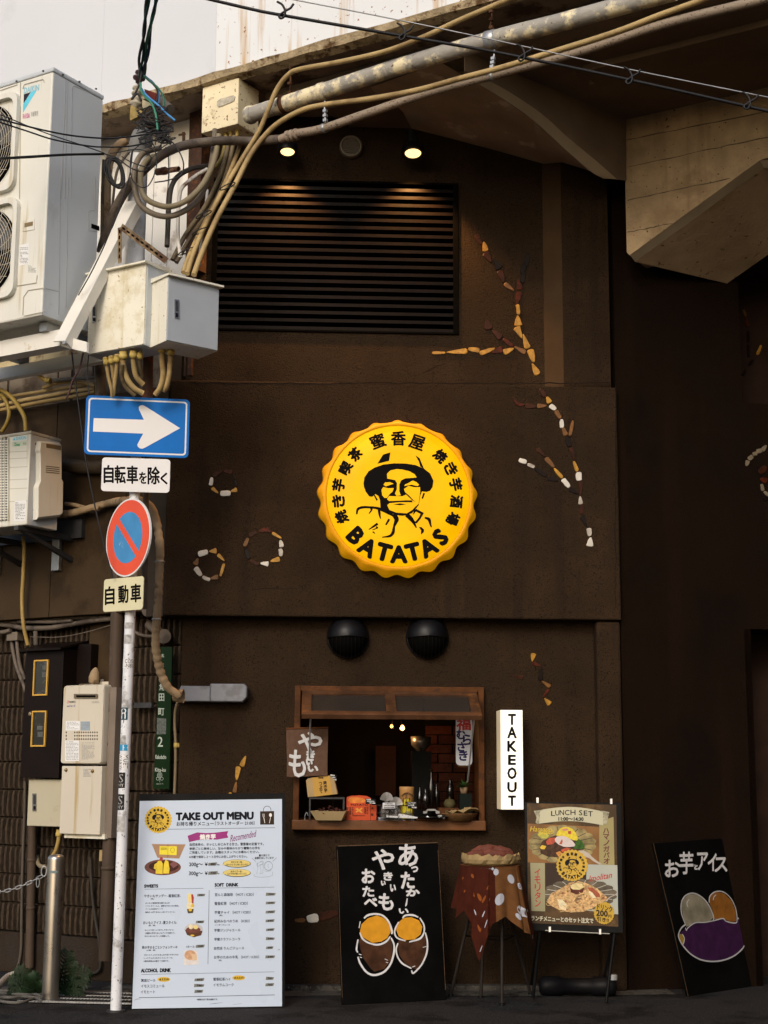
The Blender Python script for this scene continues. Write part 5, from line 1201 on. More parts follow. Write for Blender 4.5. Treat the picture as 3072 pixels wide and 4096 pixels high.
for k in range(4):
    wire(('outermost insulated hose looping under the tall cooling unit', 'second insulated hose looping under the tall cooling unit', 'third insulated hose under the tall cooling unit', 'dark innermost hose under the tall cooling unit')[k], ZP(Zb, [(335 + 14 * k, 15), (345 + 16 * k, 60), (385 + 18 * k, 110), (440 + 22 * k, 140), (520, 150 - 8 * k)]), .009, (TAN, WRAP, TAND, BCABLE)[k], 9.05, 9.2, 'insulated_hose', 'insulated hoses under the tall cooling unit')
# overhead span: thick cable on a messenger wire with hooks
c_th = [(800, -12), (1000, 35), (1125, 60), (1600, 142), (2000, 212), (2520, 320), (3150, 462)]
c_ms = [(1120, -12), (1560, 73), (2000, 165), (2520, 278), (3150, 405)]
wire('thick black cable crossing the sky side of the bridge with curled hangers', c_th, .0085, BCABLE, 7.0, name='span_cable')
wire('thin steel messenger wire just above the thick black cable', c_ms, .0035, GALV, 7.0, name='span_cable')
for k, (u, v) in enumerate(((1130, 30), (1610, 116), (2088, 200), (2518, 292), (2990, 392))):
    m = MB(); s_ = 1.0 if k < 4 else 1.0
    m.tube(crom(WP([(u - 22, v - 24), (u - 2, v - 12), (u + 10, v + 12), (u + 8, v + 34), (u - 6, v + 44), (u - 14, v + 34), (u - 4, v + 24), (u + 18, v + 10), (u + 32, v + 2), (u + 44, v - 14)], 6.98), 5), .0052 if k else .006, 7)
    solo('cable_hanger', 'black curled hanger on the overhead cable, %s' % ('first from the parapet end', 'second from the parapet end', 'in front of the slim pipe', 'in front of the arm soffit', 'last before the picture edge')[k], 'cable hanger', m, BCABLE, 'curled hangers on the overhead cable')
# ================================================================ small cooling unit, meters, heater, wall pipes
SAp = yawpl(P(115, 1900, 10.2), -31); SAs = sidepl(SAp, 0, left=False)
zt_, zb_ = SAp.L(115, 1724)[1], SAp.L(128, 2096)[1]
t = Thing('small_cooling_unit', 'smaller white air-conditioner unit on black wall brackets, beside the sign pole', 'air conditioner')
m = MB(); m.box(SAp, -.78, 0, zb_, zt_ - .02, -.30, 0); t.part('casing', m, ACW, bevel=.01)
m = MB(); m.box(SAp, -.785, .005, zt_ - .022, zt_, -.305, .005); t.part('lid', m, mk('grimy_lid', (.45, .42, .36), .5, var=.2, stain=(.10, .08, .05), sscale=10, sth=.6), bevel=.006)
m = MB(); m.box(SAs, .004, .296, zb_ + .003, zt_ - .03, 0, .002); t.part('side_panel', m, ACG)
m = MB(); m.uvprism(SAs, [(272,437),(395,447),(412,460),(412,690),(423,712),(420,925),(402,940),(250,958),(252,745),(268,705),(268,515),(262,500)], .002, .045, ins=.05, insd=.012, zm=Z6); o = t.part('valve_cover', m, ACW)
m = MB(); m.uvprism(SAs, [(308,455),(405,470),(405,497),(308,482)], .045, .0465, zm=Z6); t.part('recess', m, mk('shaded_tan', (.20, .15, .08), .8), parent=o)
for k in range(4):
    m = MB(); y = 604 + k * 13; m.uvprism(SAs, [(305,y - 2),(395,y + 8),(395,y + 13),(305,y + 3)], .045, .0462, zm=Z6); t.part('slot', m, mk('slot_brown', (.12, .09, .05), .8), parent=o)
for (x, y) in ((228, 458), (214, 897)):
    m = MB(); m.lathe(SAs.hit(*Z6(x + 10, y), .0), SAs.n, [(.009, 0), (.009, .004), (.001, .004)], 10); t.part('screw', m, DARKST)
# grille on the front, partly out of frame
m = MB(); m.uvprism(SAp, [(-400,420),(50,412),(50,965),(-400,1010)], 0, .003, zm=Z6); g_ = t.part('grille_recess', m, mk('grille_recess_dark', (.05, .04, .03), .8))
for k in range(30):
    y = 432 + k * 17.8; m = MB(); m.uvprism(SAp, [(-300, y + 9),(48, y),(48, y + 8),(-300, y + 17)], .003, .012, zm=Z6); t.part('louvre_slat', m, ACW, parent=g_)
for x in (2, 24, 48):
    m = MB(); m.uvprism(SAp, [(x,415),(x + 5,415),(x + 5,965),(x,966)], .003, .016, zm=Z6); t.part('grille_bar', m, ACW, parent=g_)
for y in (505, 550, 608, 690, 750, 835):
    m = MB(); m.stroke(SAp, [(60, y + 6), (182, y)], .003, .0, .0008, zm=Z6, sm=False); t.part('seam', m, mk('panel_groove_cream', (.36, .33, .26), .6))
m = MB(); m.uvprism(SAp, [(82,412),(176,400),(176,430),(82,440)], 0, .001, zm=Z6); o = t.part('sticker', m, mk('pale_cyan_sticker', (.60, .72, .74), .5))
m = MB(); txt(m, 'DAIKIN', SAp, Z6, 106, 407, 170, 428, .0015, slope=-.09, bold=.0008, shear=.05); t.part('lettering', m, mk('pale_blue_print', (.10, .32, .50), .5), parent=o)
m = MB(); txt(m, '▲', SAp, Z6, 86, 412, 102, 432, .0015); t.part('emblem', m, CY_, parent=o)
m = MB(); m.uvprism(SAp, [(82,446),(176,436),(176,468),(82,476)], 0, .001, zm=Z6); o = t.part('sticker', m, mk('pale_green_sticker', (.55, .62, .50), .5))
m = MB(); txt(m, 'Zeas', SAp, Z6, 95, 450, 132, 470, .0015, bold=.001); t.part('lettering', m, mk('green_print', (.02, .32, .12), .5), parent=o)
m = MB(); txt(m, 'R32', SAp, Z6, 155, 448, 174, 462, .0015, bold=.0006); t.part('lettering', m, GREYT, parent=o)
m = MB(); m.uvprism(SAp, [(97,838),(173,830),(170,965),(92,972)], 0, .001, zm=Z6); o = t.part('sticker', m, LABEL)
m = MB(); textlines(m, SAp, Z6, 101, 846, 166, 960, 12, .0014, rn); t.part('fine_print', m, GREYT, parent=o).__setitem__('kind', 'stuff')
t.done()
for k, (u0, lab) in enumerate(((52, 'black triangular wall bracket under the small cooling unit, front one'), (-150, 'black triangular wall bracket under the small cooling unit, far one'))):
    t = Thing('wall_bracket', lab, 'bracket', 'brackets under the small cooling unit')
    aa = SAp.L(u0, 2100)[0] + .06; zt1 = zb_ - .005
    BS = Pl(SAp.W(aa, 0, 0), -SAp.n, (0, 0, 1))
    m = MB(); m.prism(BS, [(-.03, zt1), (.62, zt1), (.62, zt1 - .04), (-.03, zt1 - .03)], -.02, .02); t.part('arm', m, DARKST)
    m = MB(); m.prism(BS, [(.02, zt1 - .035), (.60, zt1 - .21), (.60, zt1 - .17), (.08, zt1 - .03)], -.015, .015); t.part('strut', m, DARKST); t.done()
m = MB(); a0_, z0_ = LW.L(257, 2292, .06); a1_, z1_ = LW.L(292, 2150, .06); m.box(LW, a0_, a1_, z0_, z1_, .165, .20)
solo('wall_rail', 'grey galvanised upright rail on the wall under the small cooling unit', 'bracket', m, GALV, bevel=.002)
m = MB(); a0_, z0_ = LW.L(17, 2305, .06); a1_, z1_ = LW.L(50, 2170, .06); m.box(LW, a0_, a1_, z0_, z1_, .165, .20)
solo('wall_rail', 'grey galvanised upright rail farther along by the picture edge', 'bracket', m, GALV, bevel=.002)
m = MB(); m.boxuv(LW, -80, 2118, 325, 2150, .165, .20); solo('wall_rail', 'long dark horizontal rail behind the black brackets', 'bracket', m, DARKST)

def lwp(pts, c, zm=NAT): return [LW.hit(*zm(*p[:2]), p[2] if len(p) > 2 else c) for p in pts]
Z3 = Z(0, 2400, 2.0737)
# long wrapped hose from the small unit to the grey duct
t = Thing('wrapped_hose', 'long tape-wrapped refrigerant hose snaking from the small cooling unit down to the grey duct', 'pipe')
hp = lwp([(200, 2062), (290, 2052), (370, 2030), (440, 2012)], .25) + [P(u, v, Y) for u, v, Y in ((500, 2003, 9.75), (560, 2003, 9.65), (605, 2030, 9.6), (628, 2100, 9.6), (640, 2200, 9.6), (636, 2320, 9.62), (630, 2440, 9.65), (622, 2560, 9.7), (632, 2650, 9.75), (665, 2740, 9.8), (718, 2785, 9.85))]
m = MB(); q = resample(crom(hp, 10), .012); rnd = random.Random(8); off = [rnd.uniform(.92, 1.06) for _ in range(len(q) + 2)]
m.tube(q, .026, 12, rf=lambda i, n_: .027 * off[i // 2] * (1.05 if i % 4 < 2 else .97)); t.part('hose', m, WRAP)
for (u, v) in ((640, 2480), (640, 2250)):
    m = MB(); o_ = min(q, key=lambda p: (p - P(u, v, 9.62)).length); m.lathe(o_ - Vector((0, 0, .005)), Vector((0, 0, 1)), [(.03, 0), (.033, .002), (.033, .008), (.03, .01)], 16); t.part('band', m, GALV)
t.done()
conduit('short wrapped pipe branching above the long hose at the small unit', lwp([(262, 2015), (300, 2020), (350, 2032), (395, 2035)], .25), .014, WRAP, 'wrapped_pipe', ribbed=False)
# grey plastic duct where the hose enters the shop wall
t = Thing('grey_duct', 'grey plastic duct cover with rounded elbow on the shop wall', 'duct')
DG = mk('duct_grey', (.21, .215, .24), .5, var=.12, stain=(.15, .15, .16), sscale=6, sth=.56)
dc = LC + .10
a0_, zt1 = FA.L(722, 2742, dc); zb1 = FA.L(722, 2806, dc)[1]; am = FA.L(845, 2770, dc)[0]; a1_ = FA.L(990, 2770, dc)[0]
m = MB(); m.prism(FA, [(a0_ + .0, zb1), (am, zb1), (am, zt1), (a0_, zt1), (a0_ - .02, (zb1 + zt1) / 2)], LC - .02, dc, ins=.06, insd=.03); t.part('cover', m, DG, bevel=.006)
zt2_, zb2_ = FA.L(900, 2736, dc)[1], FA.L(900, 2806, dc)[1]
m = MB(); m.prism(FA, [(am - .01, zb2_ - .004), (a1_ - .03, zb2_ - .004), (a1_, zb2_ + .03), (a1_, zt2_ - .02), (a1_ - .02, zt2_ + .004), (am - .01, zt2_ + .004)], LC - .02, dc + .008, ins=.06, insd=.03); t.part('elbow', m, DG, bevel=.008)
m = MB(); m.lathe(P(722, 2785, 9.9), Vector((1, -.1, 0)), [(.03, -.05), (.045, 0), (.045, .02)], 14); t.part('gland', m, WRAP); t.done()
conduit('thin ribbed conduit running straight down from the grey duct', lwp([(716, 2795, .10), (702, 2840, .08), (699, 2900, .06), (702, 2960, .06), (702, 3060, .06), (698, 3180, .06), (690, 3500, .05)], .06), .011, mk('dusty_brown_conduit', (.20, .15, .085), .6, var=.2))
m = MB(); q = LW.hit(705, 2981, .06); m.lathe(q - Vector((0, 0, .016)), Vector((0, 0, 1)), [(.014, 0), (.018, .002), (.018, .03), (.014, .032)], 12); m.box(Pl(q, FA.x), .01, .05, -.012, .012, -.01, .01)
solo('conduit_clip', 'yellowed plastic clip holding the thin conduit by the green street sign', 'clip', m, BRASS)

# tan pipes crossing high on the wall
GTAN = 'tan pipes running along the wall behind the cream cabinet'
for k, (pts, r, mt) in enumerate((([(-100, 745), (130, 690), (300, 662), (500, 630), (780, 592)], .014, TAN), ([(-100, 800), (150, 738), (400, 692), (600, 655), (790, 632)], .016, TAN), ([(-100, 830), (100, 792), (350, 742), (600, 700), (790, 660)], .015, mk('ochre_pipe', (.30, .20, .07), .5, var=.2)), ([(360, 625), (450, 592), (560, 576), (690, 582), (790, 612)], .014, mk('ochre_pipe', (.30, .20, .07), .5)))):
    conduit(('topmost of the straight tan pipes behind the platform', 'middle straight tan pipe with a black tie', 'lowest ochre pipe of the three along the wall', 'curved ochre pipe bowing over the straight ones')[k], lwp(pts, .24 + .015 * k, Zb), r, mt, 'wall_pipe', GTAN, ribbed=False)
conduit('yellow ribbed conduit curling from the white beam into a grey pipe', lwp([(293, 345), (298, 430), (320, 510), (365, 555), (420, 566)], .33, Zb), .016, mk('yellow_conduit', (.42, .27, .07), .55, var=.15), cuff=(-1,))
conduit('dark grey pipe hung on rusty clamps under the lower beam', lwp([(440, 562), (600, 550), (790, 540)], .33, Zb), .013, mk('slate_pipe', (.10, .095, .085), .5, var=.2), 'wall_pipe', ribbed=False)
for k, (x, y) in enumerate(((482, 470), (772, 470))):
    t = Thing('pipe_hanger', ('rusty clamp hanger on the lower beam', 'second rusty clamp hanger by the drop pipe')[k], 'pipe hanger', 'rusty hangers under the beam'); q0 = LW.hit(*Zb(x, y - 60), .36); q1 = LW.hit(*Zb(x, y + 75), .33)
    m = MB(); m.tube([q0, q1], .005, 6); t.part('rod', m, RUST); m = MB(); m.box(Pl(q0, LW.x), -.025, .025, -.02, .02, -.015, .015); t.part('clamp', m, RUST); t.done()
conduit('outer yellow hose coil at the picture edge above the small unit', lwp([(-120, 610), (0, 640), (90, 700), (160, 790), (205, 880), (215, 985)], .30, Zb), .0165, mk('mustard_hose', (.27, .18, .035), .5, var=.2), 'yellow_hose', 'yellow hoses above the small cooling unit', ribbed=False)
conduit('inner yellow ribbed hose coil at the picture edge', lwp([(-120, 650), (0, 680), (50, 740), (75, 830), (60, 910), (15, 990)], .28, Zb), .0165, mk('mustard_hose', (.27, .18, .035), .5), 'yellow_hose', 'yellow hoses above the small cooling unit')
conduit('yellow ribbed conduit dropping from the small unit into the black meter cabinet', lwp([(92, 2145, .28), (97, 2200, .26), (93, 2300, .25), (88, 2400, .24), (94, 2500, .24), (112, 2580, .20)], .25), .0155, mk('ochre_conduit', (.33, .22, .065), .55, var=.15), cuff=None)
conduit('wide grey-brown duct pipe behind the white sign plates', lwp([(255, 1858), (330, 1868), (420, 1868)], .22), .05, mk('smoky_duct', (.06, .045, .03), .5, var=.2), 'wall_pipe', ribbed=False)
# brown pipes at the head of the block wall
GBP = 'brown pipes along the top of the block wall'
for k, (pts, r) in enumerate((([(-60, 190), (80, 188), (200, 180), (400, 160), (640, 145), (900, 140)], .017), ([(-60, 195), (80, 210), (200, 232), (400, 232), (560, 208), (760, 172), (950, 150)], .019), ([(150, 180), (420, 182), (600, 172)], .013))):
    conduit(('upper straight brown pipe along the top of the block wall', 'sagging brown pipe along the top of the block wall', 'short brown pipe tucked between the two others')[k], lwp(pts, .07 + .02 * k, Z3), r, GREYP, 'wall_pipe', GBP, ribbed=False)
wire('thin brown wire sagging over the block wall', [tuple(Z3(*p)) for p in ((250, 305), (480, 308), (700, 270), (930, 205))], .003, GREYP, 10.55, name='wall_wire')
conduit('brown pipe stub ending in a collar by the picture edge', lwp([(-60, 275), (40, 265), (90, 250)], .08, Z3), .017, GREYP, 'wall_pipe', ribbed=False)
t = Thing('wall_junction_box', 'small brown junction box above the black meter cabinet', 'junction box'); m = MB(); m.boxuv(LW, *Z3(55, 268), *Z3(140, 335), .0, .07); t.part('body', m, mk('dusty_brown_enamel', (.15, .12, .09), .5, var=.1), bevel=.004)
t.done()
conduit('pair pipe nearer the wall corner curving below the small junction box', lwp([(100, 335), (108, 420), (140, 560), (190, 690), (215, 760)], .03, Z3), .014, GREYP, 'wall_pipe', 'twin pipes below the junction box', ribbed=False)
conduit('pair pipe below the small junction box, closer to the cabinet', lwp([(140, 335), (148, 430), (170, 560), (210, 660)], .04, Z3), .014, GREYP, 'wall_pipe', 'twin pipes below the junction box', ribbed=False)
conduit('stub pipe standing on the black meter cabinet', lwp([(295, 260), (296, 320), (296, 372)], .10, Z3), .018, GREYP, 'wall_pipe', ribbed=False)
# electric meter cabinet
MB_ = mk('dark_brown_enamel', (.008, .0045, .0035), .45, var=.2, spec=.12)
t = Thing('meter_cabinet', 'tall blackish meter cabinet with two yellow-framed windows', 'meter box')
mc = .24
a0_, z1_ = LW.L(105, 2602, mc); a1_, z0_ = LW.L(233, 3112, mc)
m = MB(); m.box(LW, a0_, a1_, z0_, z1_, -.02, mc); t.part('body', m, MB_, bevel=.004)
m = MB(); m.add([LW.W(a, z_, c) for a, z_, c in ((a0_ - .02, z1_ + .004, mc + .05), (a1_ + .015, z1_ + .004, mc + .05), (a1_ + .015, z1_ + .075, 0), (a0_ - .02, z1_ + .075, 0), (a0_ - .02, z1_ - .010, mc + .05), (a1_ + .015, z1_ - .010, mc + .05), (a1_ + .015, z1_ + .060, 0), (a0_ - .02, z1_ + .060, 0))],
    [(0, 1, 2, 3), (4, 7, 6, 5), (0, 4, 5, 1), (2, 6, 7, 3), (1, 5, 6, 2), (0, 3, 7, 4)]); t.part('rain_hood', m, MB_)
YFR = mk('yellow_window_frame', (.58, .33, .055), .45, var=.05)
for (x0, y0, x1, y1, lab) in ((284, 497, 402, 793, 'upper'), (268, 919, 386, 1216, 'lower')):
    u0, v0 = Z3(x0, y0); u1, v1 = Z3(x1, y1); A0, B1 = LW.L(u0, (v0 + v1) / 2, mc)[0], LW.L((u0 + u1) / 2, v0, mc)[1]; A1, B0 = LW.L(u1, (v0 + v1) / 2, mc)[0], LW.L((u0 + u1) / 2, v1, mc)[1]; f_ = .010
    m = MB(); oo = [(A0, B0), (A1, B0), (A1, B1), (A0, B1)]; ii = [(A0 + f_, B0 + f_), (A1 - f_, B0 + f_), (A1 - f_, B1 - f_), (A0 + f_, B1 - f_)]
    vs = [LW.W(a, b, mc) for a, b in oo] + [LW.W(a, b, mc + .012) for a, b in oo] + [LW.W(a, b, mc + .012) for a, b in ii] + [LW.W(a, b, mc) for a, b in ii]
    m.add(vs, [(j * 4 + i, j * 4 + (i + 1) % 4, (j + 1) * 4 + (i + 1) % 4, (j + 1) * 4 + i) for j in range(3) for i in range(4)]); o = t.part('window_frame', m, YFR)
    m = MB(); m.box(LW, A0 + f_, A1 - f_, B0 + f_, B1 - f_, mc + .0005, mc + .003); t.part('window_glass', m, mk('dark_meter_glass', (.012, .012, .012), .08, var=.1, spec=.7, stain=(.05, .05, .05), sscale=12, sth=.6), parent=o)
    for (fx, fy, w_, h_) in ((.70, .78, .035, .03), (.72, .58, .04, .035)) if lab == 'upper' else ((.55, .52, .05, .028), (.60, .34, .05, .035)):
        cxx = A0 + (A1 - A0) * fx; cyy = B0 + (B1 - B0) * fy; m = MB(); m.box(LW, cxx - w_ / 2, cxx + w_ / 2, cyy - h_ / 2, cyy + h_ / 2, mc + .003, mc + .0042); t.part('meter_label', m, mk('meter_label_grey', (.09, .095, .09), .5, var=.3, scale=60), parent=o)
m = MB(); q = LW.hit(*Z3(250, 945), mc); m.lathe(q, LW.n, [(.014, 0), (.014, .004), (.001, .005)], 14); t.part('key_cap', m, mk('brass_key_cap', (.28, .22, .12), .4, metal=.3))
m = MB(); m.box(LW, a1_ + .002, a1_ + .13, LW.L(300, 2735, .1)[1], z1_ + .04, -.02, .10); t.part('side_box', m, MB_)
t.done()
t = Thing('beige_wall_cabinet', 'plain beige metal cabinet hanging under the blackish meter cabinet', 'electrical box')
a0_, z1_ = LW.L(115, 3117, .20); a1_, z0_ = LW.L(240, 3308, .20)
m = MB(); m.box(LW, a0_, a1_, z0_, z1_, -.02, .188); t.part('body', m, BEIGE, bevel=.003)
m = MB(); m.box(LW, a0_ + .002, a1_ - .002, z0_ + .002, z1_ - .002, .1885, .20); t.part('door', m, BEIGE, bevel=.003)
_o = LW.o.copy(); LWs = LW.off(.20)
lock(t, LWs, Z3, 268, 1604, 300, 1750); t.done()
# gas water heater
HT = mk('heater_cream', (.56, .51, .42), .4, var=.05, scale=2, streak=((.42, .32, .17), 20, .63))
t = Thing('water_heater', 'cream wall-hung gas water heater with a slotted vent and rows of round holes', 'water heater')
hc = .24; Z8 = Z(0, 3200, 2.4683)
a0_, z1_ = LW.L(254, 2742, hc); a1_, z0_ = LW.L(405, 3056, hc)
m = MB(); m.prism(LW, rrect(a0_ - .006, a1_ + .05, z0_ - .006, z1_ + .03, .02), .05, .075); t.part('back_plate', m, HT)
m = MB(); m.prism(LW, rrect(a0_, a1_, z0_, z1_, .02), .076, hc, ins=.02, insd=.015); t.part('cover', m, HT, bevel=.003)
LH = LW.off(hc)
m = MB(); m.uvprism(LH, [(p[0], p[1]) for p in [(612,782),(618,778),(802,778),(810,784),(810,812),(804,818),(618,818),(612,812)]], 0, .006, zm=Z3); o = t.part('exhaust_rim', m, mk('bronze_rim', (.22, .18, .12), .35, metal=.6))
m = MB(); m.uvprism(LH, [(632,790),(790,790),(790,806),(632,806)], .006, .0085, zm=Z3); t.part('exhaust_slot', m, DARKHOLE, parent=o)
HO = mk('hole_brown', (.035, .015, .01), .8, var=.1)
for j, y in enumerate((1098, 1126, 1154)):
    for x in [549] + [620 + 18.5 * i for i in range(11)]:
        m = MB(); m.prism(LH, disc(LH, *Z3(x, y), .001, 2.4, 3.6, 8), 0, .0012); t.part('vent_hole', m, HO)
m = MB(); m.uvprism(LH, [(556,836),(573,836),(573,855),(556,855)], 0, .001, zm=Z3); t.part('emblem', m, mk('red_print', (.50, .03, .02), .5))
m = MB(); txt(m, 'N', LH, Z3, 559, 839, 570, 852, .002, bold=.0004); t.part('lettering', m, SWHITE)
m = MB(); txt(m, 'NORITZ', LH, Z3, 578, 838, 626, 853, .001, bold=.0007); t.part('lettering', m, mk('dark_grey_print', (.10, .09, .09), .5))
m = MB(); txt(m, 'eco\u30b8\u30e7\u30fc\u30ba', LH, Z3, 556, 868, 624, 888, .001, bold=.0005); t.part('lettering', m, mk('violet_print', (.14, .12, .34), .5))
for (x0, y0, x1, y1, mt, rows) in ((546, 1004, 662, 1082, LABEL, 6), (668, 1007, 746, 1082, mk('silver_blue_sticker', (.28, .34, .40), .4), 5), (540, 1166, 655, 1335, LABEL, 13), (668, 1175, 790, 1330, None, 15), (755, 832, 828, 862, None, 3)):
    o = None
    if mt: m = MB(); m.uvprism(LH, [(x0,y0),(x1,y0),(x1,y1),(x0,y1)], 0, .001, zm=Z3); o = t.part('sticker', m, mt)
    m = MB(); textlines(m, LH, Z3, x0 + 6, y0 + 8, x1 - 6, y1 - 4, rows, .0015, rn, h=.38); t.part('fine_print', m, GREYT, parent=o).__setitem__('kind', 'stuff')
# lower pipe cover
a2_, z2_ = LW.L(248, 3064, hc); a3_, z3_ = LW.L(398, 3340, hc)
m = MB(); m.box(LW, a2_, a3_, z3_, z2_, .06, hc); t.part('pipe_cover', m, HT, bevel=.004)
m = MB(); m.box(LW, a2_ + .02, a3_ + .02, z3_ - .028, z3_ + .004, .06, hc - .03); t.part('bottom_tray', m, CREAM)
m = MB(); m.box(LW, a3_ + .001, a3_ + .06, z3_ - .02, z1_ - .02, .04, hc - .05); t.part('side_trim', m, mk('taupe_enamel', (.19, .15, .12), .45))
for (x, y) in ((551, 1410), (770, 1419)):
    m = MB(); q = LW.hit(*Z3(x, y), hc); m.lathe(q, LW.n, [(.012, 0), (.013, .003), (.009, .012), (.001, .013)], 10); t.part('knob_screw', m, mk('brass_screw', (.25, .16, .06), .4, metal=.6))
m = MB(); textlines(m, LH, Z3, 690, 1402, 755, 1470, 6, .0008, rn); t.part('fine_print', m, GREYT).__setitem__('kind', 'stuff')
m = MB(); m.box(LW, (a0_ + a1_) / 2 - .012, (a0_ + a1_) / 2 + .012, z1_ + .02, z1_ + .05, .05, .062); t.part('hanging_lug', m, HT); t.done()
m = MB(); q = LW.hit(*Z3(775, 640), .12); m.lathe(q + Vector((0, 0, -.05)), Vector((.15, -.1, 1)), [(.001, 0), (.035, .01), (.04, .05), (.03, .09), (.012, .115), (.001, .12)], 12)
solo('scrap_cover', 'crumpled brown cover resting on top of the water heater', 'cover', m, WRAP)
# downpipes
def downpipe(label, pts, r, joints):
    t = Thing('downpipe', label, 'downpipe', 'brown downpipes'); m = MB(); m.tube(pts, r, 20); t.part('shaft', m, DRAINB)
    for (f_, big) in joints:
        L_ = (pts[-1] - pts[0]); p = pts[0] + L_ * f_; m = MB(); m.lathe(p, L_, [(r, 0), (r * 1.1, .003), (r * 1.1, .13 if big else .02), (r, .133 if big else .023)], 20); t.part('socket', m, DRAINB)
    t.done()
ct_ = LW.hit(483, 2040, .12); cb2 = Vector((ct_.x, ct_.y, .12)); dp_ = LW.hit(421, 3940, .12); 
downpipe('large brown downpipe running down right behind the sign pole', [ct_, Vector((dp_.x * .5 + ct_.x * .5, ct_.y, 1.9)), Vector((dp_.x, ct_.y - .04, .16))], .048, [(.42, True), (.53, False), (.80, False)])
q = LW.hit(130, 3260, .07); q2 = LW.hit(112, 3960, .07)
downpipe('slimmer brown downpipe behind the steel bollard', [Vector((q.x, q.y, q.z + .05)), Vector((q2.x, q.y, .05))], .031, [(.32, False), (.62, False)])
conduit('grey ribbed conduit running down the block wall beside the slim downpipe', lwp([(100, 3125), (98, 3260), (92, 3400), (88, 3560), (86, 3700), (84, 3800), (70, 3870), (40, 3905)], .03), .011, mk('grey_ribbed', (.085, .07, .055), .6))
conduit('dark ribbed conduit hanging behind the sign pole to the drain', lwp([(362, 3430), (364, 3500), (370, 3590), (382, 3680), (396, 3760), (402, 3850), (392, 3885), (355, 3900), (337, 3935), (325, 3980)], .04), .011, mk('charcoal_ribbed', (.04, .035, .03), .6))
conduit('yellow ribbed conduit bending from the beige cabinet to the bollard top', lwp([(236, 3318), (234, 3360), (224, 3400), (208, 3430), (195, 3470)], .14), .0155, mk('ochre_conduit', (.33, .22, .065), .55), cuff=(0,))
conduit('cream elbow pipe at the block wall behind the bollard', lwp([(150, 3420, -.02), (152, 3452, .05), (165, 3466, .08), (185, 3466, .08)], .05), .015, mk('cream_pipe', (.20, .16, .10), .5), 'wall_pipe', ribbed=False)
m = MB(); m.boxuv(LW, 398, 3400, 416, 3445, -.02, .08); solo('outlet_hood', 'tiny tan outlet hood half hidden by the large downpipe', 'vent', m, TAN)
m = MB(); m.cyl(LW.hit(596, 2440, .0), LW.hit(596, 2440, .15), .05, n=20); m.cyl(LW.hit(597, 2500, .0), LW.hit(640, 2530, .09), .034, n=16)
tag(solo('pipe_elbow', 'dark pipe elbow in the gap beside the wrapped hose', 'pipe', m, GREYP), kind=None)
m = MB(); m.cyl(LW.hit(660, 2545, 0), LW.hit(655, 2545, .10), .05, n=20); solo('pipe_end', 'round brown pipe end behind the wrapped hose', 'pipe', m, GREYP)
conduit('small brown pipe bending to the round pipe end', lwp([(540, 2528), (565, 2540), (600, 2545), (640, 2540)], .05), .011, GREYP, 'wall_pipe', ribbed=False)
# green street-name sign
SGc = LW.off(.10); t = Thing('street_name_sign', 'narrow dark green street-name sign with white characters and a small rose', 'sign')
GRN = mk('street_sign_green', (.004, .018, .003), .4, var=.1, spec=.15)
m = MB(); m.uvprism(SGc, [(642, 2588), (688, 2588), (676, 3157), (613, 3155)], -.012, 0); t.part('plate', m, GRN)
m = MB(); PGW = mk('soft_white_print', (.42, .46, .40), .6, var=.1)
for ch, x0, y0, x1, y1 in (('北', 1338, 448, 1360, 474), ('区', 1338, 528, 1358, 552), ('角', 1322, 690, 1362, 750), ('田', 1318, 776, 1362, 838), ('町', 1314, 898, 1362, 956), ('2', 1308, 1135, 1350, 1216)):
    m = MB(); txt(m, ch, SGc, Z3, x0, y0, x1, y1, .0008, bold=.0008); t.part('character', m, PGW)
m = MB()
txt(m, 'Kakudacho', SGc, Z3, 1290, 1285, 1378, 1318, .0008, bold=.0006); txt(m, 'Kita-ku', SGc, Z3, 1286, 1392, 1374, 1424, .0008, bold=.0006); txt(m, '大阪の花 バラ', SGc, Z3, 1296, 1520, 1354, 1532, .0008)
t.part('lettering', m, PGW)
m = MB()
for (cx_, cy_, r_) in ((1325, 1452, 22), (1325, 1452, 14), (1325, 1452, 6), (1308, 1482, 13), (1342, 1482, 13)):
    m.stroke(SGc, [(cx_ + r_ * math.cos(R(a)) * .9, cy_ + r_ * math.sin(R(a))) for a in range(0, 361, 40)], .0022, .0002, .0008, zm=Z3)
m.stroke(SGc, [(1325, 1475), (1325, 1512)], .002, .0002, .0008, zm=Z3); t.part('rose_emblem', m, PGW)
m = MB(); m.uvprism(SGc, [(1302, 978), (1378, 984), (1376, 1112), (1300, 1116)], .0002, .001, zm=Z3); t.part('torn_sticker', m, mk('torn_sticker_grey', (.10, .11, .10), .8, var=.5, scale=60)); t.done()
m = MB(); m.boxuv(LW, *Z3(1110, 852), *Z3(1255, 892), .05, .075); solo('sign_bracket', 'dark metal strap holding the green street sign', 'bracket', m, DARKST)

# ---------------------------------------------------------------- bollard, chain, fern, grate, cables at the kerb
SSM = mk('brushed_stainless', (.42, .38, .33), .30, metal=.9, var=.12, scale=3, stain=(.14, .11, .08), sscale=3, sth=.60)
bb = G(200, 4003); t = Thing('bollard', 'brushed stainless steel bollard with a chain ring, in front of the block wall', 'bollard')
rB = .0525; topz = P(204, 3424, bb.y).z
m = MB(); m.lathe(bb, (0, 0, 1), [(rB, 0), (rB, topz - .02), (rB * .97, topz - .008), (rB * .8, topz + .004), (rB * .45, topz + .010), (.001, topz + .012)], 36); t.part('post', m, SSM)
m = MB(); m.lathe(bb, (0, 0, 1), [(rB * 1.6, 0), (rB * 1.6, .01), (rB * 1.02, .014)], 30); t.part('base_ring', m, DARKST)
q = P(200, 3488, bb.y - rB); pl = yawpl(q, 0); cz = pl.L(200, 3488)[1]
m = MB(); 
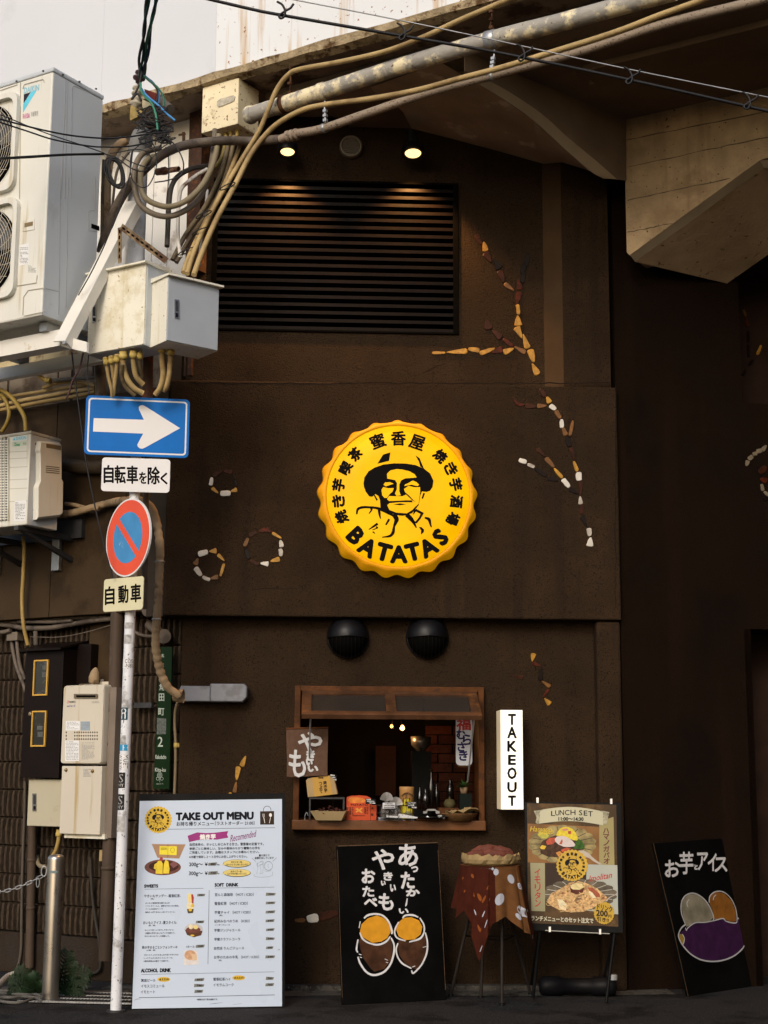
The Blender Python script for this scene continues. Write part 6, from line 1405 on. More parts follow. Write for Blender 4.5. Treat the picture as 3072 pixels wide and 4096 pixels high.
for k in range(8):
    a0 = R(-30 + k * 7.5); a1 = R(-30 + (k + 1) * 7.5)
    m.add([bb + Vector((math.sin(a) * (rB + .0008), -math.cos(a) * (rB + .0008), z_)) for a, z_ in ((a0, cz - .008), (a1, cz - .008), (a1, cz + .008), (a0, cz + .008))], [(0, 1, 2, 3)])
t.part('maker_label', m, mk('worn_teal_label', (.16, .20, .20), .4, var=.5, scale=80))
lz = P(165, 3485, bb.y).z; lp_ = bb + Vector((-rB - .018, -.01, lz))
m = MB(); m.tube([lp_ + Vector((.022 * math.cos(R(a)) * (.75), 0, .032 * math.sin(R(a)))) for a in range(0, 361, 24)], .0045, 8, caps=False); t.part('ring', m, GALV)
t.done()
t = Thing('chain', 'steel chain running from the bollard ring out past the picture edge', 'chain')
ce = lp_ + Vector((-.005, -.005, -.026)); cs = P(-120, 3560, bb.y + .05); n = 14; 
for k in range(n):
    f0 = k / n; f1 = (k + 1.25) / n
    def cp(f): return ce.lerp(cs, f) + Vector((0, 0, -.05 * math.sin(math.pi * f)))
    p0, p1 = cp(f0), cp(f1); d_ = (p1 - p0); L_ = d_.length; d_.normalize(); sd_ = Vector((0, 1, 0)) if k % 2 else d_.cross(Vector((0, 1, 0))); mid_ = (p0 + p1) / 2
    m = MB(); pts = []
    for a in range(0, 361, 30):
        ca, sa = math.cos(R(a)), math.sin(R(a)); pts.append(mid_ + d_ * ((L_ / 2 - .008) * (1 if ca > 0 else -1) * (1 if abs(ca) > .01 else 0) + .008 * ca) + sd_ * .009 * sa)
    m.tube(pts, .0032, 6, caps=False); t.part('link', m, GALV)
m = MB(); q = cp(.06); m.tube([q + Vector((.010 * math.cos(R(a)), -.01, -.028 + .028 * math.sin(R(a)))) for a in range(0, 361, 24)], .003, 6, caps=False); t.part('spare_link', m, GALV)
t.done()
LEAF = mk('fern_green', (.006, .019, .004), .6, var=.3, scale=12, spec=.3)
def fern(label, base, dirs, seed, gname='ferns at the foot of the wall'):
    rnd = random.Random(seed); t = Thing('fern', label, 'fern', gname)
    for (dx, dz, L_) in dirs:
        stem = [base + Vector((dx * s_ * L_, -.05 * s_ - .03 * math.sin(s_ * 3), dz * L_ * (s_ - .35 * s_ * s_))) for s_ in [i / 12 for i in range(13)]]
        m = MB(); m.tube(stem, .0018, 4)
        for i in range(1, 12):
            p = stem[i]; d_ = (stem[min(i + 1, 12)] - stem[i - 1]).normalized(); side = d_.cross(Vector((0, -1, 0))); side.normalize(); ll = L_ * .26 * math.sin(math.pi * (i + 1) / 13.5) + .012
            for sg_ in (1, -1):
                tip = p + side * sg_ * ll + d_ * ll * .5 + Vector((0, rnd.uniform(-.02, .02), -.02 * rnd.random()))
                w_ = d_ * .0055
                m.add([p - w_, p + side * sg_ * ll * .5 + d_ * ll * .25 - w_ * 1.2, tip, p + side * sg_ * ll * .5 + d_ * ll * .3 + w_ * 1.3, p + w_], [(0, 1, 2, 3, 4)])
        t.part('frond', m, LEAF)
    return t.done()
fb = Vector((P(240, 3970, 10.0).x, 9.95, .02))
fern('dark green fern at the kerb just behind the bollard', fb, [(.9, 1.0, .24), (.2, 1.4, .30), (.75, .45, .24), (-.2, 1.2, .22), (1.0, .15, .18), (.5, 1.5, .22), (.95, .7, .22)], 2)
fb2 = Vector((P(165, 3960, 10.0).x, 9.9, .02))
fern('smaller fern on the chain side of the bollard', fb2, [(-.9, .8, .20), (-.6, 1.2, .22), (-1.0, .3, .18), (-.2, 1.2, .18), (-.9, .1, .16), (.3, .9, .15)], 3)
# drain grating
t = Thing('drain_grating', 'steel drain grating in the kerb strip between bollard and menu board', 'grating')
g0 = G(95, 3992, .012); g1 = G(560, 4040, .012); gpl = Pl(Vector((g0.x, g0.y, .012)), Vector((g1.x - g0.x, (g1.y - g0.y) * .2, 0)), (0, 1, 0)); Wg = (g1 - g0).length + .1; Dg = .42
m = MB(); m.box(gpl, 0, Wg, -.12, Dg - .12, -.012, -.006); t.part('pit', m, DARKHOLE)
m = MB()
for k in range(4): m.box(gpl, 0, Wg, -.12 + k * (Dg - .012) / 3, -.108 + k * (Dg - .012) / 3, -.006, .004)
t.part('long_bars', m, GALV).__setitem__('kind', 'stuff')
m = MB(); nb = int(Wg / .022)
for k in range(nb): m.box(gpl, k * .022, k * .022 + .005, -.12, Dg - .12, -.005, .0025)
t.part('cross_bars', m, mk('dull_galvanised', (.12, .12, .115), .5, metal=.5)).__setitem__('kind', 'stuff'); t.done()
for k in range(5):
    y = 3935 + 9 * k; m = MB(); bpt = [(-60, y - 10), (30, y + rt.uniform(-6, 10)), (90, y + rt.uniform(-12, 8)), (140, y + rt.uniform(-10, 10)), (165, y + 4)]
    m.tube(crom([G(u, min(v + 30, 4030), .02 + .008 * k) for u, v in bpt], 6), .009, 8)
    solo('ground_cable', ('lowest grey cable lying at the foot of the wall by the fern', 'second grey cable from the ground at the wall foot', 'middle grey cable in the pile at the wall foot', 'fourth grey cable in the pile at the wall foot', 'topmost grey cable of the pile at the wall foot')[k], 'cable', m, mk('dusty_grey_cable', (.10, .095, .085), .6, var=.2), 'grey cables piled by the wall')
m = MB(); m.tube(crom([G(-60, 4010, .05), P(20, 3915, 9.9), P(60, 3895, 9.95)], 6), .02, 12); solo('ground_pipe', 'pale pipe end slanting up from the cable pile', 'pipe', m, mk('dusty_pale_pipe', (.22, .20, .17), .6))
# ================================================================ boards along the wall
Z5 = Z(500, 3100, 2.2214); Z7 = Z(2000, 3100, 1.5476); Zc = Z(1200, 3200, 1.659); Zp = Z(2080, 3180, 3.7705)
PRW = mk('menu_sheet_white', (.50, .585, .71), .30, var=.015, scale=1.5, coat=.3)
PRG = mk('dark_print', (.012, .012, .018), .5, var=.05, spec=.05); PRN = mk('navy_grey_print', (.06, .07, .11), .5, var=.05)
PUR = mk('magenta_banner', (.26, .012, .16), .45); GOLD = mk('gold_print', (.62, .40, .02), .45, var=.04); GOLDP = mk('pale_gold_print', (.62, .50, .16), .45)
KRAFT = mk('kraft_print', (.33, .19, .10), .5, var=.15, scale=12); YELP = mk('yellow_print_label', (.70, .58, .02), .45)
TAPE = mk('grey_tape', (.17, .17, .155), .6, var=.15, scale=30); REDP = mk('red_food_print', (.32, .02, .015), .4); BRNP = mk('brown_food_print', (.13, .03, .015), .35, var=.3, scale=30)
CREAMP = mk('cream_food_print', (.70, .62, .40), .5, var=.15, scale=40); ORGP = mk('orange_food_print', (.50, .20, .03), .5, var=.3, scale=40)
BLKB = mk('blackboard_paint', (.003, .003, .003), .75, var=.35, scale=5, spec=.03, stain=(.0045, .0042, .004), sscale=3, sth=.58)
def logo_small(t, pl, cx, cy, r, zm, c, teeth=26, gold=None):
    """emblem seal: scalloped disc plus the hatted farmer, in zoom units"""
    m = MB(); pts = []
    for i in range(teeth * 4):
        a = 2 * math.pi * i / (teeth * 4); rr2 = r * (1 + .035 * math.cos(a * teeth)); pts.append((cx + rr2 * math.sin(a), cy - rr2 * math.cos(a)))
    m.uvprism(pl, pts, c, c + .0006, zm=zm); t.part('seal', m, gold or GOLD); k = r / 640.0
    zz = lambda x, y: zm(cx + (x - 820) * k, cy + (y - 793) * k)
    logo(lambda n_, mb, mt: t.part(n_, mb, mt), pl, zz, c + .0008, PRG, gold or GOLD)
def flat(t, name, pl, pts, mat, c, zm, parent=None, lab=None):
    m = MB(); m.uvprism(pl, pts, c - .0004, c, zm=zm); return t.part(name, m, mat, parent=parent, label=lab)
def ell(cx, cy, rx, ry, n=22, a0=0): return [(cx + rx * math.cos(R(a0 + 360 * i / n)), cy + ry * math.sin(R(a0 + 360 * i / n))) for i in range(n)]

# ---- big white takeout menu
B0, B1 = G(525, 4040), G(1137, 4031)
MP = leanpl(B0, B1, 11)
t = Thing('menu_board', 'large white takeout menu board in a black frame leaning by the sign pole', 'menu board')
m = MB(); m.uvprism(MP, [(524,4040),(556,3176),(1141,3173),(1138,4030)], -.03, 0); t.part('frame', m, BLACKM)
m = MB(); m.uvprism(MP, [(528,4035),(559,3204),(1128,3196),(1128,4025)], .0002, .002); sh = t.part('sheet', m, PRW)
K = .0026
m = MB()
txt(m, 'TAKE OUT MENU', MP, Z5, 456, 334, 1138, 396, K, slope=-.012, bold=.004)
t.part('lettering', m, PRG)
m = MB()
txt(m, 'お持ち帰りメニュー', MP, Z5, 458, 414, 788, 452, K, slope=-.012, bold=.0006)
txt(m, '〔ラストオーダー 21:00〕', MP, Z5, 800, 410, 1150, 446, K, slope=-.012, bold=.0005)
for s_, x0, y0, x1, y1 in (('自然本来の、ホッとしみじみする甘さ。蜜香屋の定番です。', 575, 602, 1232, 628), ('季節ごとに美味しい、甘みや風味のちがう種類のお芋を', 573, 640, 1200, 664), ('ご用意しています。品種はスタッフにお尋ねください。', 573, 674, 1192, 698), ('※冷蔵で保存し２～３日中にお召し上がりください。', 571, 714, 1085, 738),
    ('量り売りで', 1190, 705, 1285, 724), ('金額を出しています', 1152, 727, 1322, 747)):
    txt(m, s_, MP, Z5, x0, y0, x1, y1, K, slope=-.010, bold=.0004)
for s_, x0, y0, x1, y1 in (('200g～', 570, 778, 690, 820), ('¥', 710, 778, 734, 808), ('～', 818, 790, 840, 804), ('300g～', 568, 858, 690, 900), ('¥', 710, 858, 734, 888), ('～', 816, 868, 838, 882)):
    txt(m, s_, MP, Z5, x0, y0, x1, y1, K, bold=.0008)
for s_, x0, y0, x1, y1 in (('中サイズ一本、', 943, 765, 1045, 783), ('丸々ひとりじめしたい人に', 900, 787, 1093, 805), ('大サイズ一本、', 938, 848, 1043, 866), ('2人で分け合いたい人に', 910, 868, 1082, 886)):
    txt(m, s_, MP, Z5, x0, y0, x1, y1, K + .0012, slope=-.01, bold=.0003)
for s_, x0, y0, x1, y1, b in (('SWEETS', 172, 974, 292, 1000, .0016), ('SOFT  DRINK', 798, 962, 1005, 990, .0016), ('ALCOHOL  DRINK', 143, 1720, 405, 1752, .0016)):
    txt(m, s_, MP, Z5, x0, y0, x1, y1, K, slope=-.012, bold=b)
t.part('lettering', m, PRG)
m = MB()
for s_, x0, y0, x1, y1 in (('やきいもサンデー -蜜香紅茶-', 170, 1060, 494, 1088), ('(乳)', 228, 1094, 258, 1108), ('おいもとアイス -夏スタイル-', 162, 1298, 462, 1326), ('(乳・卵)', 210, 1331, 270, 1345), ('焼き芋まるごとシフォンケーキ', 152, 1518, 466, 1544), ('(小麦・卵)', 192, 1551, 270, 1565), ('1ホール ¥', 545, 1516, 640, 1534),
    ('豆んと森珈琲 〔HOT / ICED〕', 798, 1048, 1142, 1076), ('蜜香紅茶 〔HOT / ICED〕', 796, 1126, 1090, 1156), ('芋蜜チャイ 〔HOT / ICED〕', 796, 1206, 1114, 1234), ('(乳)', 838, 1241, 866, 1255), ('紀州みなべのうめ 〔ICED〕', 794, 1284, 1106, 1312), ('ソーダ / ジュース', 798, 1326, 932, 1338),
    ('芋蜜ジンジャエール', 793, 1366, 1026, 1392), ('芋蜜クラフトコーラ', 793, 1446, 1023, 1472), ('自然派 りんごジュース', 791, 1526, 1057, 1552), ('お芋のための牛乳 〔HOT / ICED〕', 791, 1604, 1190, 1632), ('(乳)', 833, 1641, 860, 1655),
    ('箕面ビール', 143, 1812, 272, 1838), ('イモスコミュール', 142, 1862, 352, 1888), ('イモヒート', 140, 1914, 266, 1940), ('蜜香紅茶ハイ', 785, 1800, 938, 1828), ('イモラムコーク', 785, 1852, 965, 1878), ('※価格は全て税込価格です。', 638, 1986, 825, 2002)):
    txt(m, s_, MP, Z5, x0, y0, x1, y1, K, slope=-.010, bold=.0005)
for rows in ((('おいもと蜜香紅茶を練り込んだ', 182, 1130, 398), ('ソフトクリームと、濃厚なやきいもの果肉。', 182, 1156, 480), ('ベースの紅茶ゼリーで', 182, 1183, 335), ('後味さっぱりな大人っぽいテイストに。', 180, 1210, 446)), (('ねっとり甘～い“冷やしやきいも”に', 176, 1370, 432), ('２種類の手作りおいもアイスを乗せて。', 176, 1397, 445), ('冷たいおいもづくしを堪能して。', 174, 1424, 396)), (('ゴロッと入ったそのまんまの甘いやきいもに', 168, 1590, 476), ('しっとりふわふわのシフォンケーキ。', 168, 1618, 424), ('※賞味期限は冷蔵で７日間です。', 166, 1646, 392))):
    for s_, x0, y0, x1 in rows: txt(m, s_, MP, Z5, x0, y0, x1, y0 + 15, K, slope=-.010, bold=.0003)
t.part('lettering', m, PRN)
m = MB()
for a_, b_2, w_ in (((372, 482), (1333, 468), .0026), ((174, 1015), (698, 1007), .002), ((797, 1005), (1327, 996), .002), ((748, 1023), (737, 1681), .0028), ((146, 1772), (1327, 1749), .002), ((123, 1979), (1331, 1954), .0032), ((1128, 738), (1162, 770), .0018), ((1348, 733), (1312, 768), .0018)):
    m.stroke(MP, [a_, b_2], w_, K - .0004, K, zm=Z5, sm=False)
t.part('ruled_line', m, PRN).__setitem__('kind', 'stuff')
flat(t, 'banner', MP, [(556,540),(640,510),(720,516),(800,512),(918,498),(905,528),(918,556),(820,574),(720,572),(640,580),(570,596)], PUR, K, Z5)
m = MB(); txt(m, '焼き芋', MP, Z5, 667, 527, 804, 572, K + .0008, slope=-.02, bold=.002); t.part('lettering', m, SWHITE)
m = MB(); txt(m, 'Recomended', MP, Z5, 935, 512, 1160, 572, K, slope=-.20, shear=.03, bold=.0003); t.part('lettering', m, mk('plum_print', (.20, .02, .15), .5))
flat(t, 'bag_icon', MP, [(1200,323),(1324,320),(1325,440),(1201,441)], mk('dark_brown_print', (.035, .02, .012), .45), K, Z5)
m = MB(); m.stroke(MP, [(1231,322),(1232,298),(1248,280),(1264,277),(1282,282),(1295,298),(1297,320)], .0028, K - .0004, K, zm=Z5)
t.part('bag_handle', m, PRG)
m = MB(); m.stroke(MP, [(1243,428),(1232,372)], .0035, K, K + .0008, zm=Z5, sm=False); m.stroke(MP, [(1283,428),(1293,375)], .003, K, K + .0008, zm=Z5, sm=False)
m.uvprism(MP, ell(1293, 356, 13, 17, 12), K, K + .0009, zm=Z5)
for x in (1222, 1230, 1238): m.stroke(MP, [(x, 344), (x + 2, 372)], .0016, K, K + .001, zm=Z5, sm=False)
t.part('cutlery_icon', m, SWHITE).__setitem__('kind', 'stuff')
for (cy_, tail) in ((785, 796), (868, 878)):
    flat(t, 'speech_bubble', MP, ell(995, cy_ + 2, 124, 36, 28) , PRG, K, Z5); flat(t, 'bubble_fill', MP, ell(995, cy_, 120, 32, 28), GOLDP, K + .0006, Z5); flat(t, 'bubble_tail', MP, [(888, tail - 10), (858, tail - 1), (885, tail + 6)], GOLDP, K + .0007, Z5)
logo_small(t, MP, 295, 397, 118, Z5, K)
for (x0, y0, x1, y1, s_) in ((738, 778, 818, 806, '480'), (738, 856, 824, 886, '720'), (640, 1056, 714, 1078, '880'), (628, 1294, 706, 1317, '880'), (630, 1508, 710, 1534, '1500'), (1250, 1047, 1340, 1072, '700'), (1250, 1125, 1338, 1148, '640'), (1248, 1205, 1336, 1229, '700'), (1248, 1283, 1330, 1307, '640'), (1252, 1363, 1330, 1386, '640'), (1250, 1442, 1332, 1466, '640'), (1252, 1523, 1320, 1546, '600'), (1246, 1603, 1334, 1628, '640'),
    (616, 1806, 706, 1832, '850'), (612, 1858, 706, 1884, '780'), (616, 1910, 696, 1936, '780'), (1250, 1794, 1324, 1820, '760'), (1246, 1850, 1326, 1876, '760')):
    j = rt.uniform(-3, 3); o = flat(t, 'price_tape', MP, [(x0 + 4, y0 + j), (x1, y0 - j), (x1 - 8, y1 - 2), (x0, y1 + 1)], TAPE, K + .0006, Z5)
    m = MB(); txt(m, s_, MP, Z5, x0 + (x1 - x0) * .25, y0 + 4, x1 - (x1 - x0) * .22, y1 - 5, K + .001, bold=.0006, shear=.05); t.part('price', m, PRG, parent=o)
for (cx_, cy_) in ((345, 1816), (1010, 1802)):
    flat(t, 'tip_bubble', MP, ell(cx_, cy_, 57, 22, 20), GOLD, K, Z5); m = MB(); txt(m, 'オススメ!', MP, Z5, cx_ - 40, cy_ - 10, cx_ + 42, cy_ + 9, K + .0008, slope=-.05, bold=.0008); t.part('lettering', m, PRG)
# printed pictures of food
flat(t, 'food_picture', MP, [(238,613),(538,616),(482,742),(288,735)], KRAFT, K, Z5); flat(t, 'food_picture', MP, [(308,632),(462,634),(458,712),(306,706)], YELP, K + .0005, Z5)
m = MB(); m.stroke(MP, [(382,612),(380,738)], .0012, K, K + .0012, zm=Z5, sm=False); m.stroke(MP, [(405,650),(430,648),(440,672),(420,690),(404,672),(410,652)], .0014, K, K + .0012, zm=Z5); textlines(m, MP, Z5, 315, 645, 375, 668, 3, K + .0012, rn); t.part('fine_print', m, PRG).__setitem__('kind', 'stuff')
flat(t, 'food_picture', MP, ell(335, 820, 162, 70, 30), BRNP, K, Z5); flat(t, 'food_picture', MP, ell(345, 812, 132, 50, 28), mk('dark_plate_print', (.05, .012, .008), .4, var=.4, scale=30), K + .0004, Z5)
for pts in ([(272,875),(274,800),(292,765),(320,758),(336,790),(334,880)], [(338,875),(345,790),(362,750),(385,768),(396,830),(390,876)], [(255,830),(262,795),(282,780),(275,840)]): flat(t, 'food_picture', MP, pts, mk('sweet_potato_print', (.70, .52, .02), .45, var=.15, scale=30), K + .0009, Z5)
flat(t, 'food_picture', MP, [(300,760),(318,724),(338,738),(330,765)], REDP, K + .0013, Z5); flat(t, 'food_picture', MP, [(395,790),(440,765),(470,800),(430,828)], mk('purple_brown_print', (.16, .05, .05), .5), K + .0008, Z5)
m = MB()
for pts in ([(1175,775),(1180,830),(1168,880)], [(1200,770),(1228,765),(1225,800)], [(1190,800),(1225,798),(1222,870),(1195,875)], [(1150,878),(1152,900),(1220,908),(1305,895),(1310,860)], [(1170,790),(1215,770),(1222,790),(1180,812),(1170,790)], [(1205,812),(1208,868)], [(1272,790),(1270,812),(1278,825)], [(1235,850),(1270,858),(1300,848)]): m.stroke(MP, pts, .0014, K - .0003, K, zm=Z5)
m.stroke(MP, [(p[0], p[1]) for p in ell(1273, 808, 38, 40, 18)] + [(1311, 808)], .0018, K - .0003, K, zm=Z5); m.stroke(MP, [(p[0], p[1]) for p in ell(1276, 808, 34, 37, 18)] + [(1310, 808)], .001, K - .0003, K, zm=Z5)
t.part('scale_drawing', m, mk('pencil_print', (.12, .14, .18), .6)).__setitem__('kind', 'stuff')
flat(t, 'food_picture', MP, [(556,1090),(562,1055),(584,1052),(594,1080),(590,1130),(562,1130)], mk('pale_gold_food', (.70, .56, .22), .5), K, Z5); flat(t, 'food_picture', MP, [(588,1062),(602,1058),(612,1090),(608,1150),(594,1150)], REDP, K + .0004, Z5)
flat(t, 'food_picture', MP, [(545,1150),(575,1125),(614,1150),(608,1215),(556,1218)], CREAMP, K + .0008, Z5); flat(t, 'food_picture', MP, [(550,1190),(610,1190),(604,1226),(558,1228)], mk('dark_cup_print', (.08, .06, .03), .5), K + .0012, Z5); flat(t, 'food_picture', MP, ell(580, 1198, 15, 13, 14), GOLD, K + .0016, Z5); flat(t, 'food_picture', MP, ell(600, 1160, 14, 14, 14), GOLD, K + .0016, Z5)
flat(t, 'food_picture', MP, ell(610, 1370, 82, 50, 26), mk('tray_grey_print', (.45, .43, .45), .5), K, Z5); flat(t, 'food_picture', MP, [(532,1375),(690,1385),(676,1425),(610,1442),(550,1420)], mk('tray_brown_print', (.09, .035, .02), .5), K + .0004, Z5); flat(t, 'food_picture', MP, ell(606, 1375, 65, 28, 24), BRNP, K + .0008, Z5)
flat(t, 'food_picture', MP, ell(586, 1348, 20, 22, 16), CREAMP, K + .0012, Z5); flat(t, 'food_picture', MP, ell(628, 1352, 22, 18, 16), mk('pale_gold_food', (.70, .56, .22), .5), K + .0012, Z5); flat(t, 'food_picture', MP, ell(598, 1426, 18, 8, 14), GOLD, K + .0012, Z5)
flat(t, 'food_picture', MP, [(528,1560),(640,1558),(656,1680),(560,1690),(522,1685)], mk('clear_bag_print', (.62, .58, .56), .4, var=.1, scale=60), K, Z5); flat(t, 'food_picture', MP, ell(580, 1600, 52, 44, 20), mk('chiffon_print', (.52, .30, .17), .5, var=.25, scale=50), K + .0004, Z5); flat(t, 'food_picture', MP, [(590,1588),(636,1592),(640,1645),(600,1648)], mk('tag_tan_print', (.60, .42, .26), .5), K + .0008, Z5)
m = MB()
for pts in ([(750,2035),(800,2030),(870,2022)], [(80,2002),(110,1990),(140,1992)], [(1350,1560),(1372,1548),(1368,1562)], [(960,2040),(1040,2030)]): m.stroke(MP, pts, [.001, .004, .001] if len(pts) == 3 else .0015, K - .0002, K, zm=Z5)
t.part('scuff', m, mk('scuff_grey', (.22, .25, .28), .8)).__setitem__('kind', 'stuff')
t.done()

# ---- chalk-lettered blackboard under the hatch
CHW = mk('white_paint_marker', (.62, .62, .64), .6, var=.12, scale=40)
B0, B1 = G(1369, 4021), G(1786, 4001); BP = leanpl(B0, B1, 9)
t = Thing('painted_blackboard', 'tall blackboard under the hatch painted with two cut sweet potatoes', 'board')
m = MB(); m.uvprism(BP, [(1369,4021),(1348,3382),(1752,3368),(1786,4001)], -.02, 0); t.part('board', m, BLKB, bevel=.002)
m = MB(); m.stroke(BP, [(1350,3384),(1560,3377),(1752,3370)], .006, .0, .001, sm=False); m.stroke(BP, [(1752,3400),(1766,3640),(1782,3960)], .003, .0, .001, sm=False); m.stroke(BP, [(1350,3400),(1358,3660),(1369,3990)], .003, .0, .001, sm=False); t.part('worn_edge', m, mk('bare_wood_edge', (.09, .055, .03), .8, var=.4, scale=60)).__setitem__('kind', 'stuff')
m = MB()
for ch, x0, y0, x1, y1 in (('あ',655,295,780,438),('っ',740,442,782,478),('た',672,480,758,586),('か',706,592,792,636),('い',658,722,718,752),('や',480,330,622,460),('き',556,480,612,532),('い',540,538,566,566),('い',600,562,634,606),('も',524,622,618,730),('お',412,460,496,550),('た',416,574,490,640),('べ',428,652,510,704)):
    m = MB(); txt(m, ch, BP, Zc, x0, y0, x1, y1, .001, bold=.004 if (x1 - x0) > 80 else .003); t.part('painted_character', m, CHW)
m = MB(); m.stroke(BP, [(712,652),(706,690),(700,706)], [.006, .012, .004], .0, .001, zm=Zc); t.part('painted_character', m, CHW)
YM = mk('yolk_yellow_paint', (.62, .28, .012), .55, var=.12, scale=20); BM = mk('potato_brown_paint', (.06, .025, .012), .6, var=.45, scale=14)
flat(t, 'painted_potato', BP, [(392,935),(400,990),(420,1050),(470,1120),(495,1140),(560,1120),(605,1060),(615,990),(605,915),(540,960),(450,955),(400,915)], BM, .0008, Zc)
flat(t, 'painted_potato', BP, [(645,955),(660,1030),(700,1090),(770,1125),(815,1080),(838,1000),(835,900),(800,925),(720,940),(660,920)], BM, .0008, Zc)
flat(t, 'painted_flesh', BP, [(397,880),(408,825),(450,785),(510,765),(560,785),(596,825),(602,875),(580,915),(540,940),(480,948),(440,925),(408,905)], YM, .0014, Zc)
flat(t, 'painted_flesh', BP, [(638,860),(648,815),(690,782),(740,778),(790,800),(812,840),(802,890),(760,925),(700,930),(655,905)], YM, .0014, Zc)
m = MB()
for pts, w in (([(425,785),(450,765),(500,756),(550,768),(590,810),(610,870),(608,890)], .013), ([(400,805),(392,850)], .008), ([(398,880),(415,920),(460,950),(520,960),(570,940),(600,905)], .011), ([(385,925),(375,990),(384,1012)], .012), ([(384,1040),(400,1085),(440,1140),(490,1162),(555,1142),(600,1090),(622,1020),(624,960),(605,915)], .013),
    ([(680,785),(700,766),(750,764),(785,778)], .012), ([(795,782),(822,830),(822,880),(795,920),(725,942)], .012), ([(655,810),(636,845),(628,880),(645,915),(700,935)], .011), ([(650,950),(638,990),(648,1040),(680,1085),(740,1118)], .011), ([(832,880),(845,940),(842,1010),(815,1080),(780,1125),(750,1150),(740,1130)], .012), ([(390,1022),(408,1028)], .006), ([(396,1042),(412,1046)], .006), ([(562,1055),(584,1064)], .005), ([(570,1076),(584,1080)], .005), ([(815,978),(840,972)], .005), ([(745,1108),(765,1102)], .006)):
    m.stroke(BP, pts, [w * (.7 if i in (0, len(pts) - 1) else rt.uniform(.85, 1.1)) for i in range(len(pts))], .0012, .0022, zm=Zc)
t.part('painted_outline', m, CHW).__setitem__('kind', 'stuff'); t.done()

# ---- blackboard with purple potato, leaning sideways on the flank wall
B0, B1 = G(2753, 3986), G(3040, 3941)
RP = leanpl(B0, B1, 5)
t = Thing('painted_blackboard', 'blackboard tilted against the dark flank wall, painted with ice cream on a purple potato', 'board')
m = MB(); m.uvprism(RP, [(2753,3986),(2614,3373),(2901,3352),(3041,3941)], -.02, 0); t.part('board', m, BLKB, bevel=.002)
m = MB(); m.stroke(RP, [(2614,3373),(2640,3490),(2690,3700),(2753,3984)], .004, 0, .001, sm=False); t.part('worn_edge', m, mk('bare_wood_edge', (.09, .055, .03), .8)).__setitem__('kind', 'stuff')
m = MB()
for ch, x0, y0, x1, y1 in (('お',1022,528,1112,630),('芋',1112,478,1196,612),('と',1204,556,1222,584),('ア',1222,482,1286,586),('イ',1288,488,1340,592),('ス',1330,512,1406,598)):
    m = MB(); txt(m, ch, RP, Z7, x0, y0, x1, y1, .001, bold=.0035, slope=-.03); t.part('painted_character', m, CHW)

flat(t, 'painted_potato', RP, [(1110,985),(1150,945),(1210,915),(1300,905),(1380,885),(1430,905),(1480,885),(1515,935),(1528,1000),(1505,1070),(1440,1125),(1350,1148),(1260,1145),(1190,1110),(1140,1060),(1112,1030)], mk('purple_paint', (.035, .010, .045), .55, var=.35, scale=14), .0008, Z7)
flat(t, 'painted_scoop', RP, [(1122,810),(1135,765),(1170,738),(1215,738),(1260,765),(1300,820),(1322,880),(1300,905),(1210,915),(1155,940),(1135,880)], mk('vanilla_grey_paint', (.20, .18, .13), .6, var=.4, scale=8), .0014, Z7)
flat(t, 'painted_scoop', RP, [(1292,780),(1305,740),(1345,722),(1390,735),(1435,780),(1460,850),(1462,905),(1430,910),(1380,888),(1322,895),(1322,860)], mk('caramel_paint', (.22, .085, .012), .6, var=.25, scale=12), .0011, Z7)
flat(t, 'painted_tip', RP, [(1108,985),(1130,985),(1142,1020),(1130,1052),(1112,1030)], mk('mustard_paint', (.28, .18, .03), .6), .0016, Z7)
m = MB()
for pts, w in (([(1150,930),(1125,860),(1122,800),(1140,755),(1180,732),(1225,740),(1275,780),(1310,840),(1324,885),(1318,898)], .0075), ([(1295,790),(1300,750),(1335,722),(1385,725),(1430,765),(1460,830),(1468,905),(1445,916),(1400,905),(1380,888),(1330,900)], .0075), ([(1330,900),(1270,912),(1210,915),(1165,945),(1155,962),(1148,945)], .0065), ([(1468,885),(1500,900),(1525,955),(1528,1010),(1505,1070),(1440,1125),(1350,1152),(1260,1148),(1190,1115),(1140,1065),(1112,1020),(1106,985),(1125,945),(1150,925)], .0095), ([(1130,985),(1143,1015),(1132,1054)], .006), ([(1162,815),(1158,790),(1172,770)], .005), ([(1320,775),(1325,755),(1338,742)], .006)):
    m.stroke(RP, pts, w, .0018, .0028, zm=Z7)
t.part('painted_outline', m, mk('soft_white_paint', (.42, .42, .44), .6, var=.1)).__setitem__('kind', 'stuff'); t.done()

# ---- lunch poster in a stand with a water-weight foot
B0, B1 = G(2118, 4010), G(2440, 4016); LP = leanpl(B0, B1, 7)
t = Thing('poster_stand', 'black poster stand by the lit takeout box, showing a lunch set poster', 'sign stand')
m = MB(); oo = [(2098,3207),(2486,3211),(2492,3732),(2106,3722)]; m.uvprism(LP, oo, -.025, 0); t.part('frame', m, BLACKM, bevel=.002)
WDP = mk('poster_dark_wood', (.06, .033, .013), .45, var=.3, scale=5, stain=(.12, .065, .02), sscale=4, sth=.5, spec=.15)
m = MB(); m.uvprism(LP, [(105,124),(1452,148),(1482,1985),(120,1930)], .0002, .0012, zm=Zp); ps = t.part('poster', m, WDP)
k_ = .0016
flat(t, 'printed_panel', LP, [(115,430),(1190,480),(1215,1050),(118,1015)], mk('poster_warm_wood', (.21, .10, .03), .35, var=.35, scale=6, spec=.15), k_, Zp)
flat(t, 'printed_strip', LP, [(1195,400),(1410,330),(1425,1055),(1195,1050)], mk('olive_cream_print', (.28, .24, .09), .4, var=.08), k_ + .0004, Zp)
flat(t, 'printed_panel', LP, [(1000,1045),(1468,1058),(1480,1800),(1000,1740)], mk('cool_grey_print', (.36, .38, .33), .4, var=.08, scale=3), k_, Zp)
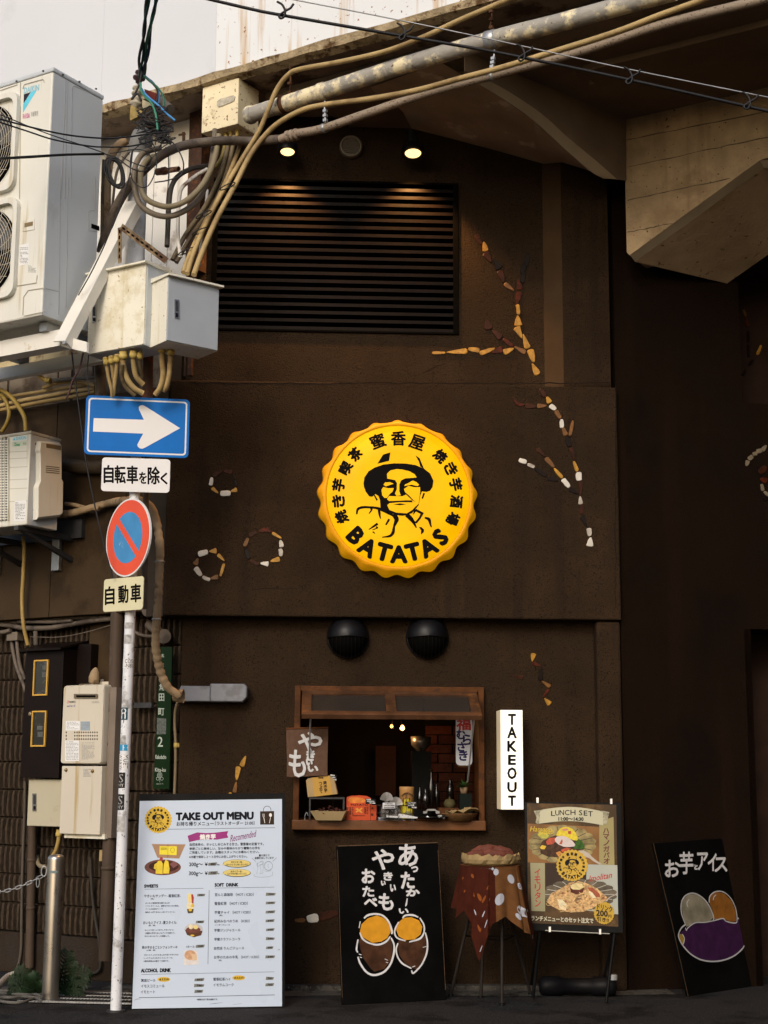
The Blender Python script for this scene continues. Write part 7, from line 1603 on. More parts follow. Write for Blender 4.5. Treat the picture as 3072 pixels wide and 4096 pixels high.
flat(t, 'printed_panel', LP, [(380,1025),(1000,1045),(1000,1340),(380,1400)], mk('poster_shadow_brown', (.035, .02, .014), .4), k_ + .0002, Zp)
flat(t, 'printed_strip', LP, [(155,1020),(375,1026),(380,1755),(172,1748)], mk('sage_cream_print', (.28, .26, .14), .4, var=.12, scale=3), k_ + .0014, Zp)
SIL = mk('shell_dish_gold', (.24, .19, .08), .3, var=.6, scale=16, spec=.15); SILD = mk('shell_dish_dark', (.10, .08, .055), .3, var=.7, scale=16, spec=.15)
def dish(cx_, cy_, rx, ry, n, mat, lmat, c):
    pts = []
    for i in range(n * 6):
        a = 2 * math.pi * i / (n * 6); q_ = 1 + .075 * abs(math.sin(a * n / 2)); pts.append((cx_ + rx * q_ * math.cos(a), cy_ + ry * q_ * math.sin(a)))
    flat(t, 'dish_picture', LP, pts, mat, c, Zp)
    m = MB()
    for i in range(n):
        a = 2 * math.pi * i / n; m.stroke(LP, [(cx_ + rx * .62 * math.cos(a), cy_ + ry * .62 * math.sin(a)), (cx_ + rx * .98 * math.cos(a), cy_ + ry * .98 * math.sin(a))], .004, c, c + .0003, zm=Zp, sm=False)
    t.part('dish_fluting', m, lmat).__setitem__('kind', 'stuff')
dish(640, 740, 480, 270, 18, SIL, mk('dish_line_dark', (.05, .035, .02), .4), k_ + .0008)
dish(900, 1500, 530, 225, 18, SILD, mk('dish_line_pale', (.38, .38, .32), .4), k_ + .0008)
GRNP = mk('green_food_print', (.03, .09, .012), .45, var=.5, scale=50); c2 = k_ + .0013
for pts, mt in (([(300,780),(330,700),(450,640),(560,600),(700,620),(860,660),(975,760),(960,820),(800,850),(560,940),(420,930),(310,880)], mk('meat_sauce_print', (.055, .025, .012), .4, var=.6, scale=45)),
    ([(390,700),(440,650),(520,640),(545,690),(500,740),(410,750)], mk('tomato_print', (.42, .05, .012), .35, var=.3, scale=40)), ([(300,790),(330,755),(395,770),(370,820),(318,815)], GOLD), ([(615,830),(700,790),(770,810),(700,850),(640,862)], mk('tomato_print', (.42, .05, .012), .35)),
    ([(545,610),(560,560),(600,510),(660,482),(730,485),(790,510),(840,570),(870,640),(868,690),(800,680),(700,640),(600,620)], mk('turmeric_rice_print', (.62, .48, .02), .5, var=.22, scale=70)),
    ([(845,700),(880,660),(930,690),(970,760),(975,800),(930,815),(820,810),(800,770)], GRNP), ([(525,660),(560,625),(640,615),(720,640),(790,690),(835,750),(820,775),(740,785),(660,780),(580,745),(530,700)], mk('poached_egg_print', (.55, .47, .45), .4, var=.12, scale=12)),
    ([(590,740),(635,660),(645,700),(630,745)], mk('yolk_red_print', (.38, .06, .012), .35)), ([(620,520),(700,500),(740,530),(660,545)], mk('pink_food_print', (.45, .18, .12), .4)), ([(720,545),(770,540),(770,590),(730,590)], mk('tomato_print', (.42, .05, .012), .35)),
    ([(265,600),(300,560),(400,570),(440,620),(400,655),(320,650)], mk('lettuce_print', (.42, .40, .05), .45, var=.4, scale=30)), ([(540,870),(600,845),(640,880),(580,930)], ORGP)):
    c2 += .00012; flat(t, 'food_picture', LP, pts, mt, c2, Zp)
flat(t, 'spoon_picture', LP, [(880,840),(960,835),(1040,880),(1085,930),(1150,985),(1240,1045),(1200,1050),(1110,1000),(1040,950),(960,930),(890,880)], mk('silver_print', (.42, .36, .30), .3, var=.2), k_ + .0024, Zp)
PAST = mk('pasta_print', (.52, .32, .13), .45, var=.55, scale=60, stain=(.20, .06, .015), sscale=40, sth=.58); c2 = k_ + .0013
for pts, mt in (([(410,1600),(470,1480),(600,1420),(750,1320),(880,1300),(1000,1330),(1150,1400),(1290,1520),(1330,1570),(1200,1640),(1100,1700),(960,1760),(760,1770),(600,1740),(450,1660)], PAST),
    ([(752,1400),(760,1350),(850,1318),(950,1335),(970,1400),(950,1470),(850,1500),(770,1470)], mk('potato_skin_print', (.09, .022, .012), .35, var=.4, scale=40)), ([(760,1360),(850,1320),(940,1338),(966,1390),(900,1430),(800,1425),(765,1400)], mk('parmesan_print', (.62, .50, .24), .5, var=.25, scale=60)),
    ([(1020,1390),(1100,1400),(1200,1490),(1210,1540),(1150,1540),(1050,1460)], mk('sausage_print', (.28, .055, .018), .3, var=.3, scale=30)), ([(1040,1440),(1090,1470),(1150,1550),(1100,1555),(1045,1500)], CREAMP), ([(840,1560),(960,1490),(985,1500),(900,1580),(800,1620)], mk('mushroom_print', (.16, .09, .04), .4, var=.4, scale=40)), ([(560,1570),(640,1580),(710,1660),(690,1740),(600,1720)], CREAMP)):
    c2 += .00012; flat(t, 'food_picture', LP, pts, mt, c2, Zp)
m = MB(); rp = random.Random(12)
for k in range(46):
    x, y = rp.uniform(450, 1220), rp.uniform(1440, 1740)
    if abs(x - 850) / 480 + abs(y - 1600) / 260 > 1.05: continue
    a = rp.uniform(0, 3.1); m.stroke(LP, [(x, y), (x + 60 * math.cos(a), y + 30 * math.sin(a)), (x + 95 * math.cos(a + .7), y + 50 * math.sin(a + .7))], .003, k_ + .0022, k_ + .0026, zm=Zp)
t.part('noodle_picture', m, mk('noodle_print', (.62, .42, .18), .4, var=.3, scale=40)).__setitem__('kind', 'stuff')
m = MB(); m.stroke(LP, [(1300,1600),(1360,1540),(1475,1490)], [.010, .005, .005], k_ + .002, k_ + .0026, zm=Zp); t.part('fork_picture', m, mk('silver_print', (.42, .36, .30), .3))
# scroll banner
SCR = mk('scroll_cream', (.46, .44, .30), .4, var=.06, scale=3)
top_ = [(365 + (1190 - 365) * i / 12, 215 - 45 * math.sin(math.pi * i / 12) + 20 * i / 12) for i in range(13)]; bot_ = [(1255 - (1255 - 290) * i / 12, 458 - 25 * i / 12 - 52 * math.sin(math.pi * i / 12)) for i in range(13)]
flat(t, 'scroll', LP, top_ + [(1250, 262)] + bot_ + [(300, 250)], SCR, k_ + .003, Zp)
for pts in ([(207,240),(300,228),(365,215),(330,270),(290,300),(300,430),(262,436),(235,418),(250,330)], [(1180,235),(1260,240),(1350,258),(1330,330),(1310,430),(1250,455),(1232,430),(1260,330)]): flat(t, 'scroll_curl', LP, pts, mk('scroll_curl_grey', (.30, .28, .19), .5, var=.5, scale=40), k_ + .0027, Zp)
m = MB()
for ch, x0, y0, x1, y1 in (('L',470,243,528,314),('U',532,232,592,308),('N',600,228,662,302),('C',675,226,745,302),('H',762,224,836,300),('S',890,228,940,306),('E',962,236,1016,310),('T',1030,246,1096,322)): txt(m, ch, LP, Zp, x0, y0, x1, y1, k_ + .0036, bold=.0006)
txt(m, '11:00～14:30', LP, Zp, 582, 336, 956, 388, k_ + .0036, bold=.0014, slope=.01); t.part('lettering', m, PRG)
m = MB(); vtxt(m, 'ハマノガパオ', LP, Zp, 1298, 495, 1040, 86, k_ + .001, bold=.0012, dx=2); t.part('lettering', m, mk('maroon_print', (.12, .008, .02), .5))
m = MB(); vtxt(m, 'イモリタン', LP, Zp, 262, 1105, 1690, 84, k_ + .002, bold=.0010, dx=2); txt(m, 'Imolitan', LP, Zp, 1040, 1190, 1380, 1280, k_ + .001, slope=-.18, shear=.05, bold=.0005); t.part('lettering', m, mk('red_lettering', (.42, .02, .015), .5))
m = MB(); txt(m, 'Hamano', LP, Zp, 150, 478, 478, 552, k_ + .003, slope=.02, shear=.05, bold=.0004); txt(m, 'gapao', LP, Zp, 268, 535, 500, 612, k_ + .003, shear=.05, bold=.0004); t.part('lettering', m, mk('yellow_script', (.60, .42, .02), .5))
m = MB(); txt(m, 'ランチメニューとのセット注文で', LP, Zp, 172, 1838, 1104, 1914, k_ + .001, slope=.045, bold=.0012); t.part('lettering', m, mk('cream_lettering', (.52, .50, .38), .5))
logo_small(t, LP, 785, 1062, 235, Zp, k_ + .0038, gold=mk('poster_gold', (.50, .31, .02), .4))
m = MB(); pts = [(1268 + 152 * (1 + .03 * math.cos(a_ * 26)) * math.sin(a_), 1782 - 165 * (1 + .03 * math.cos(a_ * 26)) * math.cos(a_)) for a_ in [2 * math.pi * i / 104 for i in range(104)]]; m.uvprism(LP, pts, k_ + .003, k_ + .0034, zm=Zp); t.part('seal', m, mk('poster_gold', (.50, .31, .02), .4))
m = MB(); txt(m, 'ドリンク', LP, Zp, 1165, 1660, 1392, 1742, k_ + .004, slope=.22, bold=.0010); txt(m, '200', LP, Zp, 1152, 1742, 1320, 1828, k_ + .004, slope=.12, bold=.0022); txt(m, '円', LP, Zp, 1330, 1808, 1378, 1852, k_ + .004, bold=.0008); txt(m, '引き!!', LP, Zp, 1162, 1846, 1338, 1912, k_ + .004, slope=.15, bold=.0012); t.part('lettering', m, mk('dark_brown_print', (.035, .02, .012), .45))
ALU = mk('bright_clip_metal', (.55, .55, .55), .3, metal=.8)
for (x, y) in ((268, 78), (1380, 95), (453, 2025), (1212, 2060)):
    m = MB(); m.uvprism(LP, [(x - 20, y - 40), (x + 14, y - 40), (x + 14, y + 42), (x - 20, y + 42)], -.03, .014, zm=Zp); t.part('clip', m, ALU, bevel=.001)
m = MB(); m.uvprism(LP, [(380,2035),(1350,2085),(1350,2098),(380,2048)], -.005, .006, zm=Zp); t.part('rail', m, mk('rail_grey', (.25, .24, .22), .4, metal=.5))
for (u0, v0, u1, v1) in ((2160, 3725, 2132, 4000), (2458, 3735, 2425, 4018)):
    for c_ in (0, 1):
        a_ = LP.hit(u0, v0, -.02); b_2 = G(u1, v1) if not c_ else G(u1, v1) + Vector((.03, .45, 0))
        m = MB(); m.tube([a_ + Vector((0, .02 * c_, 0)), Vector((b_2.x, b_2.y, .012))], .011, 8); t.part('leg', m, BLACKM)
t.done()
t = Thing('water_weight', 'black plastic water weight lying between the poster stand legs, pale screw cap on its end', 'weight')
w0, w1 = G(2156, 3985), G(2470, 3985); w0.y = w1.y = w0.y + .02; rw = .062
m = MB(); prof = [(.001, 0), (rw * .6, .004), (rw * .95, .02), (rw, .05), (rw, (w1 - w0).length * .28), (rw * .8, (w1 - w0).length * .3), (rw * .8, (w1 - w0).length * .68), (rw, (w1 - w0).length * .7), (rw, (w1 - w0).length - .05), (rw * .9, (w1 - w0).length - .015), (.001, (w1 - w0).length)]
m.lathe(w0 + Vector((0, 0, rw)), w1 - w0, prof, 24); t.part('tank', m, mk('black_plastic', (.005, .005, .006), .5, var=.2, spec=.12))
q = w1 + Vector((-.03, -.02, rw * 1.9)); m = MB(); m.lathe(q, Vector((0, 0, 1)), [(.028, -.012), (.028, .016), (.024, .02), (.001, .021)], 18, smooth=False); t.part('screw_cap', m, mk('milky_cap', (.32, .33, .34), .5)); t.done()

# ---- stool with spotted cloth and potatoes
f0, f1, f2 = G(2008, 4022), G(1803, 3985), G(2122, 3980)
sc = Vector((P(1962, 3470, 9.75).x, 9.75, P(1962, 3466, 9.6).z)); RS = .185
t = Thing('stool', 'tall black stool with splayed thin legs between the blackboard and the poster stand', 'stool')
m = MB(); m.lathe(sc - Vector((0, 0, .035)), (0, 0, 1), [(.001, 0), (RS - .01, 0), (RS, .008), (RS, .026), (RS - .008, .032), (.001, .032)], 32); t.part('seat', m, DARKST)
f3 = Vector((sc.x - .05, sc.y + .24, 0)); feet = [f0, f1, f2, f3]; rg = []
for k, f in enumerate(feet):
    tp = sc + (Vector((f.x, f.y, 0)) - Vector((sc.x, sc.y, 0))).normalized() * .10 - Vector((0, 0, .035)); m = MB(); m.tube([tp, Vector((f.x, f.y, .008))], .0105, 10); t.part('leg', m, mk('dark_worn_metal', (.030, .024, .020), .5, metal=.3, var=.3)); m = MB(); m.lathe(Vector((f.x, f.y, 0)), (0, 0, 1), [(.018, 0), (.018, .012), (.011, .016)], 12); t.part('foot', m, BLACKM)
    rg.append(tp.lerp(Vector((f.x, f.y, 0)), .52))
m = MB(); rg = [rg[0], rg[2], rg[3], rg[1], rg[0]]; m.tube(rg, .004, 6); t.part('footrest', m, BLACKM); t.done()
CLM = mk('maroon_cotton', (.045, .009, .004), .9, var=.2, scale=20, bump=.6, bscale=300); CLO = mk('ochre_brown_cotton', (.13, .055, .019), .9, var=.15, scale=20, bump=.6, bscale=300)
def hem(a):   # drop below the seat edge at azimuth a (degrees, 0 = viewer's right, -90 = toward the street)
    key = [(-180, .27), (-160, .33), (-135, .27), (-108, .56), (-92, .34), (-70, .30), (-45, .38), (-22, .50), (0, .36), (40, .28), (90, .36), (140, .26), (180, .27)]
    for (a0, h0_), (a1, h1) in zip(key, key[1:]):
        if a0 <= a <= a1: f_ = (a - a0) / (a1 - a0); f_ = f_ * .5 + f_ * f_ * (3 - 2 * f_) * .5; return h0_ + (h1 - h0_) * f_
    return .3
def cloth_pt(a, s_):
    """s_: 0 at the seat edge, 1 at the hem"""
    fold = math.sin(R(a) * 7 + .6) * .55 + math.sin(R(a) * 13) * .25; out = RS + .006 + s_ * (.045 + .035 * fold + (.05 if hem(a) > .4 else 0)); z_ = sc.z + .002 - hem(a) * s_
    return Vector((sc.x + math.cos(R(a)) * out, sc.y + math.sin(R(a)) * out * .95, z_))
def cloth_mesh(a0, a1, dr=0.0):
    m = MB(); na = int((a1 - a0) / 1.5); ns = 10; vs = []
    for i in range(na + 1):
        a = a0 + (a1 - a0) * i / na
        for j in range(ns + 1):
            p = cloth_pt(a, j / ns); d_ = Vector((math.cos(R(a)), math.sin(R(a)), 0)); vs.append(p + d_ * dr)
    m.add(vs, [(i * (ns + 1) + j, (i + 1) * (ns + 1) + j, (i + 1) * (ns + 1) + j + 1, i * (ns + 1) + j + 1) for i in range(na) for j in range(ns)], True); return m
t = Thing('spotted_cloth', 'maroon and brown cloth with white spots draped over the tall stool', 'cloth')
t.part('maroon_side', cloth_mesh(-180, -84), CLM); t.part('brown_side', cloth_mesh(-86, -30, .003), CLO); t.part('back_side', cloth_mesh(-32, 180), CLM)
m = MB(); m.lathe(sc, (0, 0, 1), [(RS + .006, .002), (RS - .01, .005), (.001, .006)], 40); t.part('top', m, CLO)
def dots(lst, mat, dr, name):
    for (a, s_, r) in lst:
        m = MB(); n = 14; hm = hem(a); c_ = cloth_pt(a, s_); vs = [c_ + Vector((math.cos(R(a)), math.sin(R(a)), 0)) * dr]
        for i in range(n):
            da = math.degrees(r * math.cos(2 * math.pi * i / n) / (RS + .05)); ds = r * math.sin(2 * math.pi * i / n) / hm; q_ = cloth_pt(a + da, min(s_ + ds, 1)); vs.append(q_ + Vector((math.cos(R(a + da)), math.sin(R(a + da)), 0)) * dr)
        m.add(vs, [(0, i + 1, (i + 1) % n + 1) for i in range(n)]); t.part(name, m, mat)
WD = mk('white_spot', (.38, .39, .45), .8, var=.05)
dots([(-84, .10, .020), (-79, .62, .034), (-56, .22, .027), (-38, .30, .020), (-44, .70, .030), (-50, .82, .018)], WD, .005, 'spot')
dots([(-100, .75, .008), (-104, .55, .009), (-106, .90, .008), (-118, .60, .008), (-18, .9, .008), (-22, .55, .008), (-90, .04, .009)], WD, .003, 'spot')
dots([(-128, .18, .012), (-112, .35, .018), (-150, .25, .008), (-104, .38, .014), (-98, .30, .009), (-110, .68, .014), (-122, .42, .008), (-140, .55, .008), (-97, .52, .010)], mk('rust_orange_spot', (.20, .055, .012), .9), .003, 'spot')
t.done()
# tray of raw sweet potatoes lined with paper
TRAYC = sc + Vector((.0, -.02, .006)); t = Thing('paper_lined_tray', 'low wicker tray lined with crumpled brown paper on top of the draped stool', 'tray')
m = MB(); n = 36
prof = [(.150, 0), (.172, .004), (.178, .045), (.172, .048), (.160, .01), (.001, .008)]
m.lathe(TRAYC, (0, 0, 1), prof, n); t.part('tray', m, mk('wicker_tan', (.24, .15, .06), .7, var=.4, scale=60))
m = MB(); rr4 = random.Random(31); vs = []; n = 48
for j, (r_, h_) in enumerate(((.176, .012), (.184, .035), (.180, .062), (.165, .055), (.12, .03))):
    for i in range(n):
        a = 2 * math.pi * i / n; jit = rr4.uniform(-.006, .006); vs.append(TRAYC + Vector((math.cos(a) * (r_ + jit), math.sin(a) * (r_ + jit), h_ + (rr4.uniform(-.010, .014) if j in (2, 3) else 0))))
m.add(vs, [(j * n + i, j * n + (i + 1) % n, (j + 1) * n + (i + 1) % n, (j + 1) * n + i) for j in range(4) for i in range(n)]); t.part('paper_liner', m, mk('crumpled_kraft', (.27, .19, .085), .75, var=.15, scale=20, bump=1, bscale=60)); t.done()
SPM = mk('sweet_potato_skin', (.12, .034, .022), .7, var=.3, scale=20, bump=1.2, bscale=50, stain=(.10, .03, .02), sscale=18, sth=.6)
def potato(label, c, d, L_, r, mat=SPM, group='raw sweet potatoes in the tray', seed=0, name='sweet_potato', bend=.02):
    rnd = random.Random(seed); d = Vector(d).normalized(); sd_ = d.cross(Vector((0, 0, 1))).normalized(); k1, k2 = rnd.uniform(.8, 1.2), rnd.uniform(.8, 1.2)
    pts = [Vector(c) + d * (L_ * (i / 12 - .5)) + sd_ * bend * math.sin(math.pi * i / 12) for i in range(13)]
    m = MB(); m.tube(pts, r, 14, rf=lambda i, n_: max(r * (math.sin(math.pi * min(max((i + .25) / 12.5, .02), .98)) ** .55) * (1 + .08 * math.sin(i * 1.7 * k1 + seed)), .003)); return solo(name, label, 'sweet potato', m, mat, group)
for k, (dx, dy, dz, d_, L_, r, lab) in enumerate(((-.085, -.04, .075, (1, .2, .05), .15, .030, 'pale pinkish sweet potato at the pole side of the tray'), (.02, -.05, .078, (1, -.1, -.08), .20, .032, 'reddish sweet potato lying across the front of the tray'), (.085, -.03, .072, (.9, .4, -.15), .15, .030, 'dark red sweet potato at the poster side of the tray'), (-.03, .03, .100, (1, .1, .1), .18, .034, 'sweet potato resting on top of the heap, farther back'), (.06, .03, .095, (1, -.3, -.1), .17, .032, 'reddish sweet potato high at the back of the tray'), (-.095, .0, .055, (.8, -.5, .0), .13, .026, 'small sweet potato low under the pinkish one'))):
    potato(lab, TRAYC + Vector((dx, dy, dz - .012)), d_, L_, r, seed=k)
# ================================================================ hatch display
Zq = Z(1180, 3000, 2.1829); Zw = Z(1100, 2400, 1.508)
SZ = sz                                             # top of the sill
def onsill(u, v): return G(u, v, SZ)
def hang(pl_c): return FA.off(pl_c)
PAPK = mk('kraft_card', (.34, .235, .11), .7, var=.12, scale=8); PAPKD = mk('kraft_card_inner', (.42, .31, .16), .7, var=.12); INK = mk('brown_ink', (.045, .02, .012), .6)
YLB = mk('mustard_label', (.46, .26, .045), .6, var=.08); RDB = mk('vermilion_card', (.50, .060, .012), .5, var=.08); CHK = mk('black_card', (.008, .008, .009), .6)
# cloth pennant hung at the corner of the frame
CP = FA.off(LC + .13); t = Thing('cloth_sign', 'brown cloth pennant with white brushed characters hung at the pole-side edge of the hatch', 'sign')
m = MB(); nx, ny = 16, 18; vs = []
for j in range(ny + 1):
    for i in range(nx + 1):
        fx, fy = i / nx, j / ny; x = 70 + (318 - 70) * fx + 4 * math.sin(fy * 5 + 1) * (fx - .5); y = 775 + (1066 - 775) * fy + 3 * math.sin(fx * 6) - 4 * fx
        a, b = CP.L(*Zw(x, y)); vs.append(CP.W(a, b, .006 * math.sin(fx * 7 + fy * 2) * fy))
m.add(vs, [(j * (nx + 1) + i, j * (nx + 1) + i + 1, (j + 1) * (nx + 1) + i + 1, (j + 1) * (nx + 1) + i) for j in range(ny) for i in range(nx)], True); t.part('cloth', m, mk('brown_linen', (.11, .062, .042), .9, var=.12, scale=30, bump=.8, bscale=260))
m = MB()
for ch, x0, y0, x1, y1 in (('や',142,798,282,926),('き',192,906,238,968),('い',190,962,224,996),('い',200,1002,258,1034),('も',86,906,184,1066)): txt(m, ch, CP, Zw, x0, y0, x1, y1, .0085, bold=.0042)
t.part('lettering', m, mk('white_brush_print', (.55, .55, .56), .7, var=.1, scale=60))
m = MB(); m.tube([CP.hit(*Zw(66, 776)), CP.hit(*Zw(322, 770))], .006, 8); m.tube([CP.hit(*Zw(200, 772)), FA.hit(*Zw(200, 760), LC + .05)], .003, 5); t.part('rod', m, WOOD); t.done()
# hanging white strip with brushed characters
HP = FA.off(LC + .02); t = Thing('hanging_strip_sign', 'white rounded board hanging inside the hatch with red and navy characters', 'sign')
a0, b1 = HP.L(*Zw(1091, 706)); a1, b0 = HP.L(*Zw(1190, 998))
m = MB(); m.prism(HP, rrect(a0, a1, b0, b1, .028), -.008, 0); t.part('board', m, mk('off_white_board', (.40, .41, .45), .5, var=.05))
m = MB(); m.prism(HP, rrect(a0 + .002, a1 - .001, b0 - .012, b1 - .05, .028), -.012, -.0085); t.part('wood_back', m, WOOD)
m = MB(); txt(m, '福', HP, Zw, 1096, 714, 1180, 784, .001, bold=.003); t.part('lettering', m, mk('red_brush', (.32, .02, .012), .6))
m = MB(); txt(m, 'む', HP, Zw, 1096, 785, 1146, 838, .001, bold=.003); txt(m, 'ら', HP, Zw, 1134, 812, 1184, 874, .001, bold=.003); txt(m, 'さ', HP, Zw, 1102, 858, 1146, 912, .001, bold=.003); txt(m, 'き', HP, Zw, 1112, 908, 1160, 968, .001, bold=.003); t.part('lettering', m, mk('navy_brush', (.015, .012, .06), .6))
m = MB(); m.tube([HP.W((a0 + a1) / 2, b1 - .004, -.004), HP.W((a0 + a1) / 2, b1 + .06, -.01)], .0015, 5); t.part('cord', m, BCABLE); t.done()
# raised black shelf rack
t = Thing('shelf_rack', 'small black rack on the sill lifting the upright yellow box', 'rack'); RKp = FA.off(-.02)
r0 = onsill(*Zq(60, 600)); ra0 = FA.L(*Zq(120, 580), -.05)[0]; ra1 = FA.L(*Zq(432, 580), -.05)[0]; rz = FA.L(*Zq(200, 412), -.05)[1]
m = MB(); m.box(FA, ra0, ra1, rz - .012, rz, -.26, -.04); t.part('top', m, DARKST)
for a_ in (ra0 + .006, ra1 - .006):
    for c_ in (-.25, -.05): m = MB(); m.box(FA, a_ - .005, a_ + .005, SZ, rz - .012, c_ - .005, c_ + .005); t.part('leg', m, DARKST)
t.done()
def label_rows(m, pl, ch, zm, x, y0, y1, w, c, b=.0008): vtxt(m, ch, pl, zm, x, y0, y1, w, c, bold=b)
# upright yellow-labelled carton
bxp = Pl(FA.hit(*Zq(112, 412), -.03), FA.x * math.cos(R(-6)) + FA.n * -math.sin(R(-6)), (0, 0, 1)); bxp = Pl(Vector((bxp.o.x, bxp.o.y, rz)), bxp.x + Vector((0, 0, .10)), (0, 0, 1))
t = Thing('snack_carton', 'kraft carton with a yellow wraparound label standing on the black rack', 'box')
m = MB(); m.uvprism(bxp, [(112,412),(95,268),(110,250),(150,240),(300,222),(345,262),(372,385)], -.06, 0, zm=Zq); t.part('carton', m, PAPK, bevel=.002)
m = MB(); m.uvprism(bxp, [(172,408),(150,242),(300,222),(330,388)], .0005, .0015, zm=Zq); o = t.part('label', m, YLB)
m = MB(); vtxt(m, '焼き芋', bxp, Zq, 262, 268, 372, 28, .0022, bold=.0010, dx=3); vtxt(m, 'つぶて', bxp, Zq, 222, 278, 378, 26, .0022, bold=.0010, dx=3); txt(m, '蜜香屋', bxp, Zq, 205, 236, 248, 250, .0022, bold=.0005); t.part('lettering', m, INK, parent=o); t.done()
def card(label, plc, x0, y0, x1, y1, mat, lines, tm, slope=0.0, name='price_card'):
    t = Thing(name, label, 'price card', 'price cards on the hatch sill'); pl = FA.off(plc); d = slope * (x1 - x0)
    m = MB(); m.uvprism(pl, [(x0, y0), (x1, y0 + d), (x1, y1 + d), (x0, y1)], -.002, 0, zm=Zq); t.part('card', m, mat)
    m = MB(); n = len(lines)
    for i, (s_, f0_, f1_) in enumerate(lines):
        yy0 = y0 + (y1 - y0) * (i + .18) / n; yy1 = y0 + (y1 - y0) * (i + .82) / n; w_ = x1 - x0; txt(m, s_, pl, Zq, x0 + w_ * f0_, yy0 + d / 2, x0 + w_ * f1_, yy1 + d / 2, .0008, slope=slope, bold=.0007)
    t.part('lettering', m, tm)
    m = MB(); q = pl.hit(*Zq((x0 + x1) / 2, y1)); m.tube([q, Vector((q.x, q.y, SZ))], .0014, 5); t.part('pick', m, CHK); t.done()
WI = mk('white_marker', (.62, .62, .62), .6)
card('tiny black price card clipped over the yellow-labelled carton', -.02, 304, 208, 364, 262, CHK, [('焼き芋', .1, .7), ('つぶて', .1, .8), ('¥1,200', .1, .95)], WI, .15)
card('black price card reading potato in front of the vermilion box', .02, 616, 424, 706, 470, CHK, [('やみ芋', .08, .5), ('POTATO', .15, .85), ('¥1,580', .4, .95)], WI, .04)
card('white price card on the wire basket', .035, 766, 462, 874, 512, mk('white_card', (.60, .60, .62), .6), [('くるうとん', .2, .8), ('1pieceぶん¥600', .1, .95), ('2pieceぶん¥900', .1, .95)], CHK, -.03)
card('black price card leaning against the yellow tin', .02, 984, 452, 1064, 512, CHK, [('ニューヤッピー', .05, .9), ('ハイの玉', .05, .7), ('¥1,620', .45, .95)], WI)
# shallow tray of dried potato chips
t = Thing('chip_tray', 'open kraft tray heaped with dark dried sweet-potato slices', 'tray')
tp_ = [FA.W(*FA.L(*Zq(x, y), c), c) for x, y, c in ((146, 466, .0), (392, 450, -.16), (460, 548, -.04), (210, 580, .06))]
for p in tp_: p.z = max(p.z, SZ + .045)
zt3 = SZ + .055; top4 = [onsill(*Zq(x, y)) for x, y in ((158, 560), (400, 545), (445, 596), (222, 618))]
oc = FA.hit(*Zq(305, 560), -.03); tr = Pl(Vector((oc.x, oc.y, SZ)), FA.x, FA.n * -1)
def R4(hw, hd, z_, sh=0): return [Vector((oc.x, oc.y, z_)) + FA.x * (sx * hw + sh) - FA.n * (sy * hd) for sx, sy in ((-1, -1), (1, -1), (1, 1), (-1, 1))]
lo, hi, ih, il = R4(.085, .05, SZ + .001), R4(.120, .085, SZ + .062), R4(.117, .082, SZ + .061), R4(.084, .049, SZ + .004)
rotz = Matrix.Rotation(R(-10), 3, 'Z'); cen = Vector((oc.x, oc.y, 0)); ring4 = [[cen + rotz @ (p - cen) for p in q] for q in (lo, hi, ih, il)]
m = MB(); m.add([p for q in ring4 for p in q], [(0, 1, 2, 3), (12, 15, 14, 13)] + [(j * 4 + i, j * 4 + (i + 1) % 4, (j + 1) * 4 + (i + 1) % 4, (j + 1) * 4 + i) for j in range(3) for i in range(4)]); t.part('tray', m, PAPKD); t.done()
CHIPM = mk('dried_chip_purple', (.060, .020, .016), .7, var=.5, scale=40, bump=1); rr5 = random.Random(9); m = MB()
for k in range(70):
    c_ = Vector((oc.x, oc.y, SZ + .045)) + FA.x * rr5.uniform(-.09, .09) + FA.n * rr5.uniform(-.06, .06) + Vector((0, 0, rr5.uniform(0, .05))); c_.z -= abs((c_ - Vector((oc.x, oc.y, c_.z))).length) * .25
    u_ = Vector((rr5.uniform(-1, 1), rr5.uniform(-1, 1), rr5.uniform(-.5, .5))).normalized(); v_ = u_.cross(Vector((rr5.uniform(-1, 1), rr5.uniform(-1, 1), 1))).normalized(); a_ = rr5.uniform(.012, .026); n_ = u_.cross(v_)
    m.add([c_ + u_ * a_ * math.cos(t_) + v_ * a_ * .6 * math.sin(t_) + n_ * .006 * math.cos(2 * t_) for t_ in [i * math.pi / 4 for i in range(8)]], [tuple(range(8))])
tag(solo('dried_chips', 'heap of dark purple dried sweet-potato slices in the kraft tray', 'food', m, CHIPM), kind='stuff')
# vermilion box with potato lid
OB = FA.off(-.06); t = Thing('gift_box', 'vermilion gift box with a potato-shaped picture on its raised back', 'box')
zq = SZ; oa0 = OB.L(*Zq(450, 560))[0]; oa1 = OB.L(*Zq(715, 560))[0]; oz1 = OB.L(*Zq(560, 482))[1]
m = MB(); m.box(OB, oa0, oa1, SZ, oz1, -.07, 0); t.part('carton', m, RDB, bevel=.002)
m = MB(); m.uvprism(FA.off(-.10), [(446,480),(452,412),(490,400),(560,396),(630,402),(662,420),(668,480)], -.006, 0, zm=Zq); o = t.part('raised_back', m, RDB)
m = MB(); m.uvprism(FA.off(-.10), [(462,435),(480,414),(530,410),(590,420),(622,440),(605,458),(520,464),(475,456)], .0005, .0015, zm=Zq); t.part('potato_print', m, mk('orange_glow_print', (.62, .20, .03), .5, var=.3, scale=30), parent=o)
m = MB(); m.uvprism(OB, [(525,515),(545,505),(560,520),(582,502),(590,510),(572,528),(592,545),(578,550),(558,536),(535,548),(528,540),(546,527)], .0005, .0012, zm=Zq); t.part('flower_print', m, mk('amber_print', (.62, .26, .03), .5))
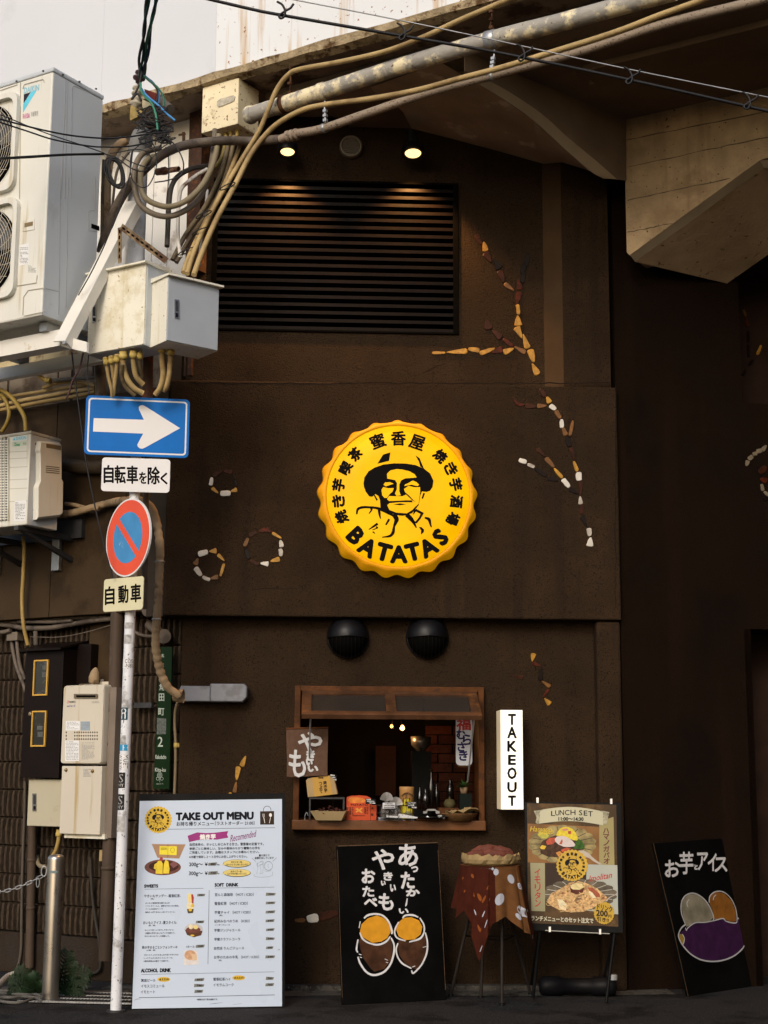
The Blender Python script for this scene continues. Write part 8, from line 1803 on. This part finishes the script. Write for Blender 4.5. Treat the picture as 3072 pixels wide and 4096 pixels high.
m = MB(); txt(m, 'POTATO', OB, Zq, 488, 470, 636, 486, .001, bold=.0008); txt(m, '大', OB, Zq, 665, 498, 688, 520, .001, bold=.0008); txt(m, '阪', OB, Zq, 664, 554, 686, 576, .001, bold=.0008)
vtxt(m, '密香屋製', OB, Zq, 482, 498, 566, 15, .001, bold=.0004); vtxt(m, 'やきいも', OB, Zq, 503, 498, 566, 15, .001, bold=.0004); vtxt(m, '手焼焼芋', OB, Zq, 612, 498, 560, 15, .001, bold=.0004); vtxt(m, 'さつまいも', OB, Zq, 632, 494, 562, 14, .001, bold=.0004); vtxt(m, '自然', OB, Zq, 458, 498, 530, 16, .001, bold=.0005)
txt(m, 'YAKIIMO POTATO', OB, Zq, 500, 568, 612, 578, .001, bold=.0004); t.part('lettering', m, INK); t.done()
# wire basket with bagged snacks
t = Thing('wire_basket', 'black wire basket in the middle of the sill holding clear snack bags', 'basket'); wb = FA.off(.0)
wa0_ = wb.L(*Zq(712, 560))[0]; wa1_ = wb.L(*Zq(1045, 560))[0]; wz = wb.L(*Zq(850, 486))[1]; m = MB()
for zz_ in (SZ + .008, (SZ + wz) / 2, wz): m.tube([FA.W(a, zz_, c) for a, c in ((wa0_, 0), (wa1_, 0), (wa1_, -.16), (wa0_, -.16), (wa0_, 0))], .0022, 5)
for i in range(10):
    a_ = wa0_ + (wa1_ - wa0_) * i / 9; m.tube([FA.W(a_, wz, 0), FA.W(a_, SZ + .006, 0), FA.W(a_, SZ + .006, -.16), FA.W(a_, wz, -.16)], .0015, 5)
t.part('wires', m, BCABLE).__setitem__('kind', 'stuff'); t.done()
BAG = mk('clear_film', (.35, .34, .33), .15, var=.3, scale=30, alpha=.32, spec=.8); rb = random.Random(15)
def bag(label, x, y, w, h, tuft):
    t = Thing('snack_bag', label, 'bag', 'clear snack bags in the wire basket'); c_ = FA.hit(*Zq(x, y), -.05); ww = w / 2.1829 / F * 10.2; m = MB()
    m.lathe(Vector((c_.x, c_.y, SZ + .012)), (0, 0, 1), [(.001, 0), (ww * .45, .004), (ww * .5, h * .35), (ww * .38, h * .7), (.012, h)], 14, smooth=False); t.part('film', m, BAG)
    m = MB(); m.lathe(Vector((c_.x, c_.y, SZ + .016)), (0, 0, 1), [(.001, 0), (ww * .38, .004), (ww * .42, h * .28), (ww * .28, h * .5), (.001, h * .55)], 12); t.part('contents', m, mk('brown_snack', (.05, .032, .025), .7, var=.4, scale=60))
    if tuft:
        m = MB(); q = Vector((c_.x, c_.y, SZ + .012 + h))
        for k in range(11):
            a = R(15 + 15 * k); p0 = q + FA.x * math.cos(a) * .045 * 1.0 + Vector((0, 0, math.sin(a) * .055 + .004)) + FA.n * rb.uniform(-.01, .02); d_ = FA.x * math.sin(a) * .008 + Vector((0, 0, -math.cos(a) * .008)); m.add([q, p0 - d_, p0 + d_ + FA.n * .006], [(0, 1, 2)])
        t.part('gathered_top', m, mk('film_glint', (.40, .38, .36), .2, alpha=.55, spec=.8))
    t.done()
bag('clear bag with a fanned gathered top in the wire basket', 800, 520, 120, .115, True); bag('squat clear bag of brown snacks beside the yellow tin', 985, 545, 90, .05, False); bag('clear bag tucked between the fanned bag and the tin', 880, 540, 100, .085, True)
# yellow tin
q = FA.hit(*Zq(975, 520), -.14); rt_ = 63 / 2.1829 / F * 10.3; ztin = FA.L(*Zq(975, 320), -.14)[1]; q = Vector((q.x, q.y, SZ))
t = Thing('snack_tin', 'tall tan tin with a yellow oval label at the back of the sill', 'tin')
m = MB(); m.lathe(q, (0, 0, 1), [(.001, 0), (rt_, 0), (rt_, ztin - SZ - .03), (rt_ * 1.02, ztin - SZ - .028), (rt_ * 1.02, ztin - SZ - .004), (rt_ * .98, ztin - SZ), (.001, ztin - SZ)], 28); t.part('tin', m, mk('tan_tin', (.38, .20, .07), .4, var=.1))
def cyl_pt(a, z_, dr=.001): return q + FA.x * math.sin(a) * (rt_ + dr) + FA.n * math.cos(a) * (rt_ + dr) + Vector((0, 0, z_))
hh_ = (ztin - SZ) * .66; m = MB(); vs = []; n = 14
for i in range(n + 1):
    a = -.85 + 1.7 * i / n; e_ = hh_ * (.98 - .38 * (a / .85) ** 2 * .8); vs += [cyl_pt(a, .01), cyl_pt(a, e_)]
m.add(vs, [(i * 2, i * 2 + 2, i * 2 + 3, i * 2 + 1) for i in range(n)], True); t.part('label', m, mk('bright_yellow_label', (.52, .44, .02), .5))
m = MB(); TPl = Pl(q + FA.n * rt_, FA.x)
vtxt(m, '三ツ焼芋', TPl, Zq, 972, 392, 500, 20, .003, bold=.0008); vtxt(m, '大阪中崎', TPl, Zq, 945, 418, 490, 11, .002, bold=.0004); vtxt(m, '焼き芋屋', TPl, Zq, 998, 418, 490, 11, .002, bold=.0004)
t.part('lettering', m, INK)
m = MB()
for k in range(9):
    a = R(-50 + 12.5 * k); s_ = MB(); gl_at(m, '焼芋蜜香屋三焼芋屋'[k], TPl, math.sin(a) * .045, (FA.L(*Zq(975, 425), -.14)[1] - SZ) * 0 + TPl.L(*Zq(975, 425))[1] + math.cos(a) * .045 - .01, .012, a, .003, .0003)
t.part('ring_lettering', m, INK); t.done()
# menu leaf in front, receipts
t = Thing('menu_leaf', 'printed menu leaf on a dark tray at the front of the sill', 'paper')
q0, q1, q2, q3 = (onsill(*Zq(x, y)) for x, y in ((720, 652), (1070, 652), (1050, 588), (708, 588)))
SLP = leanpl(FA.W(*FA.L(*Zq(710, 654), FC + .02), FC + .02), FA.W(*FA.L(*Zq(1070, 652), FC + .02), FC + .02), 38); SLP = Pl(Vector((SLP.o.x, SLP.o.y, SLP.o.z)), SLP.x, SLP.y)
m = MB(); m.uvprism(SLP, [(700,590),(715,650),(735,656),(1060,656),(1072,640),(1055,590)], -.008, 0, zm=Zq); t.part('tray', m, mk('dark_tray', (.03, .016, .010), .5))
m = MB(); m.uvprism(SLP, [(722,586),(1036,602),(1056,652),(738,650)], .0005, .0015, zm=Zq); o = t.part('sheet', m, mk('menu_leaf_white', (.46, .50, .60), .5))
m = MB(); textlines(m, SLP, Zq, 905, 612, 1035, 642, 5, .002, rn, h=.4); m.uvprism(SLP, ell(785, 598, 40, 4, 12), .0015, .002, zm=Zq); m.uvprism(SLP, ell(858, 626, 18, 5, 12), .0015, .002, zm=Zq); textlines(m, SLP, Zq, 745, 632, 840, 648, 2, .002, rn, h=.4); t.part('fine_print', m, INK, parent=o).__setitem__('kind', 'stuff'); t.done()
m = MB(); cpl = FA.off(.03); m.uvprism(cpl, [(800,572),(898,578),(898,592),(800,588)], -.05, 0, zm=Zq); m.uvprism(cpl, [(898,570),(912,556),(990,570),(1072,585),(1068,598),(1000,596),(905,590)], -.002, .002, zm=Zq); solo('paper_slip', 'white folded slip with handwriting lying before the wire basket', 'paper', m, mk('slip_white', (.55, .55, .55), .6, stain=(.25, .25, .25), sscale=70, sth=.6))
# black plate with silver clip and cards
pc_ = FA.hit(*Zq(1190, 600), -.05); q = Vector((pc_.x, pc_.y, SZ)); t = Thing('black_plate', 'round black plate holding silver clips and torn cards', 'plate')
m = MB(); m.lathe(q, (0, 0, 1), [(.001, 0), (.06, .0), (.115, .022), (.12, .026), (.112, .024), (.06, .005), (.001, .004)], 32); t.part('plate', m, mk('black_glaze', (.006, .006, .006), .25)); t.done()
m = MB(); bpl = FA.off(-.05); m.uvprism(bpl, [(1152,522),(1160,515),(1225,515),(1232,525),(1262,535),(1262,555),(1232,556),(1228,532),(1158,530),(1152,552),(1120,556),(1120,536),(1150,532)], -.03, 0, zm=Zq); solo('bulldog_clip', 'silver bulldog clip standing on the black plate', 'clip', m, mk('silver_clip', (.42, .42, .42), .3, metal=.6))
m = MB(); m.uvprism(FA.off(.0), [(1140,596),(1155,572),(1185,596)], -.01, 0, zm=Zq); solo('paper_scrap', 'pointed white paper scrap on the black plate', 'paper', m, LABEL)
card('small scribbled black card on the black plate', .03, 1240, 562, 1310, 596, CHK, [('よくばり', .1, .6), ('¥1,280', .2, .95)], WI, .1)
# kraft bowl with crumpled paper
kc = FA.hit(*Zq(1435, 590), -.08); q = Vector((kc.x, kc.y, SZ)); t = Thing('kraft_bowl', 'brown paper bowl with crumpled kraft paper at the far end of the sill', 'bowl')
m = MB(); m.lathe(q, (0, 0, 1), [(.001, 0), (.085, 0), (.118, .045), (.125, .05), (.114, .046), (.08, .006), (.001, .005)], 30); t.part('bowl', m, mk('woven_brown', (.22, .115, .045), .7, var=.35, scale=40, bump=1))
m = MB(); vs = []; n = 20; rk = random.Random(3)
for i in range(n):
    for j in range(7):
        r_ = .118 * j / 6; a = 2 * math.pi * i / n; vs.append(q + Vector((math.cos(a) * r_ + .02, math.sin(a) * r_, .045 + rk.uniform(-.008, .028) * (j > 0) + .02 * (math.cos(a) > .2) * (j > 2))))
m.add(vs, [(i * 7 + j, ((i + 1) % n) * 7 + j, ((i + 1) % n) * 7 + j + 1, i * 7 + j + 1) for i in range(n) for j in range(6)]); t.part('crumpled_paper', m, mk('crumpled_kraft', (.27, .19, .085), .75)); t.done()
# potted sprig and jar at the back
pc2 = FA.hit(*Zq(1475, 380), -.30); t = Thing('potted_sprig', 'small green sprig in a pale pot on a dark box inside the hatch', 'plant')
pq = Vector((pc2.x, pc2.y, pc2.z)); m = MB(); m.lathe(pq, (0, 0, 1), [(.001, 0), (.022, 0), (.028, .04), (.024, .042)], 16); t.part('pot', m, mk('pale_pot', (.25, .17, .10), .6))
m = MB(); rk2 = random.Random(6)
for k in range(26):
    a, e_ = rk2.uniform(0, 6.28), rk2.uniform(.1, 1.3); d_ = Vector((math.cos(a) * math.cos(e_), math.sin(a) * math.cos(e_), math.sin(e_))); L_ = rk2.uniform(.04, .085); s_ = d_.cross(Vector((0, 0, 1))).normalized() * .011; b_2 = pq + Vector((0, 0, .04)); m.add([b_2 + d_ * .012, b_2 + d_ * L_ * .5 + s_, b_2 + d_ * L_ - Vector((0, 0, .012)), b_2 + d_ * L_ * .5 - s_], [(0, 1, 2, 3)])
t.part('leaves', m, mk('sprig_green', (.03, .075, .02), .5, var=.3)).__setitem__('kind', 'stuff')
t.done(); m = MB(); m.box(FA, FA.L(*Zq(1432, 400), -.32)[0], FA.L(*Zq(1535, 400), -.32)[0], SZ, pc2.z, -.38, -.26); solo('dark_display_box', 'dark display box under the potted sprig', 'box', m, mk('smoked_box', (.010, .014, .012), .2, spec=.5))
fr2 = FA.hit(*Zq(1350, 470), -.26); m = MB(); m.lathe(Vector((fr2.x, fr2.y, fr2.z - .035)), (0, 0, 1), [(.001, 0), (.03, .008), (.042, .035), (.03, .062), (.006, .07), (.003, .085)], 18); solo('round_gourd', 'olive round gourd by the kraft bowl inside the hatch', 'gourd', m, mk('gourd_olive', (.07, .06, .025), .6, var=.3)); 
m = MB(); m.box(FA, FA.L(*Zq(1245, 500), -.30)[0], FA.L(*Zq(1420, 500), -.30)[0], SZ, FA.hit(*Zq(1350, 505), -.26).z, -.36, -.20); solo('low_wood_block', 'low wooden block behind the black plate', 'block', m, WOOD)
# dark bottles and coffee equipment inside
BOT = mk('dark_bottle_glass', (.008, .006, .005), .08, spec=.7)
for k, (x, y0, y1, r_, c_) in enumerate(((1190, 170, 520, 32, -.45), (1140, 330, 520, 36, -.40), (1235, 280, 510, 30, -.50), (1090, 310, 520, 26, -.55), (1355, 250, 440, 34, -.6))):
    b_2 = FA.hit(*Zq(x, y1), c_); tz = FA.hit(*Zq(x, y0), c_).z; rr6 = r_ / 2.1829 / F * 10.6; h_ = tz - b_2.z; t = Thing('bottle', ('tall dark bottle in the middle of the hatch interior', 'squat dark bottle beside the yellow tin', 'dark bottle before the red tiles', 'narrow dark bottle behind the yellow tin', 'pump bottle silhouetted against the red tiles')[k], 'bottle', 'dark bottles inside the hatch')
    m = MB(); m.lathe(Vector((b_2.x, b_2.y, b_2.z)), (0, 0, 1), [(.001, 0), (rr6, .0), (rr6, h_ * .6), (rr6 * .35, h_ * .76), (rr6 * .32, h_ * .93)], 18); t.part('glass', m, BOT); m = MB(); m.lathe(Vector((b_2.x, b_2.y, b_2.z)), (0, 0, 1), [(rr6 * .36, h_ * .93), (rr6 * .36, h_), (.001, h_)], 12); t.part('cap', m, BLACKM); t.done()
m = MB(); m.box(FA, FA.L(*Zq(700, 500), -.62)[0], FA.L(*Zq(1560, 500), -.62)[0], SZ - .3, SZ, -1.1, -.625); solo('back_counter', 'dark counter inside behind the sill', 'counter', m, mk('dark_counter', (.02, .012, .008), .4))
gq = FA.hit(*Zw(880, 900), -.8); t = Thing('coffee_grinder', 'steel-topped coffee grinder silhouetted inside the hatch', 'coffee grinder'); gz = FA.hit(*Zw(880, 1240), -.8).z
m = MB(); m.lathe(Vector((gq.x, gq.y, gq.z)), (0, 0, 1), [(.02, -.02), (.07, .03), (.075, .09), (.001, .095)], 20); t.part('hopper', m, mk('steel_dim', (.16, .14, .12), .3, metal=.7)); m = MB(); m.box(Pl(Vector((gq.x, gq.y, 0)), FA.x), -.07, .07, SZ, gq.z - .015, -.08, .08); t.part('body', m, BLACKM); t.done()
m = MB(); m.boxuv(FA, *Zw(608, 880), *Zw(728, 1180), -1.42, -1.40); solo('menu_sheet_stack', 'dim brown paper sheets pinned inside the hatch', 'paper', m, mk('dim_brown_paper', (.05, .022, .014), .8, var=.3))
# lit pendant bulbs inside
for k, (x, y, r_) in enumerate(((703, 762, .012), (768, 773, .018))):
    q = FA.hit(*Zw(x, y), -.75); t = Thing('pendant_bulb', ('smaller lit pendant bulb inside the hatch', 'brighter lit pendant bulb inside the hatch')[k], 'lamp', 'pendant bulbs inside the hatch')
    m = MB(); m.lathe(q - Vector((0, 0, r_)), (0, 0, 1), [(.001, 0), (r_ * .8, r_ * .5), (r_, r_), (r_ * .5, r_ * 2), (r_ * .3, r_ * 2.4)], 14); t.part('bulb', m, mk('filament_glow_%d' % k, (.9, .6, .3), .3, emit=(1, .42, .10), es=(2.5, 7)[k]))
    m = MB(); m.tube([q + Vector((0, 0, r_ * 1.2)), q + Vector((0, 0, .35))], .002, 5); m.lathe(q + Vector((0, 0, r_ * 1.2)), (0, 0, 1), [(r_ * .5, 0), (r_ * .6, .03), (.003, .04)], 12); t.part('cord', m, BCABLE); e_ = t.done()
    pl_ = bpy.data.lights.new('bulb_light', 'POINT'); pl_.energy = (.6, 1.5)[k]; pl_.color = (1, .50, .18); pl_.shadow_soft_size = .03; po = bpy.data.objects.new('bulb_light', pl_); C.objects.link(po); po.parent = e_; po.location = q - Vector((0, 0, .05)) - e_.location
